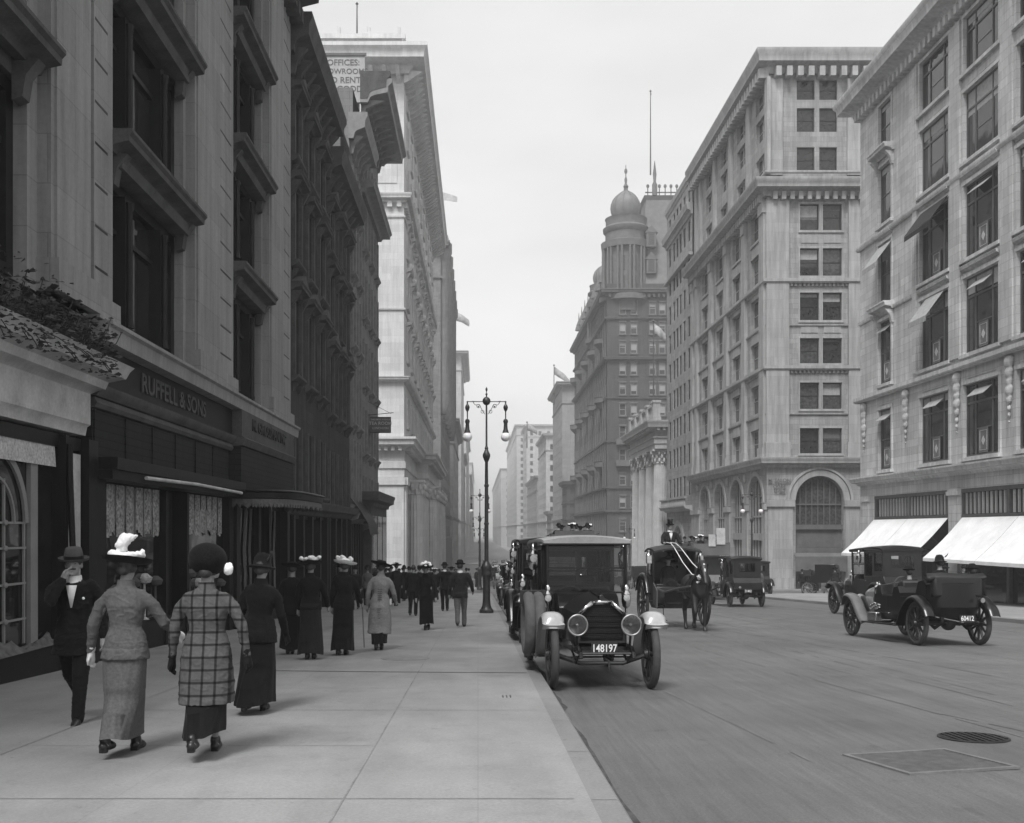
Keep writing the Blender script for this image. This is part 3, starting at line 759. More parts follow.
# ---- big grey stone hotel-like block on the corner
def corner_block():
    YN, YF, XE = 87.6, 118.0, 52.0
    MAIN, TOP = 28.3, 39.5
    t = bld('arcaded_building', XR, YN, 'tall grey stone corner building with round arches along its ground floor')
    E = Fac('E', XR); N = Fac('N', YN)
    core = MB(); core.box(XR + .62, XE - .02, YN + .62, YF - .02, -7, MAIN); core.box(XR + .9, XE - .5, YN + 1.6, YF - .02, MAIN, TOP - .4); core.build('wall_core', M_HOTEL, t, True, False)
    # rows
    rows = [(6.4, 8.5), (10.1, 12.3), (13.9, 16.0), (17.5, 19.8), (21.2, 23.5), (25.0, 27.2)]
    # north face bays (pairs)
    nb = [28.6 + 7.3 * i for i in range(3)]
    holes = []
    for c in nb:
        for a, b in rows:
            holes += [(c - 1.75, c - .15, a, b), (c + .15, c + 1.75, a, b)]
    narch = [c - .1 for c in nb]
    for c in narch: holes.append((c - 2.0, c + 2.0, -6.5, 4.55))
    m = MB(); N.wall(m, XR, XE, -7, MAIN, holes, .6)
    for c in narch: N.arch_fill(m, c, 2.0, 2.5, 4.55, .6)
    # east-facing street side
    eb = [91.1, 97.8, 104.6, 111.4]
    eh = []
    for c in eb:
        for a, b in rows: eh.append((c - 1.55, c + 1.55, a - .1, b + .15))
        eh.append((c - 2.35, c + 2.35, -6.5, 4.85))
    E.wall(m, YN, YF, -7, MAIN, eh, .5)
    for c in eb: E.arch_fill(m, c, 2.35, 2.3, 4.85, .5)
    m.build('wall', M_HOTEL, t, True)
    # attic storeys above the main cornice
    arow = [(30.2, 32.3), (33.6, 35.6), (36.3, 38.0)]
    m = MB(); ah = []; E2 = Fac('E', XR + .4); N2 = Fac('N', YN + 1.0)
    for c in eb:
        for a, b in arow: ah.append((c - 1.45, c + 1.45, a, b))
    E2.wall(m, YN + 1.0, YF, MAIN, TOP, ah, .4)
    ah2 = []
    for c in nb:
        for a, b in arow: ah2 += [(c - 1.7, c - .2, a, b), (c + .2, c + 1.7, a, b)]
    N2.wall(m, XR + .4, XE, MAIN, TOP, ah2, .4)
    m.build('attic_wall', M_HOTEL, t, True)
    path = [(XR, YF), (XR, YN), (XE, YN)]; path2 = [(XR + .4, YF), (XR + .4, YN + 1.0), (XE, YN + 1.0)]
    m = MB(); sweep(m, path, corn(27.8, 1.3, 1.25)); dentils(E, m, YN + .2, YF, 27.45, 28.1, 0, .6, .7); dentils(N, m, XR + .2, XE, 27.45, 28.1, 0, .6, .7); m.build('main_cornice', M_HTRIM, t, True)
    m = MB(); sweep(m, path2, corn(38.4, 1.8, 1.25)); dentils(E, m, YN + .4, YF, 38.0, 38.8, -.35, .5, .9); dentils(N2, m, XR + .6, XE, 38.0, 38.8, 0, .9, .9); m.build('roof_cornice', M_HTRIM, t, True)
    m = MB(); sweep(m, path, corn(5.2, .85, .7)); m.build('arcade_cornice', M_HTRIM, t, True)
    m = MB()
    for z in (13.3, 20.55): sweep(m, path, band(z, .38, .38)); dentils(E, m, YN + .1, YF, z - .2, z, 0, .16, .35); dentils(N, m, XR + .1, XE, z - .2, z, 0, .16, .35)
    for z in (9.6, 17.0): sweep(m, path, band(z, .16, .14))
    sweep(m, path, band(28.3 + 1.45, .2, .2)); m.build('string_course', M_HTRIM, t, True)
    # pilasters
    for u in [88.35, 94.45, 101.2, 108.0, 114.9, 117.2]:
        m = MB(); hw = .55 if u > 89 else .7
        E.box(m, u - hw, u + hw, 6.05, 27.45, 0, .3); E.box(m, u - hw - .1, u + hw + .1, 6.05, 6.9, 0, .42); E.box(m, u - hw - .08, u + hw + .08, 26.5, 27.4, 0, .4)
        E2.box(m, u - .45, u + .45, 29.9, 38.0, 0, .28); m.build('pilaster', M_HTRIM, t, True)
    for u in [24.95, 31.8, 39.2, 46.6]:
        m = MB(); hw = .95
        N.box(m, u - hw, u + hw, 6.05, 27.45, 0, .25); N.box(m, u - hw - .1, u + hw + .1, 6.05, 7.3, 0, .36)
        N2.box(m, u - .7, u + .7, 29.9, 38.0, 0, .25); m.build('pilaster', M_HTRIM, t, True)
    def ntrim(j):
        def f(F, m):
            F.box(m, -.95, .95, -.2, -.002, 0, .1); F.box(m, -.93, .93, HH[j] + .002, HH[j] + .16, 0, .07)
            if j in (2, 4): F.box(m, -.7, .7, HH[j] + .45, HH[j] + 1.1, 0, .05)
            for q in (-1, 1): F.box(m, q * .865 - .06, q * .865 + .06, 0, HH[j], 0, .07)
        return f
    def etrim(h):
        def f(F, m): F.box(m, -1.6, 1.6, -.22, -.002, 0, .12); F.box(m, -1.2, 1.2, h + .05, h + .8, 0, .05); [F.box(m, q * 1.57 - .03, q * 1.57 + .03, -.002, h + .06, 0, .05) for q in (-1, 1)]; F.box(m, -1.6, 1.6, h + .002, h + .06, 0, .052)
        return f
    HH = [b - a for a, b in rows]
    m = MB(); 
    for c in narch: N.ring(m, c, 2.5, 2.02, 2.5, 0, .12); N.ring(m, c, 2.5, 2.56, 2.75, 0, .2)
    for c in eb:
        E.ring(m, c, 2.3, 2.37, 2.75, 0, .12)
        for s in (-.0,): P = E.P(c + 3.35, 4.6, .1); m.ell(P, (.16, .16, .4), 8, 6)
    m.build('arch_moulding', M_HTRIM, t, True)
    # piers and imposts
    for u, hw in [(88.05, .45), (94.45, .95), (101.2, 1.0), (108.0, 1.0), (115.9, 2.0)]:
        m = MB(); E.box(m, u - hw, u + hw, -6.9, 1.7, 0, .14); E.box(m, u - hw - .1, u + hw + .1, 1.7, 2.2, 0, .3); E.box(m, u - hw - .08, u + hw + .08, -6.9, -4, 0, .28); m.build('pier', M_HTRIM, t, True)
    for u, hw in [(25.2, 1.05), (32.2, 1.6), (39.4, 1.6), (46.8, 1.6)]:
        m = MB(); N.box(m, u - hw, u + hw, -6.9, 1.95, 0, .16); N.box(m, u - hw - .1, u + hw + .1, 1.95, 2.5, 0, .32); N.box(m, u - hw - .06, u + hw + .06, -6.9, -4, 0, .26); m.build('pier', M_HTRIM, t, True)
    # arch windows and shop fronts
    for c in narch:
        g = MB(); N.box(g, c - 2, c + 2, -6.5, 4.55, -.62, -.55); o = g.build('arch_window', M_GLASS2, t, True, False)
        f = MB(); N.box(f, c - 2, c + 2, .05, .45, -.5, -.2); N.box(f, c - 2, c + 2, -1.9, -1.5, -.5, -.15); N.box(f, c - 2, c + 2, -1.48, 0.03, -.48, -.42)
        for k in range(-3, 4): N.box(f, c + k * .5 - .03, c + k * .5 + .03, .46, 2.4 + math.sqrt(max(0, 1.9 ** 2 - (k * .5) ** 2)), -.5, -.42)
        N.box(f, c - 1.95, c + 1.95, 2.1, 2.2, -.5, -.4); f.build('shop_frame', M_DTRIM, t, True, False)
        v = MB(); n = 22
        for k in range(n):
            u0 = c - 2.15 + 4.3 * k / n; N.box(v, u0, u0 + 4.3 / n, -3.35 - .12 * math.sin(PI * ((k % 2) + .5) / 2), -2.2, .5, .52)
        v.add([N.P(c - 2.15, -1.9, .1), N.P(c + 2.15, -1.9, .1), N.P(c + 2.15, -2.2, .52), N.P(c - 2.15, -2.2, .52)], [(0, 1, 2, 3)])
        v.build('awning', M_DTRIM, t, True, False)
    for c in eb:
        g = MB(); E.box(g, c - 2.35, c + 2.35, -6.5, 4.85, -.52, -.47); g.build('arch_window', M_GLASS2, t, True, False)
        f = MB(); E.box(f, c - 2.35, c + 2.35, -.9, -.3, -.45, -.2)
        for k in (-1.5, -.5, .5, 1.5): E.box(f, c + k - .05, c + k + .05, -5, 2.3 + math.sqrt(5.5 - k * k), -.45, -.36)
        E.box(f, c - 2.3, c + 2.3, 1.1, 1.25, -.45, -.35); f.build('shop_frame', M_HTRIM, t, True, False)
    text_obj('inscription', 'M. SALON\nHATS\nFURS', .42, M_DTRIM, t, tuple(Vector(N.P(25.1, 3.7, .27 - .1)) - t.location), (R(90), 0, 0), .02)
    for c in nb:
        for a, b in rows:
            for s in (-1, 1): put_window(N, t, c + s * .95, a, 1.6, b - a, 'sash', M_DFRAME, M_GLASS if random.random() < .6 else M_GLASS2, .28, rblind(.75, .12, .6), M_BLINDD if random.random() < .6 else M_BLIND, trim=trim_mesh('n%d' % rows.index((a, b)), ntrim(rows.index((a, b))), M_HTRIM, .28))
        for a, b in arow:
            for s in (-1, 1): put_window(N2, t, c + s * .95, a, 1.5, b - a, 'sash', M_DFRAME, M_GLASS, .28)
    for c in eb:
        for a, b in rows: put_window(E, t, c, a - .1, 3.1, b - a + .25, 'double', M_HTRIM, M_GLASS if random.random() < .6 else M_GLASS2, .3, rblind(.3, .2, .5), M_BLINDD, trim=trim_mesh('e%.1f' % (b - a), etrim(b - a + .25), M_HTRIM, .3))
        for a, b in arow: put_window(E2, t, c, a, 2.9, b - a, 'double', M_HTRIM, M_GLASS, .3)
corner_block()

# ---- slim hotel-like block beyond
def slim_block():
    Y0, Y1, TOP = 118.02, 134.0, 37.0
    t = bld('office_building', XR, 126, 'slim grey stone office building with small balcony, beyond the arcaded corner building')
    E = Fac('E', XR); core = MB(); core.box(XR + .4, XR + 24, Y0 + .02, Y1, -8, 40.5); core.build('wall_core', M_HOTEL, t, True, False)
    us = [119.9, 122.6, 125.0, 127.0, 129.0, 131.8]; rows = [4.0 + 3.62 * i for i in range(10)]
    holes = [(u - .65, u + .65, z, z + 2.3) for u in us for z in rows] + [(122.4, 128.9, -7, .5)]
    m = MB(); E.wall(m, Y0, Y1, -8, 40.5, holes, .22); E.arch_fill(m, 125.65, 3.25, -2.75, .5, .35); m.build('wall', M_HOTEL, t, True)
    path = [(XR, Y1), (XR, Y0)]
    m = MB(); sweep(m, path, corn(35.6, 1.3, .7)); sweep(m, path, corn(39.6, 1.0, .3)); sweep(m, path, band(31.0, .3, .4)); m.build('roof_cornice', M_HTRIM, t, True)
    m = MB(); sweep(m, path, corn(2.2, .6, 1.0))
    for i in range(22): u = Y0 + .4 + i * .7; P = E.P(u, 2.8, .8); m.lathe([(.12, 0), (.18, .25), (.08, .6), (.12, .8)], P, 8)
    E.box(m, Y0, Y1, 3.6, 3.78, .65, .95); m.build('balcony', M_HTRIM, t, True)
    m = MB(); E.ring(m, 125.65, -2.75, 3.27, 3.9, 0, .25); E.ring(m, 125.65, -2.75, 2.2, 2.35, -.3, -.1)
    for k in range(8):
        for s in (-1, 1): E.box(m, 125.65 + s * 3.9 - .35, 125.65 + s * 3.9 + .35, -7.5 + k * .62, -7.0 + k * .62, 0, .3)
    m.build('entrance_arch', M_HTRIM, t, True)
    g = MB(); E.box(g, 122.4, 128.9, -7, .5, -.4, -.34); g.build('entrance_window', M_GLASS2, t, True, False)
    for u in us:
        for z in rows: put_window(E, t, u, z, 1.3, 2.3, 'sash', M_DFRAME, M_GLASS2, .15, rblind(.35), M_BLINDD)
slim_block()

# ---- templed bank with tall corinthian columns
def bank():
    X = 22.6; Y0, Y1 = 134.2, 156.2
    t = bld('bank_temple', X, Y0, 'classical bank building with tall corinthian columns and a balustrade on its roof')
    E = Fac('E', X); m = MB(); m.box(X + 2.4, X + 26, Y0 + .3, Y1 - .3, -8, 10.5); m.box(X + .4, X + 26, Y0 + .4, Y1 - .4, 10.4, 13.6); m.build('wall', M_TEMPLE, t, True, False)
    path = [(X + 26, Y1), (X, Y1), (X, Y0), (X + 26, Y0)]
    m = MB(); sweep(m, path, [(-1, 10.4), (.0, 10.4), (.0, 11.0), (.12, 11.05), (.12, 11.7), (.3, 11.8), (.3, 11.95), (0, 12.0), (0, 12.6), (.3, 12.8), (1.05, 13.1), (1.1, 13.6), (1.2, 13.75), (1.2, 13.95), (-1, 13.95)])
    dentils(E, m, Y0, Y1, 12.72, 13.1, 0, .85, .7); dentils(Fac('N', Y0), m, X, X + 10, 12.72, 13.1, 0, .85, .7); m.build('entablature', M_TEMPLE, t, True)
    m = MB()
    E.box(m, Y0 - .1, Y1 + .1, 13.95, 14.5, -.8, .3)
    for k in range(5):
        u = Y0 + .6 + k * 5.2; E.box(m, u - .6, u + .6, 14.5, 16.3, -.7, .2); E.box(m, u - .7, u + .7, 16.3, 16.6, -.8, .3)
        if k < 4:
            for j in range(9): P = E.P(u + .95 + j * .42, 14.5, -.25); m.lathe([(.1, 0), (.2, .4), (.08, 1.1), (.14, 1.5)], P, 8)
            E.box(m, u + .6, u + 4.6, 16.0, 16.3, -.6, .1)
    m.build('balustrade', M_TEMPLE, t, True)
    for k in range(4):
        u = Y0 + 1.6 + k * 6.25; c = E.P(u, 0, -1.0); zb = -7.4; zt = 8.5; r = 1.0; n = 40; rings = []
        for i in range(13):
            q = i / 12; rr = r * (1 - .16 * q ** 1.6); z = zb + 1 + (zt - zb - 1) * q
            rings.append([(c[0] + (rr - (.06 if j % 2 else 0)) * math.cos(2 * PI * j / n), c[1] + (rr - (.06 if j % 2 else 0)) * math.sin(2 * PI * j / n), z) for j in range(n)])
        m = MB(); m.loft(rings); m.lathe([(1.25, zb - .6), (1.25, zb + .2), (1.15, zb + .3), (1.2, zb + .5), (1.05, zb + .7), (1.1, zb + .9), (1.0, zb + 1.05)], (c[0], c[1], 0), 24)
        o = m.build('column', M_COL, t, True, ang=20)
        cp = MB(); cp.lathe([(.86, zt), (.92, zt + .1), (.84, zt + .2), (.95, zt + 1.0), (1.15, zt + 1.6)], (c[0], c[1], 0), 20)
        for ring, (zz, rr, hh) in enumerate(((.25, .98, .55), (.75, 1.05, .6), (1.2, 1.2, .5))):
            for j in range(10):
                a = 2 * PI * (j + .5 * ring) / 10; cp.ell((c[0] + rr * math.cos(a), c[1] + rr * math.sin(a), zt + zz + .2), (.16, .16, hh * .6), 6, 5)
        cp.box(c[0] - 1.2, c[0] + 1.2, c[1] - 1.2, c[1] + 1.2, zt + 1.62, zt + 1.9)
        co = cp.build('capital', M_COL, t, True)
        w0 = Matrix.Identity(4); co.parent = o; co.location = (0, 0, 0)
    g = MB(); 
    for k in range(3): g.box(X + 2.3, X + 2.36, Y0 + 3.7 + k * 6.25, Y0 + 6.0 + k * 6.25, -7, 8)
    g.build('window', M_GLASS2, t, True, False)
bank()

# ---- the great dark hotel with the onion domes
def great_hotel():
    YN, YF, X, XE = 196.0, 262.0, XR, 66.0
    t = bld('grand_hotel', X, YN, 'huge dark brick hotel with onion domed corner turrets and crested mansard roof')
    N = Fac('N', YN); E = Fac('E', X); TOP = 46.0
    core = MB(); core.box(X + .5, XE, YN + .5, YF, -10, TOP); core.build('wall_core', M_DBRICK, t, True, False)
    rows = [-.2 + 0, 4.2, 8.4, 12.9, 17.2, 21.4, 25.3, 29.0, 33.0, 36.6, 40.3]
    ncol = [27.0, 29.1, 32.6, 34.4, 38.5, 40.5, 45, 47, 52, 54]
    holes = [(u - .55, u + .55, z, z + 2.2) for u in ncol for z in rows]
    m = MB(); N.wall(m, X, XE, -10, TOP, holes, .4)
    ecol = [199 + 3.3 * i for i in range(19)]
    eh = [(u - .8, u + .8, z, z + 2.2) for u in ecol for z in rows[:9]]
    E.wall(m, YN, YF, -10, TOP, eh, .14); m.build('wall', M_DBRICK, t, True)
    path = [(X, YF), (X, YN), (XE, YN)]
    m = MB()
    for z, h, p in ((1.0 - 4, .6, .5), (3.2, .5, .5), (7.6, .4, .4), (31.6, .6, .8), (39.2, .5, .5), (43.8, 1.1, 1.3), (24.4, .3, .3), (16.3, .3, .3)): sweep(m, path, corn(z, h, p))
    dentils(N, m, X, XE, 43.4, 44, 0, .7, .9); m.build('cornice', M_DTRIM, t, True)
    for k, u in enumerate(ecol[1::4]):
        for z in (12.2, 24.6, 36):
            b = MB(); P = E.P(u + 1.6, z, 0)
            rings = []
            for q, rr in ((-1.2, .4), (-.6, 1.1), (0, 1.6), (.9, 1.6), (1.0, 1.7)):
                rings.append([(P[0] - rr * math.sin(PI * j / 8), P[1] + rr * 1.3 * math.cos(PI * j / 8), P[2] + q) for j in range(9)])
            b.loft(rings, True); b.build('balcony', M_DTRIM, t, True)
    for u in (27.6, 33.4):
        for z in (12.4, 8.2 + 8.2):
            b = MB(); N.box(b, u - 1.9, u + 1.9, z - .5, z + .6, 0, .9); b.build('balcony', M_DTRIM, t, True)
    # corner round turret with paired columns and dome
    def turret(cx, cy, zb, r, s=1.0):
        b = MB(); b.lathe([(r, zb), (r, zb + 15 * s), (r * 1.1, zb + 15.4 * s), (r * 1.12, zb + 16.0 * s), (r * .98, zb + 16.4 * s), (r * .98, zb + 17.6 * s), (r * 1.02, zb + 17.9 * s)], (cx, cy, 0), 24)
        for k in range(12):
            a = 2 * PI * k / 12 + .13
            for da in (-.09, .09): b.lathe([(.26 * s, zb + 3), (.22 * s, zb + 12 * s)], (cx + r * 1.12 * math.cos(a + da), cy + r * 1.12 * math.sin(a + da), 0), 8)
        b.lathe([(r * 1.3, zb + 2.0), (r * 1.3, zb + 3.0)], (cx, cy, 0), 24); b.lathe([(r * 1.18, zb + 12 * s), (r * 1.22, zb + 13.2 * s), (r * 1.1, zb + 13.4 * s)], (cx, cy, 0), 24)
        o = b.build('turret', M_DTRIM, t, True)
        d = MB(); R0 = r * .56; z0 = zb + 17.9 * s; pr = []
        for (q, h) in ((.86, 0), (.98, .6), (1.06, 1.3), (1.1, 2.1), (1.06, 2.9), (.94, 3.7), (.74, 4.4), (.5, 4.95), (.28, 5.3), (.12, 5.6), (.1, 6.1)): pr.append((R0 * q * 1.18, z0 + h * s * .98))
        d.lathe(pr, (cx, cy, 0), 24)
        for k in range(10):
            a = 2 * PI * k / 10; d.tube([(cx + (q + .04) * math.cos(a), cy + (q + .04) * math.sin(a), h) for q, h in pr], .09, 5)
        do = d.build('dome', M_ROOF, None, False); do.parent = o; do.location = tuple(-t.location)
        f = MB(); f.lathe([(.35, z0 + 5.9 * s), (.5, z0 + 6.3 * s), (.2, z0 + 6.8 * s), (.28, z0 + 7.6 * s), (.1, z0 + 8.2 * s), (.06, z0 + 10.4 * s)], (cx, cy, 0), 10)
        f.ell((cx, cy, z0 + 9.2 * s), (.3, .12, .55)); fo = f.build('finial', M_DTRIM, None); fo.parent = o; fo.location = tuple(-t.location)
        w_ = MB()
        for k in range(4):
            a = -PI / 2 + (k - 1.5) * .55
            for zz, hh in ((zb + 4, 2.4), (zb + 7.4, 2.8)): w_.box(cx + r * math.cos(a) - .4, cx + r * math.cos(a) + .4, cy + r * math.sin(a) - .08, cy + r * math.sin(a) + .5, zz, zz + hh)
        wo = w_.build('window', M_GLASS2, None, False, False); wo.parent = o; wo.location = tuple(-t.location)
    turret(X + 4.0, YN + 3.6, 41.1, 3.9)
    turret(X + 2.6, YN + 27, 37.5, 3.0, .8)
    # mansard with crest
    m = MB(); rings = []
    for z, d in ((46, 0), (52, 1.2), (58, 2.1), (62.6, 2.6), (63.4, 2.2)):
        rings.append([(X + 5.2 + d, YN + .6 + d, z), (XE - d, YN + .6 + d, z), (XE - d, YF - 20 - d, z), (X + 5.2 + d, YF - 20 - d, z)])
    m.loft(rings); m.build('mansard_roof', M_ROOF, t, True, False)
    m = MB()
    k = X + 8
    while k < XE - 4:
        m.box(k, k + .18, YN + 3, YN + 3.2, 63.4, 64.9); m.ell((k + .09, YN + 3.1, 65.2), (.3, .15, .4), 6, 5); k += 1.1
    m.box(X + 7.6, XE - 3, YN + 3, YN + 3.2, 63.9, 64.1); m.lathe([(.5, 63.4), (.5, 65.5), (.25, 66), (.35, 67.5), (.05, 70)], (X + 9.4, YN + 3.1, 0), 8)
    m.build('roof_crest', M_DTRIM, t, True)
    for (u, z) in ((32.4, 48), (32.4, 53), (38, 48), (44, 48), (38, 53.5)):
        m = MB(); m.box(u - .9, u + .9, YN + .2, YN + 3.5, z, z + 2.6); m.prism([(u - 1.2, z + 2.6), (u + 1.2, z + 2.6), (u, z + 4)], 'y', YN + .1, YN + 3.5)
        o = m.build('dormer', M_DTRIM, t, True, False)
        p = MB(); p.box(u - .55, u + .55, YN + .15, YN + .19, z + .3, z + 2.4); po = p.build('window', M_GLASS2, None, False, False); po.parent = o; po.location = tuple(-t.location)
    for k in range(8):
        u = 204 + k * 7; m = MB(); E.box(m, u - 1.6, u + 1.6, 44.5, 48.2 - (k % 2), -.6, .2)
        P = E.P(u, 48, -.2); m.lathe([(.9, 48), (.6, 49.3), (.15, 50.5), (.05, 52.3)], (P[0], P[1], 0), 8); m.build('gable', M_DTRIM, t, True)
    for u in ncol[:6]:
        for z in rows: put_window(N, t, u, z, 1.1, 2.2, 'sash', M_LFRAME, M_GLASS2, .2, rblind(.75, .25, .8), M_BLIND, trim=trim_mesh('gh', lambda F, m: (F.box(m, -.75, .75, -.25, -.003, 0, .2), F.box(m, -.7, .7, 2.203, 2.5, 0, .15), [F.box(m, q * .62 - .06, q * .62 + .06, -.01, 2.21, 0, .1) for q in (-1, 1)]), M_DTRIM, .2))
    many_windows(E, t, [(u, z) for u in ecol for z in rows[:9]], 1.6, 2.2, M_BLIND, .1, mull=.1)
    for u in ecol: g = MB(); E.box(g, u - .9, u - .82, -2, 42, .05, .25); g.build('rib', M_DTRIM, t, True, False)
great_hotel()

# ---- generic distant buildings
def far_building(name, side, y0, y1, top, mat, label, inset=0, depth=24, base=-14, winw=1.4, pu=3.0, pv=3.7, front=True, cornp=1.2, spire=None, trim=None, group='distant buildings down the avenue'):
    X = XR + inset if side == 'R' else XL - inset; s = 1 if side == 'R' else -1
    t = bld(name, X, y0, label, group); trim = trim or mat
    m = MB(); m.box(min(X + s * .3, X + s * depth), max(X + s * .3, X + s * depth), y0 + .3, y1, base, top); m.build('wall_core', mat, t, True, False)
    E = Fac('E' if side == 'R' else 'W', X); N = Fac('N', y0)
    us = []; u = y0 + pu * .6
    while u < y1 - pu * .4: us.append(u); u += pu
    vsr = []; z = -5.0
    while z < top - 3: vsr.append(z); z += pv
    h = [(a - winw / 2, a + winw / 2, b, b + 2.1) for a in us for b in vsr]
    wm = MB(); E.wall(wm, y0, y1, base, top, h, .12)
    xs = []
    if front:
        x = pu * .6
        while x < min(depth, 15) - 1: xs.append(X + s * x); x += pu * 1.05
    h2 = [(a - winw / 2, a + winw / 2, b, b + 2.1) for a in xs for b in vsr]
    N.wall(wm, min(X, X + s * depth), max(X, X + s * depth), base, top, h2, .3)
    wm.build('wall', mat, t, True)
    path = [(X, y1), (X, y0), (X + s * depth, y0)]
    c = MB(); sweep(c, path, corn(top - 1.1, 1.4, cornp), -s); sweep(c, path, band(top - pv * 1.6, .4, .3), -s); sweep(c, path, corn(2.5, .6, .5), -s); c.build('cornice', trim, t, True)
    cells = [(a, b) for a in us for b in vsr]
    if y0 < 500: many_windows(E, t, cells, winw, 2.1, M_GLASS2, .08)
    elif cells: many_windows(E, t, cells, winw, 2.1, M_GLASS2, .08, 0)
    cells = [(a, b) for a in xs for b in vsr]
    if cells and y0 < 500: many_windows(N, t, cells, winw, 2.1, M_GLASS2, .28)
    elif cells: many_windows(N, t, cells, winw, 2.1, M_GLASS2, .28, 0)
    if spire:
        m = MB(); xx = X + s * spire[0]; m.lathe([(spire[1], top), (spire[1], top + 3), (spire[1] * .6, top + 6), (.1, top + spire[2])], (xx, y0 + 4, 0), 8); m.build('spire', trim, t, True)
    return t
far_building('dark_townhouse', 'R', 285, 300, 13, M_DBRICK, 'low dark brick house beyond the grand hotel with pale sills', 0, 12, pu=2.6)
far_building('tower_block', 'R', 300.1, 338, 42, M_FARM, 'tall plain side-walled office tower beyond the grand hotel with bracketed cornice', 0, 26, front=False, cornp=1.8)
far_building('office_block', 'R', 372, 420, 34, M_FARL, 'pale office building with regular square windows on its end wall', 0, 30, pu=3.6)
far_building('low_shop', 'R', 345, 368, 6, M_FARM, 'low pale building with tall white piers far down the avenue', 0, 18)
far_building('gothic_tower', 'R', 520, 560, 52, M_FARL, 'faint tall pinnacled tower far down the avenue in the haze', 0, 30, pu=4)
far_building('office_block', 'R', 430, 515, 22, M_FARM, 'grey mid-height row building in front of the pinnacled tower', 0, 26)
far_building('church', 'R', 470.2, 500, 30, M_FARM, 'distant church with slim pointed spire rising over the roofs', 14, 12, spire=(3, 2.4, 34))
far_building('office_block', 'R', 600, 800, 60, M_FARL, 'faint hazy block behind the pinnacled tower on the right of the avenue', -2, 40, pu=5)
far_building('office_block', 'R', 820, 1300, 48, M_FARL, 'faintest farthest block on the right of the avenue', -6, 60, pu=8, pv=5)
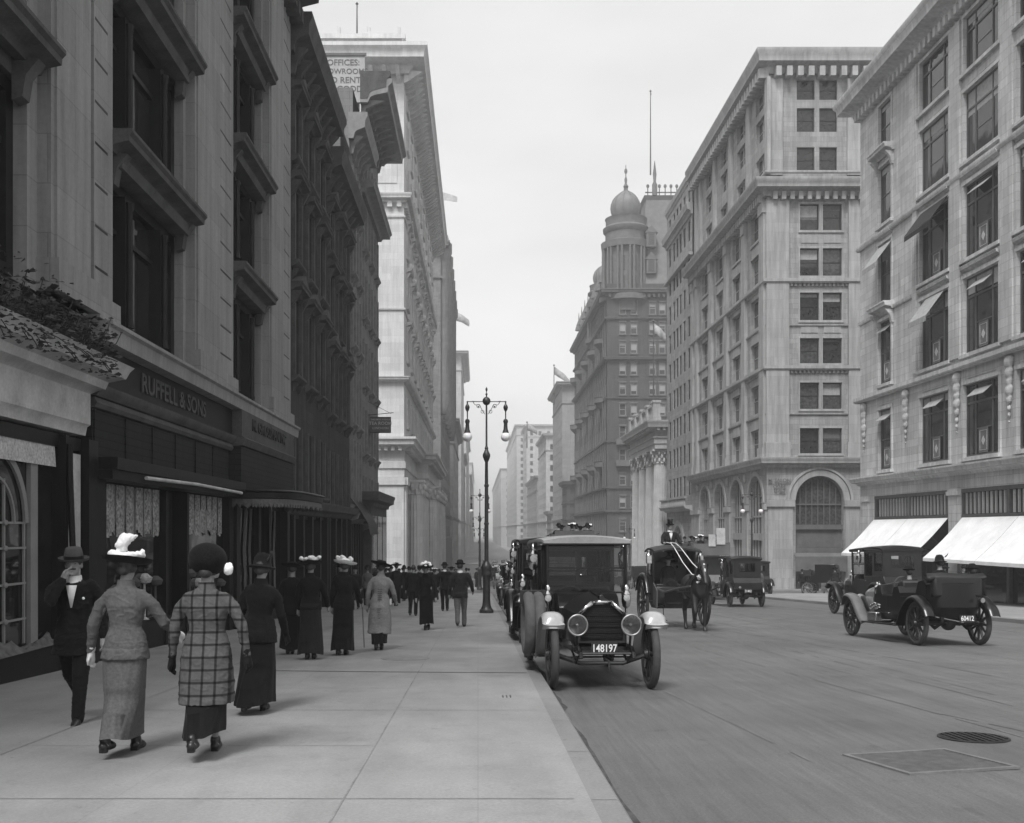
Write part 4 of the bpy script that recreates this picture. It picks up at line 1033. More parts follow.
# ------------------------------------------------------------------ left hand row
W = Fac('W', XL)
def lsweep(m, path, prof): sweep(m, path, prof, 1)
def pilaster_building():
    Y0, Y1, TOP = 2.0, 35.4, 18.4
    t = bld('shop_building', XL, 20, 'dark windowed shop building with tall pale slotted stone pilasters at the left kerbside')
    core = MB(); core.box(XL - 25, XL - .55, Y0, Y1, -3.5, TOP); core.build('wall_core', M_BROWN, t, True, False)
    bays = [(8.2, 14.9), (18.3, 22.8), (27.2, 31.0)]
    floors = [(3.6, 6.35), (7.15, 9.65), (10.45, 12.9), (13.7, 16.2)]
    m = MB(); holes = [(a, b, 3.45, 17.0) for a, b in bays]
    W.wall(m, Y0, Y1, 3.45, TOP, holes, .5); m.build('wall', M_PIL, t, True)
    m = MB(); lsweep(m, [(XL, Y1), (XL, Y0)], corn(17.3, 1.1, 1.2)); dentils(W, m, Y0, Y1, 16.95, 17.4, 0, .55, .6); m.build('roof_cornice', M_BTRIM, t, True)
    m = MB(); lsweep(m, [(XL, Y1), (XL, 17.2)], [(-.05, 3.08), (.34, 3.1), (.36, 3.34), (.42, 3.38), (.42, 3.44), (-.05, 3.46)]); m.build('ledge', M_PIL, t, True)
    # pilasters with the slotted sides
    M_SLOT = M_DFRAME
    for (a, b) in ((15.25, 18.05), (23.0, 26.95), (31.2, 35.2), (4.4, 7.8)):
        m = MB(); mid = a + (b - a) * .56
        W.box(m, a, mid, 3.47, 17.2, 0, .2); W.box(m, a + .12, mid - .12, 3.5, 17.2, .2, .24)
        W.box(m, a - .05, mid + .08, 3.47, 3.95, 0, .34); W.box(m, mid + .35, b, 3.47, 17.2, 0, .12)
        W.box(m, mid + .3, b + .06, 3.47, 3.85, 0, .24)
        m.build('pilaster', M_PIL, t, True)
        z = 4.3; P0 = None
        while z < 17:
            if P0 is None: s = MB(); W.box(s, mid + .4, b - .25, z, z + .045, .1, .123); P0 = s.build('slot', M_SLOT, t, True, False); zb_ = z
            else: c = P0.copy(); COL.objects.link(c); c.location = (0, 0, z - zb_)
            z += .68
    # recessed window bays with hoods
    for (a, b) in bays:
        for j, (z0, z1) in enumerate(floors):
            f = MB(); wd = b - a; D = -.36
            def bar(u0, u1, v0, v1, w0=D, w1=D + .16): W.box(f, u0, u1, v0, v1, w0, w1)
            bar(a, a + .22, z0, z1); bar(b - .22, b, z0, z1); bar(a + .22, b - .22, z1 - .2, z1); bar(a + .22, b - .22, z0, z0 + .14)
            q = wd * .26
            for u in (a + q, b - q): bar(u - .12, u + .12, z0 + .14, z1 - .2, D, D + .26)
            for u in (a + q, b - q):
                P = W.P(u, 0, D + .3); f.lathe([(.09, z0 + .14), (.06, z0 + .3), (.06, z1 - .5), (.1, z1 - .3)], (P[0], P[1], 0), 8)
            bar(a + .22, b - .22, z0 + (z1 - z0) * .66, z0 + (z1 - z0) * .66 + .09, D, D + .1)
            o = f.build('window', M_DFRAME, t, True, False)
            g = MB(); g.add([W.P(a, z0, D + .02), W.P(b, z0, D + .02), W.P(b, z1, D + .02), W.P(a, z1, D + .02)], [(0, 1, 2, 3)])
            po = g.build('pane', M_GLASS, None, False, False); po.parent = o; po.location = tuple(-t.location)
            if random.random() < .8:
                c = MB(); W.box(c, a + q + .2, a + wd * .5, z0 + .3, z1 - .3, D + .03, D + .035)
                co = c.build('curtain', M_BLINDD, None, False, False); co.parent = o; co.location = tuple(-t.location)
            h = MB(); W.box(h, a + .003, b - .003, z1 + .002, z1 + .5, -.4, -.1)
            if j < 3:
                h.loft([[W.P(a - .25, v, w_) for w_, v in corn(z1 + .2, .36, .46)], [W.P(b + .25, v, w_) for w_, v in corn(z1 + .2, .36, .46)]])
                for u in (a + .15, b - .15): W.prof(h, u - .12, u + .12, [(-.1, z1 - .35), (.05, z1 - .3), (.1, z1), (.28, z1 + .22), (-.1, z1 + .28)])
                if a > 18: W.prof(h, a + .1, b - .1, [(-.1, z1 - .02), (.16, z1), (.2, z1 + .2), (-.1, z1 + .24)])
            h.build('hood', M_BTRIM, t, True)
    # ---------- shop one: dark front with lettering
    s = MB()
    W.box(s, 17.25, 26.9, 2.42, 3.08, -.2, .1); s.build('sign_fascia', M_DWOOD, t, True)
    text_obj('lettering', 'RUFFELL & SONS', .5, M_LETTER, t, tuple(Vector(W.P(21.9, 2.74, .112)) - t.location), (R(90), 0, R(90)), .02, xscale=1.25)
    s = MB(); W.prof(s, 17.25, 26.9, [(-.1, 2.2), (.12, 2.22), (.2, 2.3), (.22, 2.4), (.1, 2.42), (-.1, 2.42)]); W.prof(s, 17.25, 26.9, [(-.1, 2.0), (.1, 2.03), (.14, 2.1), (.1, 2.195), (-.1, 2.195)]); s.build('moulding', M_BTRIM, t, True)
    s = MB(); W.box(s, 17.25, 26.7, 1.22, 2.0, -.2, .06)
    for k in range(6): u = 17.3 + k * 1.55; W.box(s, u, u + .07, 1.22, 2.0, .06, .085)
    s.build('shutter_panel', M_TILE, t, True)
    s = MB(); W.box(s, 17.25, 26.8, 1.0, 1.2, -.1, .48); W.box(s, 17.25, 26.8, .84, .998, -.1, .4); s.build('awning_box', M_DWOOD, t, True)
    s = MB(); s.tube([W.P(18.8, .93, .46), W.P(22.0, .955, .52), W.P(26.4, .93, .46)], .035, 8); s.build('awning_roller', M_WPAINT, t, True)
    s = MB(); [W.box(s, a, b, -3.2, .84, -.3, .12) for a, b in ((17.25, 17.75), (26.55, 27.0))]
    for u in (21.35, 22.9): W.box(s, u - .08, u + .08, -2.6, .8, -.3, .08)
    W.box(s, 17.76, 26.54, -3.2, -1.75, -.3, .05); W.box(s, 21.45, 22.8, -3.2, -1.75, -.1, -.02)
    s.build('shop_frame', M_DWOOD, t, True)
    for (a, b) in ((17.76, 21.26), (22.99, 26.54)):
        g = MB(); g.add([W.P(a, -1.75, -.05), W.P(b, -1.75, -.05), W.P(b, .84, -.05), W.P(a, .84, -.05)], [(0, 1, 2, 3)]); g.build('show_window', M_SHOPGL, t, True, False)
        v = MB(); n = int((b - a) / .09)
        for k in range(n):
            u0 = a + (b - a) * k / n; u1 = a + (b - a) * (k + 1) / n; dz = .12 * abs(math.sin(k * .42)) + random.uniform(0, .06)
            wv = -.035 + .02 * math.sin(k * 1.1)
            v.add([W.P(u0, .02 - dz, wv), W.P(u1, .02 - dz, -.035 + .02 * math.sin(k * 1.1 + 1.1)), W.P(u1, .8, -.035 + .02 * math.sin(k * 1.1 + 1.1)), W.P(u0, .8, wv)], [(0, 1, 2, 3)])
        v.build('lace_valance', mat_cloth('dim_lace', .26, .7, 18), t, True)
        for k in range(5):
            u = a + .4 + k * .68; d = MB(); P = W.P(u, -1.72, -.02)
            hgt = random.uniform(.3, .8)
            d.lathe([(.1, 0), (.03, .05), (.025, hgt), (.13, hgt + .03), (.16, hgt + .12), (.06, hgt + .2)], P, 10); d.build('display_stand', M_LACE if k % 2 else M_BTRIM, t, True)
    g = MB(); g.add([W.P(21.4, -2.4, -.25), W.P(22.9, -2.4, -.25), W.P(22.9, .8, -.25), W.P(21.4, .8, -.25)], [(0, 1, 2, 3)]); g.build('shop_door', M_DFRAME, t, True, False)
    # ---------- shop two: projecting box with marquee
    s = MB(); W.box(s, 26.96, 34.6, 2.42, 3.1, -.2, .34); s.build('sign_fascia', M_BTRIM, t, True)
    text_obj('lettering', 'M. GROSSMAN INC', .44, M_LETTERD, t, tuple(Vector(W.P(30.6, 2.8, .352)) - t.location), (R(90), 0, R(90)), .02, xscale=1.3)
    s = MB(); W.prof(s, 26.96, 34.6, [(-.1, 2.15), (.36, 2.18), (.42, 2.36), (.36, 2.41), (-.1, 2.41)]); s.build('moulding', M_BTRIM, t, True)
    s = MB(); W.box(s, 26.96, 34.6, 1.06, 2.15, -.2, .32); s.build('shutter_panel', M_TILE, t, True)
    W.box(s, 0, .01, 0, .01, 0, .01)
    s = MB(); W.box(s, 26.97, 34.6, -3.5, .1 + .86, -.3, .02); s = MB()
    W.box(s, 27.0, 27.4, -3.5, 1.0, -.3, .2); W.box(s, 34.2, 34.6, -3.5, 1.0, -.3, .2); W.box(s, 30.2, 30.5, -3.5, .9, -.3, .1); W.box(s, 31.7, 32.0, -3.5, .9, -.3, .1); W.box(s, 27.41, 34.19, -3.5, -2.1, -.3, .05)
    s.build('shop_frame', M_DWOOD, t, True)
    g = MB(); g.add([W.P(27.4, -2.1, -.05), W.P(34.2, -2.1, -.05), W.P(34.2, 1.0, -.05), W.P(27.4, 1.0, -.05)], [(0, 1, 2, 3)]); g.build('show_window', M_SHOPGL, t, True, False)
    for u in (28.2, 28.9, 29.6, 32.4, 33.1):
        c = MB(); rings = [[W.P(u + .12 * math.sin(z * 3) * (1 if i else 1) + (.16 if i else -.16), z, -.02) for i in range(2)] for z in (-1.9, -1.2, -.6, 0, .6)]
        c.loft(rings, False, False); c.build('curtain', M_BLINDD, t, True)
    # marquee
    mq = MB(); ys = []; Yc0, Yc1, D = 26.9, 33.4, 1.55
    def plan(q, e=0):
        out = []
        for i in range(25):
            a = PI * i / 24; u = (Yc0 + Yc1) / 2 - ((Yc1 - Yc0) / 2 + e) * math.copysign(abs(math.cos(a)) ** .45, math.cos(a)); w_ = (D + e) * abs(math.sin(a)) ** .5
            out.append(W.P(u, q, w_ + .02))
        return out
    mq.loft([plan(.80, 0), plan(.82, .12), plan(.96, .12), plan(1.0, .2), plan(1.04, .16)], True); o = mq.build('marquee', M_DWOOD, t, True, ang=60)
    fr = MB(); A = plan(.8, .08); fine = []
    for i in range(len(A) - 1):
        for k in range(3): fine.append(Vector(A[i]).lerp(Vector(A[i + 1]), k / 3))
    for i in range(len(fine) - 1):
        p, q = fine[i], fine[i + 1]; mid = (p + q) / 2; dz = .17 if i % 2 else .24
        fr.add([p, q, q - Vector((0, 0, dz * .7)), mid - Vector((0, 0, dz)), p - Vector((0, 0, dz * .7))], [(0, 1, 2, 3, 4)])
        if i % 2: fr.ell(mid - Vector((0, 0, dz)), (.035, .035, .05), 6, 5)
    fr.build('fringe', mat_plain('cast_fringe', .09, .5, var=.3, scale=12), t, True)
    # ---------- pale shop front nearest the camera
    s = MB(); a, b = 4.0, 16.9; path = [(XL, b), (XL, a)]
    lsweep(s, [(XL - .2, b), (XL, b), (XL, a)], [(-.1, 1.5), (.06, 1.52), (.08, 1.66), (.12, 1.7), (.12, 2.2), (.2, 2.26), (.3, 2.3), (.34, 2.42), (.55, 2.5), (.6, 2.62), (.66, 2.7), (-.1, 2.72)])
    s.build('pale_entablature', M_WPAINT, t, True)
    s = MB(); W.box(s, 4, 17.2, 2.73, 3.4, -.3, .03); s.build('plinth_wall', M_BTRIM, t, True)
    s = MB(); W.box(s, 16.05, 16.75, -2.3, 1.2, -.04, .06); s.build('white_panel', M_WPAINT, t, True)
    s = MB(); W.box(s, 15.9, 16.0, -3, 1.45, -.1, .16); W.box(s, 16.8, 17.2, -3, 1.45, -.1, .18); W.box(s, 4, 15.89, -3, -1.7, -.2, .1); W.box(s, 16.0, 16.8, -3, -2.3, -.1, .1); W.box(s, 4, 16.8, 1.26, 1.45, -.1, .05)
    s.tube([W.P(15.95, 1.3, .2), W.P(15.95, .9, .2), W.P(16.02, -.4, .22), W.P(15.95, -.8, .2)], .05, 8)
    s.build('shop_frame', M_DWOOD, t, True)
    s = MB(); n = 30
    for k in range(n):
        u0 = 10 + 5.8 * k / n; s.add([W.P(u0, .95, .05), W.P(u0 + 5.8 / n, .95, .05), W.P(u0 + 5.8 / n, 1.26, .03), W.P(u0, 1.26, .03)], [(0, 1, 2, 3)])
    s.build('window_blind', M_LACE, t, True)
    g = MB(); g.add([W.P(4, -1.7, -.05), W.P(15.9, -1.7, -.05), W.P(15.9, 1.26, -.05), W.P(4, 1.26, -.05)], [(0, 1, 2, 3)]); g.build('show_window', M_SHOPGL, t, True, False)
    s = MB()   # arched lattice inside the window
    for c in (13.9, 11.4, 8.9):
        W.ring(s, c, .1, .95, 1.06, -.04, .0); W.ring(s, c, .1, .6, .64, -.04, .0)
        for k in (-.95, -.32, .32, .95): W.box(s, c + k - .022, c + k + .022, -1.6, .1 + (.6 if abs(k) < .5 else .0), -.04, -.01)
        for z in (-1.25, -.75, -.25, .1):
            W.box(s, c - 1.0, c + 1.0, z - .015, z + .015, -.038, -.012)
            for k in (-.32, .32): P = W.P(c + k, z, 0); s.ell(P, (.03, .07, .04), 6, 5)
        W.box(s, c + 1.08, c + 1.32, -1.7, 1.0, -.045, .02)
    s.build('window_lattice', mat_plain('lattice_paint', .2, .6), t, True)
    s = MB()
    gr = [[W.P(10 + i * .12, -1.69 + (.22 * abs(noise.noise(Vector((i * .31, j * .7, 0)))) + .12 * math.sin(i * .23) ** 2) * (1 - j / 5), -.02 + j * .035) for j in range(6)] for i in range(48)]
    s.loft(gr, False, False)
    s.build('display_drapery', mat_cloth('drapery', .1, .4, 10), t, True)
    return t
pilaster_building()
# plants on the ledge
def ledge_plant(u, n, hgt, spread, lab):
    t = empty('trailing_plant', tuple(W.P(u, 2.72, .3))); tag(t, lab, 'plant', 'plants along the shop ledge')
    rnd = random.Random(int(u * 100)); mb = MB(); st = MB()
    for i in range(n):
        a = rnd.gauss(0, spread); z = abs(rnd.gauss(.25, hgt)); w_ = rnd.uniform(-.3, .42)
        if rnd.random() < .18: z = -rnd.uniform(0, .4); w_ = rnd.uniform(.3, .5)
        c = Vector((w_, a, z)); s = rnd.uniform(.02, .075)
        r = Matrix.Rotation(rnd.uniform(0, 6.28), 3, 'Z') @ Matrix.Rotation(rnd.uniform(-1.2, 1.2), 3, 'X')
        mb.add([c + r @ Vector(v) for v in ((-s, 0, 0), (-s * .3, s * .55, .01), (s, 0, 0), (-s * .3, -s * .55, .01))], [(0, 1, 2, 3)])
        if i % 9 == 0: st.tube([(w_ * .3, a * .6, 0), (w_ * .8, a, z * .6), c], .008, 4)
    mb.build('leaves', M_LEAF, t, smooth=False); st.build('stems', M_LEAF, t)
ledge_plant(15.9, 520, .14, .45, 'dark leafy plant at the right end of the pale shop cornice, beside the lettered sign')
ledge_plant(14.6, 600, .2, .55, 'dark bushy plant on the pale shop cornice in front of the stone pilaster')
ledge_plant(13.2, 600, .2, .6, 'dark bushy plant on the pale shop cornice nearest the left picture edge')
ledge_plant(11.8, 500, .28, .6, 'dark plant on the shop cornice just beyond the left edge of view')

def italianate(name, y0, y1, top, nw, rows, mat, trim, label, ped=True, groundz=1.3, over=.8):
    t = bld(name, XL, y0, label)
    core = MB(); core.box(XL - 24, XL - .45, y0 + .01, y1 - .01, -4, top); core.build('wall_core', mat, t, True, False)
    wd = (y1 - y0); pu = wd / nw; us = [y0 + pu * (i + .5) for i in range(nw)]; ww = pu * .42
    holes = [(u - ww / 2, u + ww / 2, a, b) for u in us for a, b in rows] + [(y0 + .5, y1 - .5, -4, groundz - .9)]
    m = MB(); W.wall(m, y0, y1, -4, top, holes, .32); m.add([(XL, y1, -4), (XL - .45, y1, -4), (XL - .45, y1, top), (XL, y1, top)], [(0, 1, 2, 3)]); m.build('wall', mat, t, True)
    m = MB(); lsweep(m, [(XL - 10, y1), (XL, y1), (XL, y0)], corn(top - .8, 1.3, over)); 
    k = y0 + .3
    while k < y1: W.prof(m, k, k + .2, [(0, top - 1.5), (.15, top - 1.45), (.25, top - 1.0), (over * .75, top - .6), (0, top - .5)]); k += 1.0
    m.build('roof_cornice', trim, t, True)
    for u in us:
        for j, (a, b) in enumerate(rows):
            m = MB()
            W.box(m, u - ww / 2 - .2, u - ww / 2 - .002, a, b, 0, .12); W.box(m, u + ww / 2 + .002, u + ww / 2 + .2, a, b, 0, .12)
            W.prof(m, u - ww / 2 - .3, u + ww / 2 + .3, [(0, a - .25), (.12, a - .22), (.26, a - .08), (.26, a - .003), (0, a - .003)])
            for s in (-1, 1): W.prof(m, u + s * ww * .4 - .08, u + s * ww * .4 + .08, [(0, a - .55), (.08, a - .5), (.2, a - .24), (0, a - .24)])
            if j > 0 and ped:
                W.prof(m, u - ww / 2 - .38, u + ww / 2 + .38, corn(b + .12, .3, .42))
                if j != 2:
                    P0 = W.P(u - ww / 2 - .3, b + .43, 0); m.loft([[W.P(u - ww / 2 - .3, b + .43, w_), W.P(u + ww / 2 + .3, b + .43, w_), W.P(u, b + .8, w_)] for w_ in (.0, .36)])
                for s in (-1, 1): W.prof(m, u + s * (ww / 2 + .2) - .09, u + s * (ww / 2 + .2) + .09, [(0, b - .4), (.12, b - .3), (.34, b + .12), (0, b + .12)])
            m.build('window_surround', trim, t, True)
            put_window(W, t, u, a, ww, b - a, 'sash', M_DFRAME, M_GLASS, .14, rblind(.4, .2, .5), M_BLINDD)
    m = MB(); lsweep(m, [(XL, y1), (XL, y0)], corn(groundz - .75, .5, .5)); m.build('shop_cornice', trim, t, True)
    m = MB(); n = 4
    for i in range(n + 1):
        u = y0 + .35 + (wd - .7) * i / n; W.box(m, u - .16, u + .16, -4, groundz - .8, -.3, .16)
    W.box(m, y0 + .5, y1 - .5, -4, -2.6, -.3, -.1); m.build('shop_frame', M_DWOOD, t, True)
    g = MB(); g.add([W.P(y0 + .5, -3.8, -.25), W.P(y1 - .5, -3.8, -.25), W.P(y1 - .5, groundz - .9, -.25), W.P(y0 + .5, groundz - .9, -.25)], [(0, 1, 2, 3)]); g.build('show_window', M_SHOPGL, t, True, False)
    return t
RW = [(1.3, 3.6), (5.35, 8.1), (9.3, 11.9), (12.9, 15.0)]
italianate('townhouse', 35.42, 44.0, 17.0, 3, RW, M_BROWN, M_BTRIM, 'dark brownstone townhouse with pedimented windows and deep bracketed cornice, next to the pilastered shops')
italianate('townhouse', 44.02, 52.2, 15.6, 3, [(1.1, 3.4), (5.0, 7.6), (8.6, 11.0), (11.9, 13.8)], M_BROWN, M_BTRIM, 'lower brownstone townhouse with grouped narrow windows, second house past the pilastered shops')
M_MID = mat_masonry('mid_grey_stone', .17, 1.2, .4, .8, .1, .85, .012, .25, .4); M_MIDT = mat_plain('mid_trim', .19, .8, var=.2)
italianate('narrow_building', 52.22, 57.4, 20.3, 2, [(1.3, 4.6), (5.4, 8.6), (9.4, 12.2), (13.0, 15.6), (16.3, 18.4)], M_MID, M_MIDT, 'narrow paler grey building with tall plate windows, just before the dark corniced corner house', False, 1.1, .9)
c6 = italianate('corner_building', 57.42, 67.2, 24.2, 3, [(.9, 3.0), (4.3, 6.8), (8.1, 10.6), (11.9, 14.4), (15.7, 18.0), (19.2, 21.4)], M_MID, M_MIDT, 'grey corner building with a very deep dark cornice and a projecting dark shop front', False, .6, 1.7)
m = MB(); lsweep(m, [(XL - 5, 67.3), (XL, 67.3), (XL, 57.4)], corn(23.6, 1.5, 1.6)); m.build('deep_cornice', M_BTRIM, c6, True)
m = MB(); lsweep(m, [(XL - 4, 67.3), (XL + .02, 67.3), (XL + .02, 57.4)], corn(18.5, .7, .8)); m.build('string_cornice', M_MIDT, c6, True)
# projecting shop front of the corner building
m = MB(); W.box(m, 57.6, 67.2, -4.2, 1.3, .01, .55); m.build('shop_box', M_BTRIM, c6, True)
m = MB(); lsweep(m, [(XL, 67.25), (XL + .55, 67.25), (XL + .55, 57.6), (XL, 57.6)], corn(1.3, .8, .5)); m.build('shop_box_cornice', M_BTRIM, c6, True)
g = MB(); 
for k in range(3): W.box(g, 58 + k * 3.1, 60.6 + k * 3.1, -2.7, .8, .55, .57)
g.build('show_window', M_SHOPGL, c6, True, False)
# draped dark awning and shield over the shop before it
nb = bpy.data.objects['narrow_building']
m = MB(); rings = []
for q, z in ((.02, 1.6), (.5, 1.0), (.9, .3), (1.0, -.2)): rings.append([W.P(52.6, z, q), W.P(57.0, z, q), W.P(57.0, z - .04, q), W.P(52.6, z - .04, q)])
m.loft(rings); m.build('awning', M_DWOOD, nb, True)
# hanging sign
def hang_sign():
    y = 61.0; x0, x1 = (370 - VX) * y / F_PX, (391 - VX) * y / F_PX; z0, z1 = (VY - 433) * y / F_PX, (VY - 417) * y / F_PX
    t = empty('hanging_sign', (XL, y, z1)); tag(t, 'small dark hanging sign board on iron bracket against the white building', 'sign')
    m = MB(); m.box(x0, x1, y - .05, y + .05, z0, z1); m.build('board', M_DTRIM, t, True, bev=.01)
    m = MB(); m.box(x0, x1, y - .07, y - .052, z1 - .04, z1); m.box(x0, x1, y - .07, y - .052, z0, z0 + .04); m.tube([(XL - .1, y, z1 + .1), (x1 + .15, y, z1 + .25)], .02, 5); m.tube([(XL, y, z1 + .9), (x1, y, z1 + .2)], .012, 5); m.build('bracket', M_IRON, t, True)
    for s, sz, z in (('THE FIFTH AVENUE', .13, z1 - .16), ('TEA ROOM', .26, z1 - .38), ('LUNCHEON', .17, z1 - .66)):
        text_obj('lettering', s, sz, M_LIME, t, ((x0 + x1) / 2 - XL, -.058, z - z1), (R(90), 0, 0), .004)
hang_sign()
def roof_sign():
    y = 62.0; x0, x1 = (322 - VX) * y / F_PX, (365 - VX) * y / F_PX; z1, z0 = (VY - 55) * y / F_PX, (VY - 103) * y / F_PX
    t = empty('roof_sign', ((x0 + x1) / 2, y, z0 - .6)); tag(t, 'big pale rooftop letting sign board with dark lettering above the corner house', 'sign')
    m = MB(); m.box(x0, x1, y - .1, y + .1, z0, z1); m.build('board', mat_plain('sign_board', .33, .7, var=.15, scale=1.5), t, True)
    m = MB(); m.box(x0 - .1, x1 + .1, y - .16, y - .101, z1 - .1, z1 + .06)
    for x in (x0 + .4, x1 - .4): m.box(x - .06, x + .06, y + .1, y + .22, z0 - 1.6, z1)
    m.build('frame', M_DTRIM, t, True)
    for i, s in enumerate(('OFFICES:', 'SHOWROOMS', 'TO RENT', 'L.OGODD')):
        text_obj('lettering', s, .5 if i != 1 else .44, M_DTRIM, t, (0, -.11, z1 - .5 - i * .52 - t.location.z), (R(90), 0, 0), .005)
roof_sign()

# ---- the white palazzo with the colonnade
def palazzo():
    Y0, Y1, TOP = 90.8, 149.5, 42.2
    t = bld('white_building', XL, Y0, 'tall white marble building with giant columns and a deep overhanging cornice')
    N = Fac('N', Y0); XW = XL - 34
    core = MB(); core.box(XW, XL - .5, Y0 + .4, Y1, -8, TOP); core.build('wall_core', M_WHITE, t, True, False)
    pil = 7.0; us = [Y0 + 4.2 + 5.6 * i for i in range(10)]
    rows = [(9.3, 11.9), (15.2, 18.0), (20.0, 22.8), (24.5, 27.0), (30.4, 32.8), (34.2, 36.6), (37.6, 38.9)]
    holes = [(u - .8 + d, u + .8 + d, a, b) for u in us for a, b in rows for d in ((0,) if a < 37 else (0,))]
    holes += [(u - 1.5, u + 1.5, -6.4, 4.2) for u in us]
    m = MB(); W.wall(m, Y0, Y1, -8, TOP, holes, .5); N.wall(m, XW, XL, -8, TOP, [], .3); m.build('wall', M_WHITE, t, True)
    path = [(XL, Y1), (XL, Y0), (XW, Y0)]
    for nm, pr in (('roof_cornice', corn(39.3, 2.0, 2.1)), ('upper_cornice', corn(28.3, .7, .7)), ('middle_cornice', corn(12.8, .45, .5)), ('belt_course', band(19.0, .2, .14))):
        m = MB(); lsweep(m, path, pr)
        if nm == 'roof_cornice':
            k = Y0 - .2
            while k < Y1: W.prof(m, k, k + .35, [(0, 38.6), (.3, 38.7), (1.6, 39.55), (0, 39.8)]); k += 1.15
            k = XW
            while k < XL: N.prof(m, k, k + .35, [(0, 38.6), (.3, 38.7), (1.6, 39.55), (0, 39.8)]); k += 1.15
        if nm == 'upper_cornice': dentils(W, m, Y0, Y1, 27.9, 28.4, 0, .3, .8); dentils(N, m, XW, XL, 27.9, 28.4, 0, .3, .8); lsweep(m, path, band(27.0, .18, .12))
        m.build(nm, M_WHITE, t, True)
    m = MB(); m.box(XW, XL - .15, Y0 + .2, Y1, 41.3, TOP + .4); lsweep(m, path, [(-.1, TOP + .3), (.1, TOP + .3), (.1, TOP + .7), (-.1, TOP + .7)])
    for k in range(12): N.box(m, XL - .6 - k * 2.6, XL - .3 - k * 2.6, TOP + .7, TOP + 1.3, -.3, 0)
    m.build('parapet', M_WHITE, t, True)
    # portico entablature breaking forward
    path2 = [(XL, Y1 - 6), (XL + 1.1, Y1 - 6), (XL + 1.1, Y0 + 19), (XL, Y0 + 19), (XL, Y0), (XW, Y0)]
    m = MB(); lsweep(m, path2, [(-.3, 4.6), (.02, 4.6), (.04, 5.3), (.16, 5.35), (.16, 5.9), (.04, 5.95), (.04, 6.9), (.3, 7.1), (.9, 7.35), (.95, 7.7), (1.1, 7.8), (1.1, 8.0), (-.3, 8.05)])
    dentils(W, m, Y0, Y0 + 18, 6.85, 7.2, 0, .6, .6); dentils(N, m, XW, XL, 6.85, 7.2, 0, .6, .6); dentils(W, m, Y0 + 19, Y1 - 6, 6.85, 7.2, 1.1, 1.7, .6); m.build('entablature', M_WHITE, t, True)
    m = MB(); N.box(m, XL - 14, XL - 12, -7.8, 4.3, 0, .2); m.build('pilaster', M_WHITE, t, True)
    m = MB(); N.box(m, XL - 2.6, XL - .0, -7.8, 4.3, 0, .2); N.box(m, XL - 2.75, XL + .15, 3.9, 4.55, 0, .35)
    W.box(m, Y0, Y0 + 2.4, -7.8, 4.3, 0, .2); W.box(m, Y0 - .1, Y0 + 2.5, 3.9, 4.55, 0, .35)
    m.build('corner_pilaster', M_WHITE, t, True)
    for a in ((11.5, 3.2, 14.5, 27), (5.6, .6, 30, 38)): m = MB(); N.box(m, XL - a[0], XL - a[1], a[2], a[3], 0, .06); m.build('wall_panel', M_WHITE, t, True)
    # columns
    for k, y in enumerate([Y0 + 6.2, Y0 + 9.0, Y0 + 14.6, Y0 + 17.4, Y0 + 21, Y0 + 24.6, Y0 + 30.2, Y0 + 33.8, Y0 + 39.4, Y0 + 43, Y0 + 48]):
        out = .55 if k < 4 else 1.35
        c = W.P(y, 0, out); n = 32; rings = []; zb, zt = -7.3, 3.2
        for i in range(9):
            q = i / 8; rr = .82 * (1 - .15 * q ** 1.6); z = zb + 1 + (zt - zb - 1) * q
            rings.append([(c[0] + (rr - (.05 if j % 2 else 0)) * math.cos(2 * PI * j / n), c[1] + (rr - (.05 if j % 2 else 0)) * math.sin(2 * PI * j / n), z) for j in range(n)])
        m = MB(); m.loft(rings); m.lathe([(1.1, zb - .6), (1.1, zb + .2), (.95, zb + .3), (1.0, zb + .6), (.84, zb + 1.02)], (c[0], c[1], 0), 20); o = m.build('column', M_WHITE, t, True, ang=20)
        cp = MB(); cp.lathe([(.7, zt), (.78, zt + .1), (.7, zt + .2), (.95, zt + 1.2)], (c[0], c[1], 0), 16)
        for zz in (.3, .75):
            for j in range(8):
                a = 2 * PI * (j + zz) / 8; cp.ell((c[0] + (.78 + zz * .2) * math.cos(a), c[1] + (.78 + zz * .2) * math.sin(a), zt + zz), (.15, .15, .3), 6, 5)
        cp.box(c[0] - .95, c[0] + .95, c[1] - .95, c[1] + .95, zt + 1.2, zt + 1.4); co = cp.build('capital', M_WHITE, None); co.parent = o; co.location = tuple(-t.location)
    def ptrim(j):
        h = rows[j][1] - rows[j][0]
        def f(F, m):
            F.box(m, -1.02, -.802, 0, h, 0, .14); F.box(m, .802, 1.02, 0, h, 0, .14); F.prof(m, -1.1, 1.1, band(-.25, .247, .22))
            if j in (1, 2, 3): F.prof(m, -1.25, 1.25, corn(h + .2, .4, .55)); [F.prof(m, q * 1.0 - .12, q * 1.0 + .12, [(0, h - .35), (.12, h - .3), (.4, h + .2), (0, h + .2)]) for q in (-1, 1)]
            if j == 2: m.ell(F.P(0, h + .9, .25), (.5, .35, .4), 8, 6)
        return f
    for u in us:
        for j, (a, b) in enumerate(rows): put_window(W, t, u, a, 1.6, b - a, 'thin', M_LFRAME, M_GLASS2, .2, rblind(.4), M_BLIND, trim=trim_mesh('p%d' % j, ptrim(j), M_WHITE, .2))
        g = MB(); W.box(g, u - 1.5, u + 1.5, -6.4, 4.2, -.48, -.44); g.build('tall_window', M_GLASS2, t, True, False)
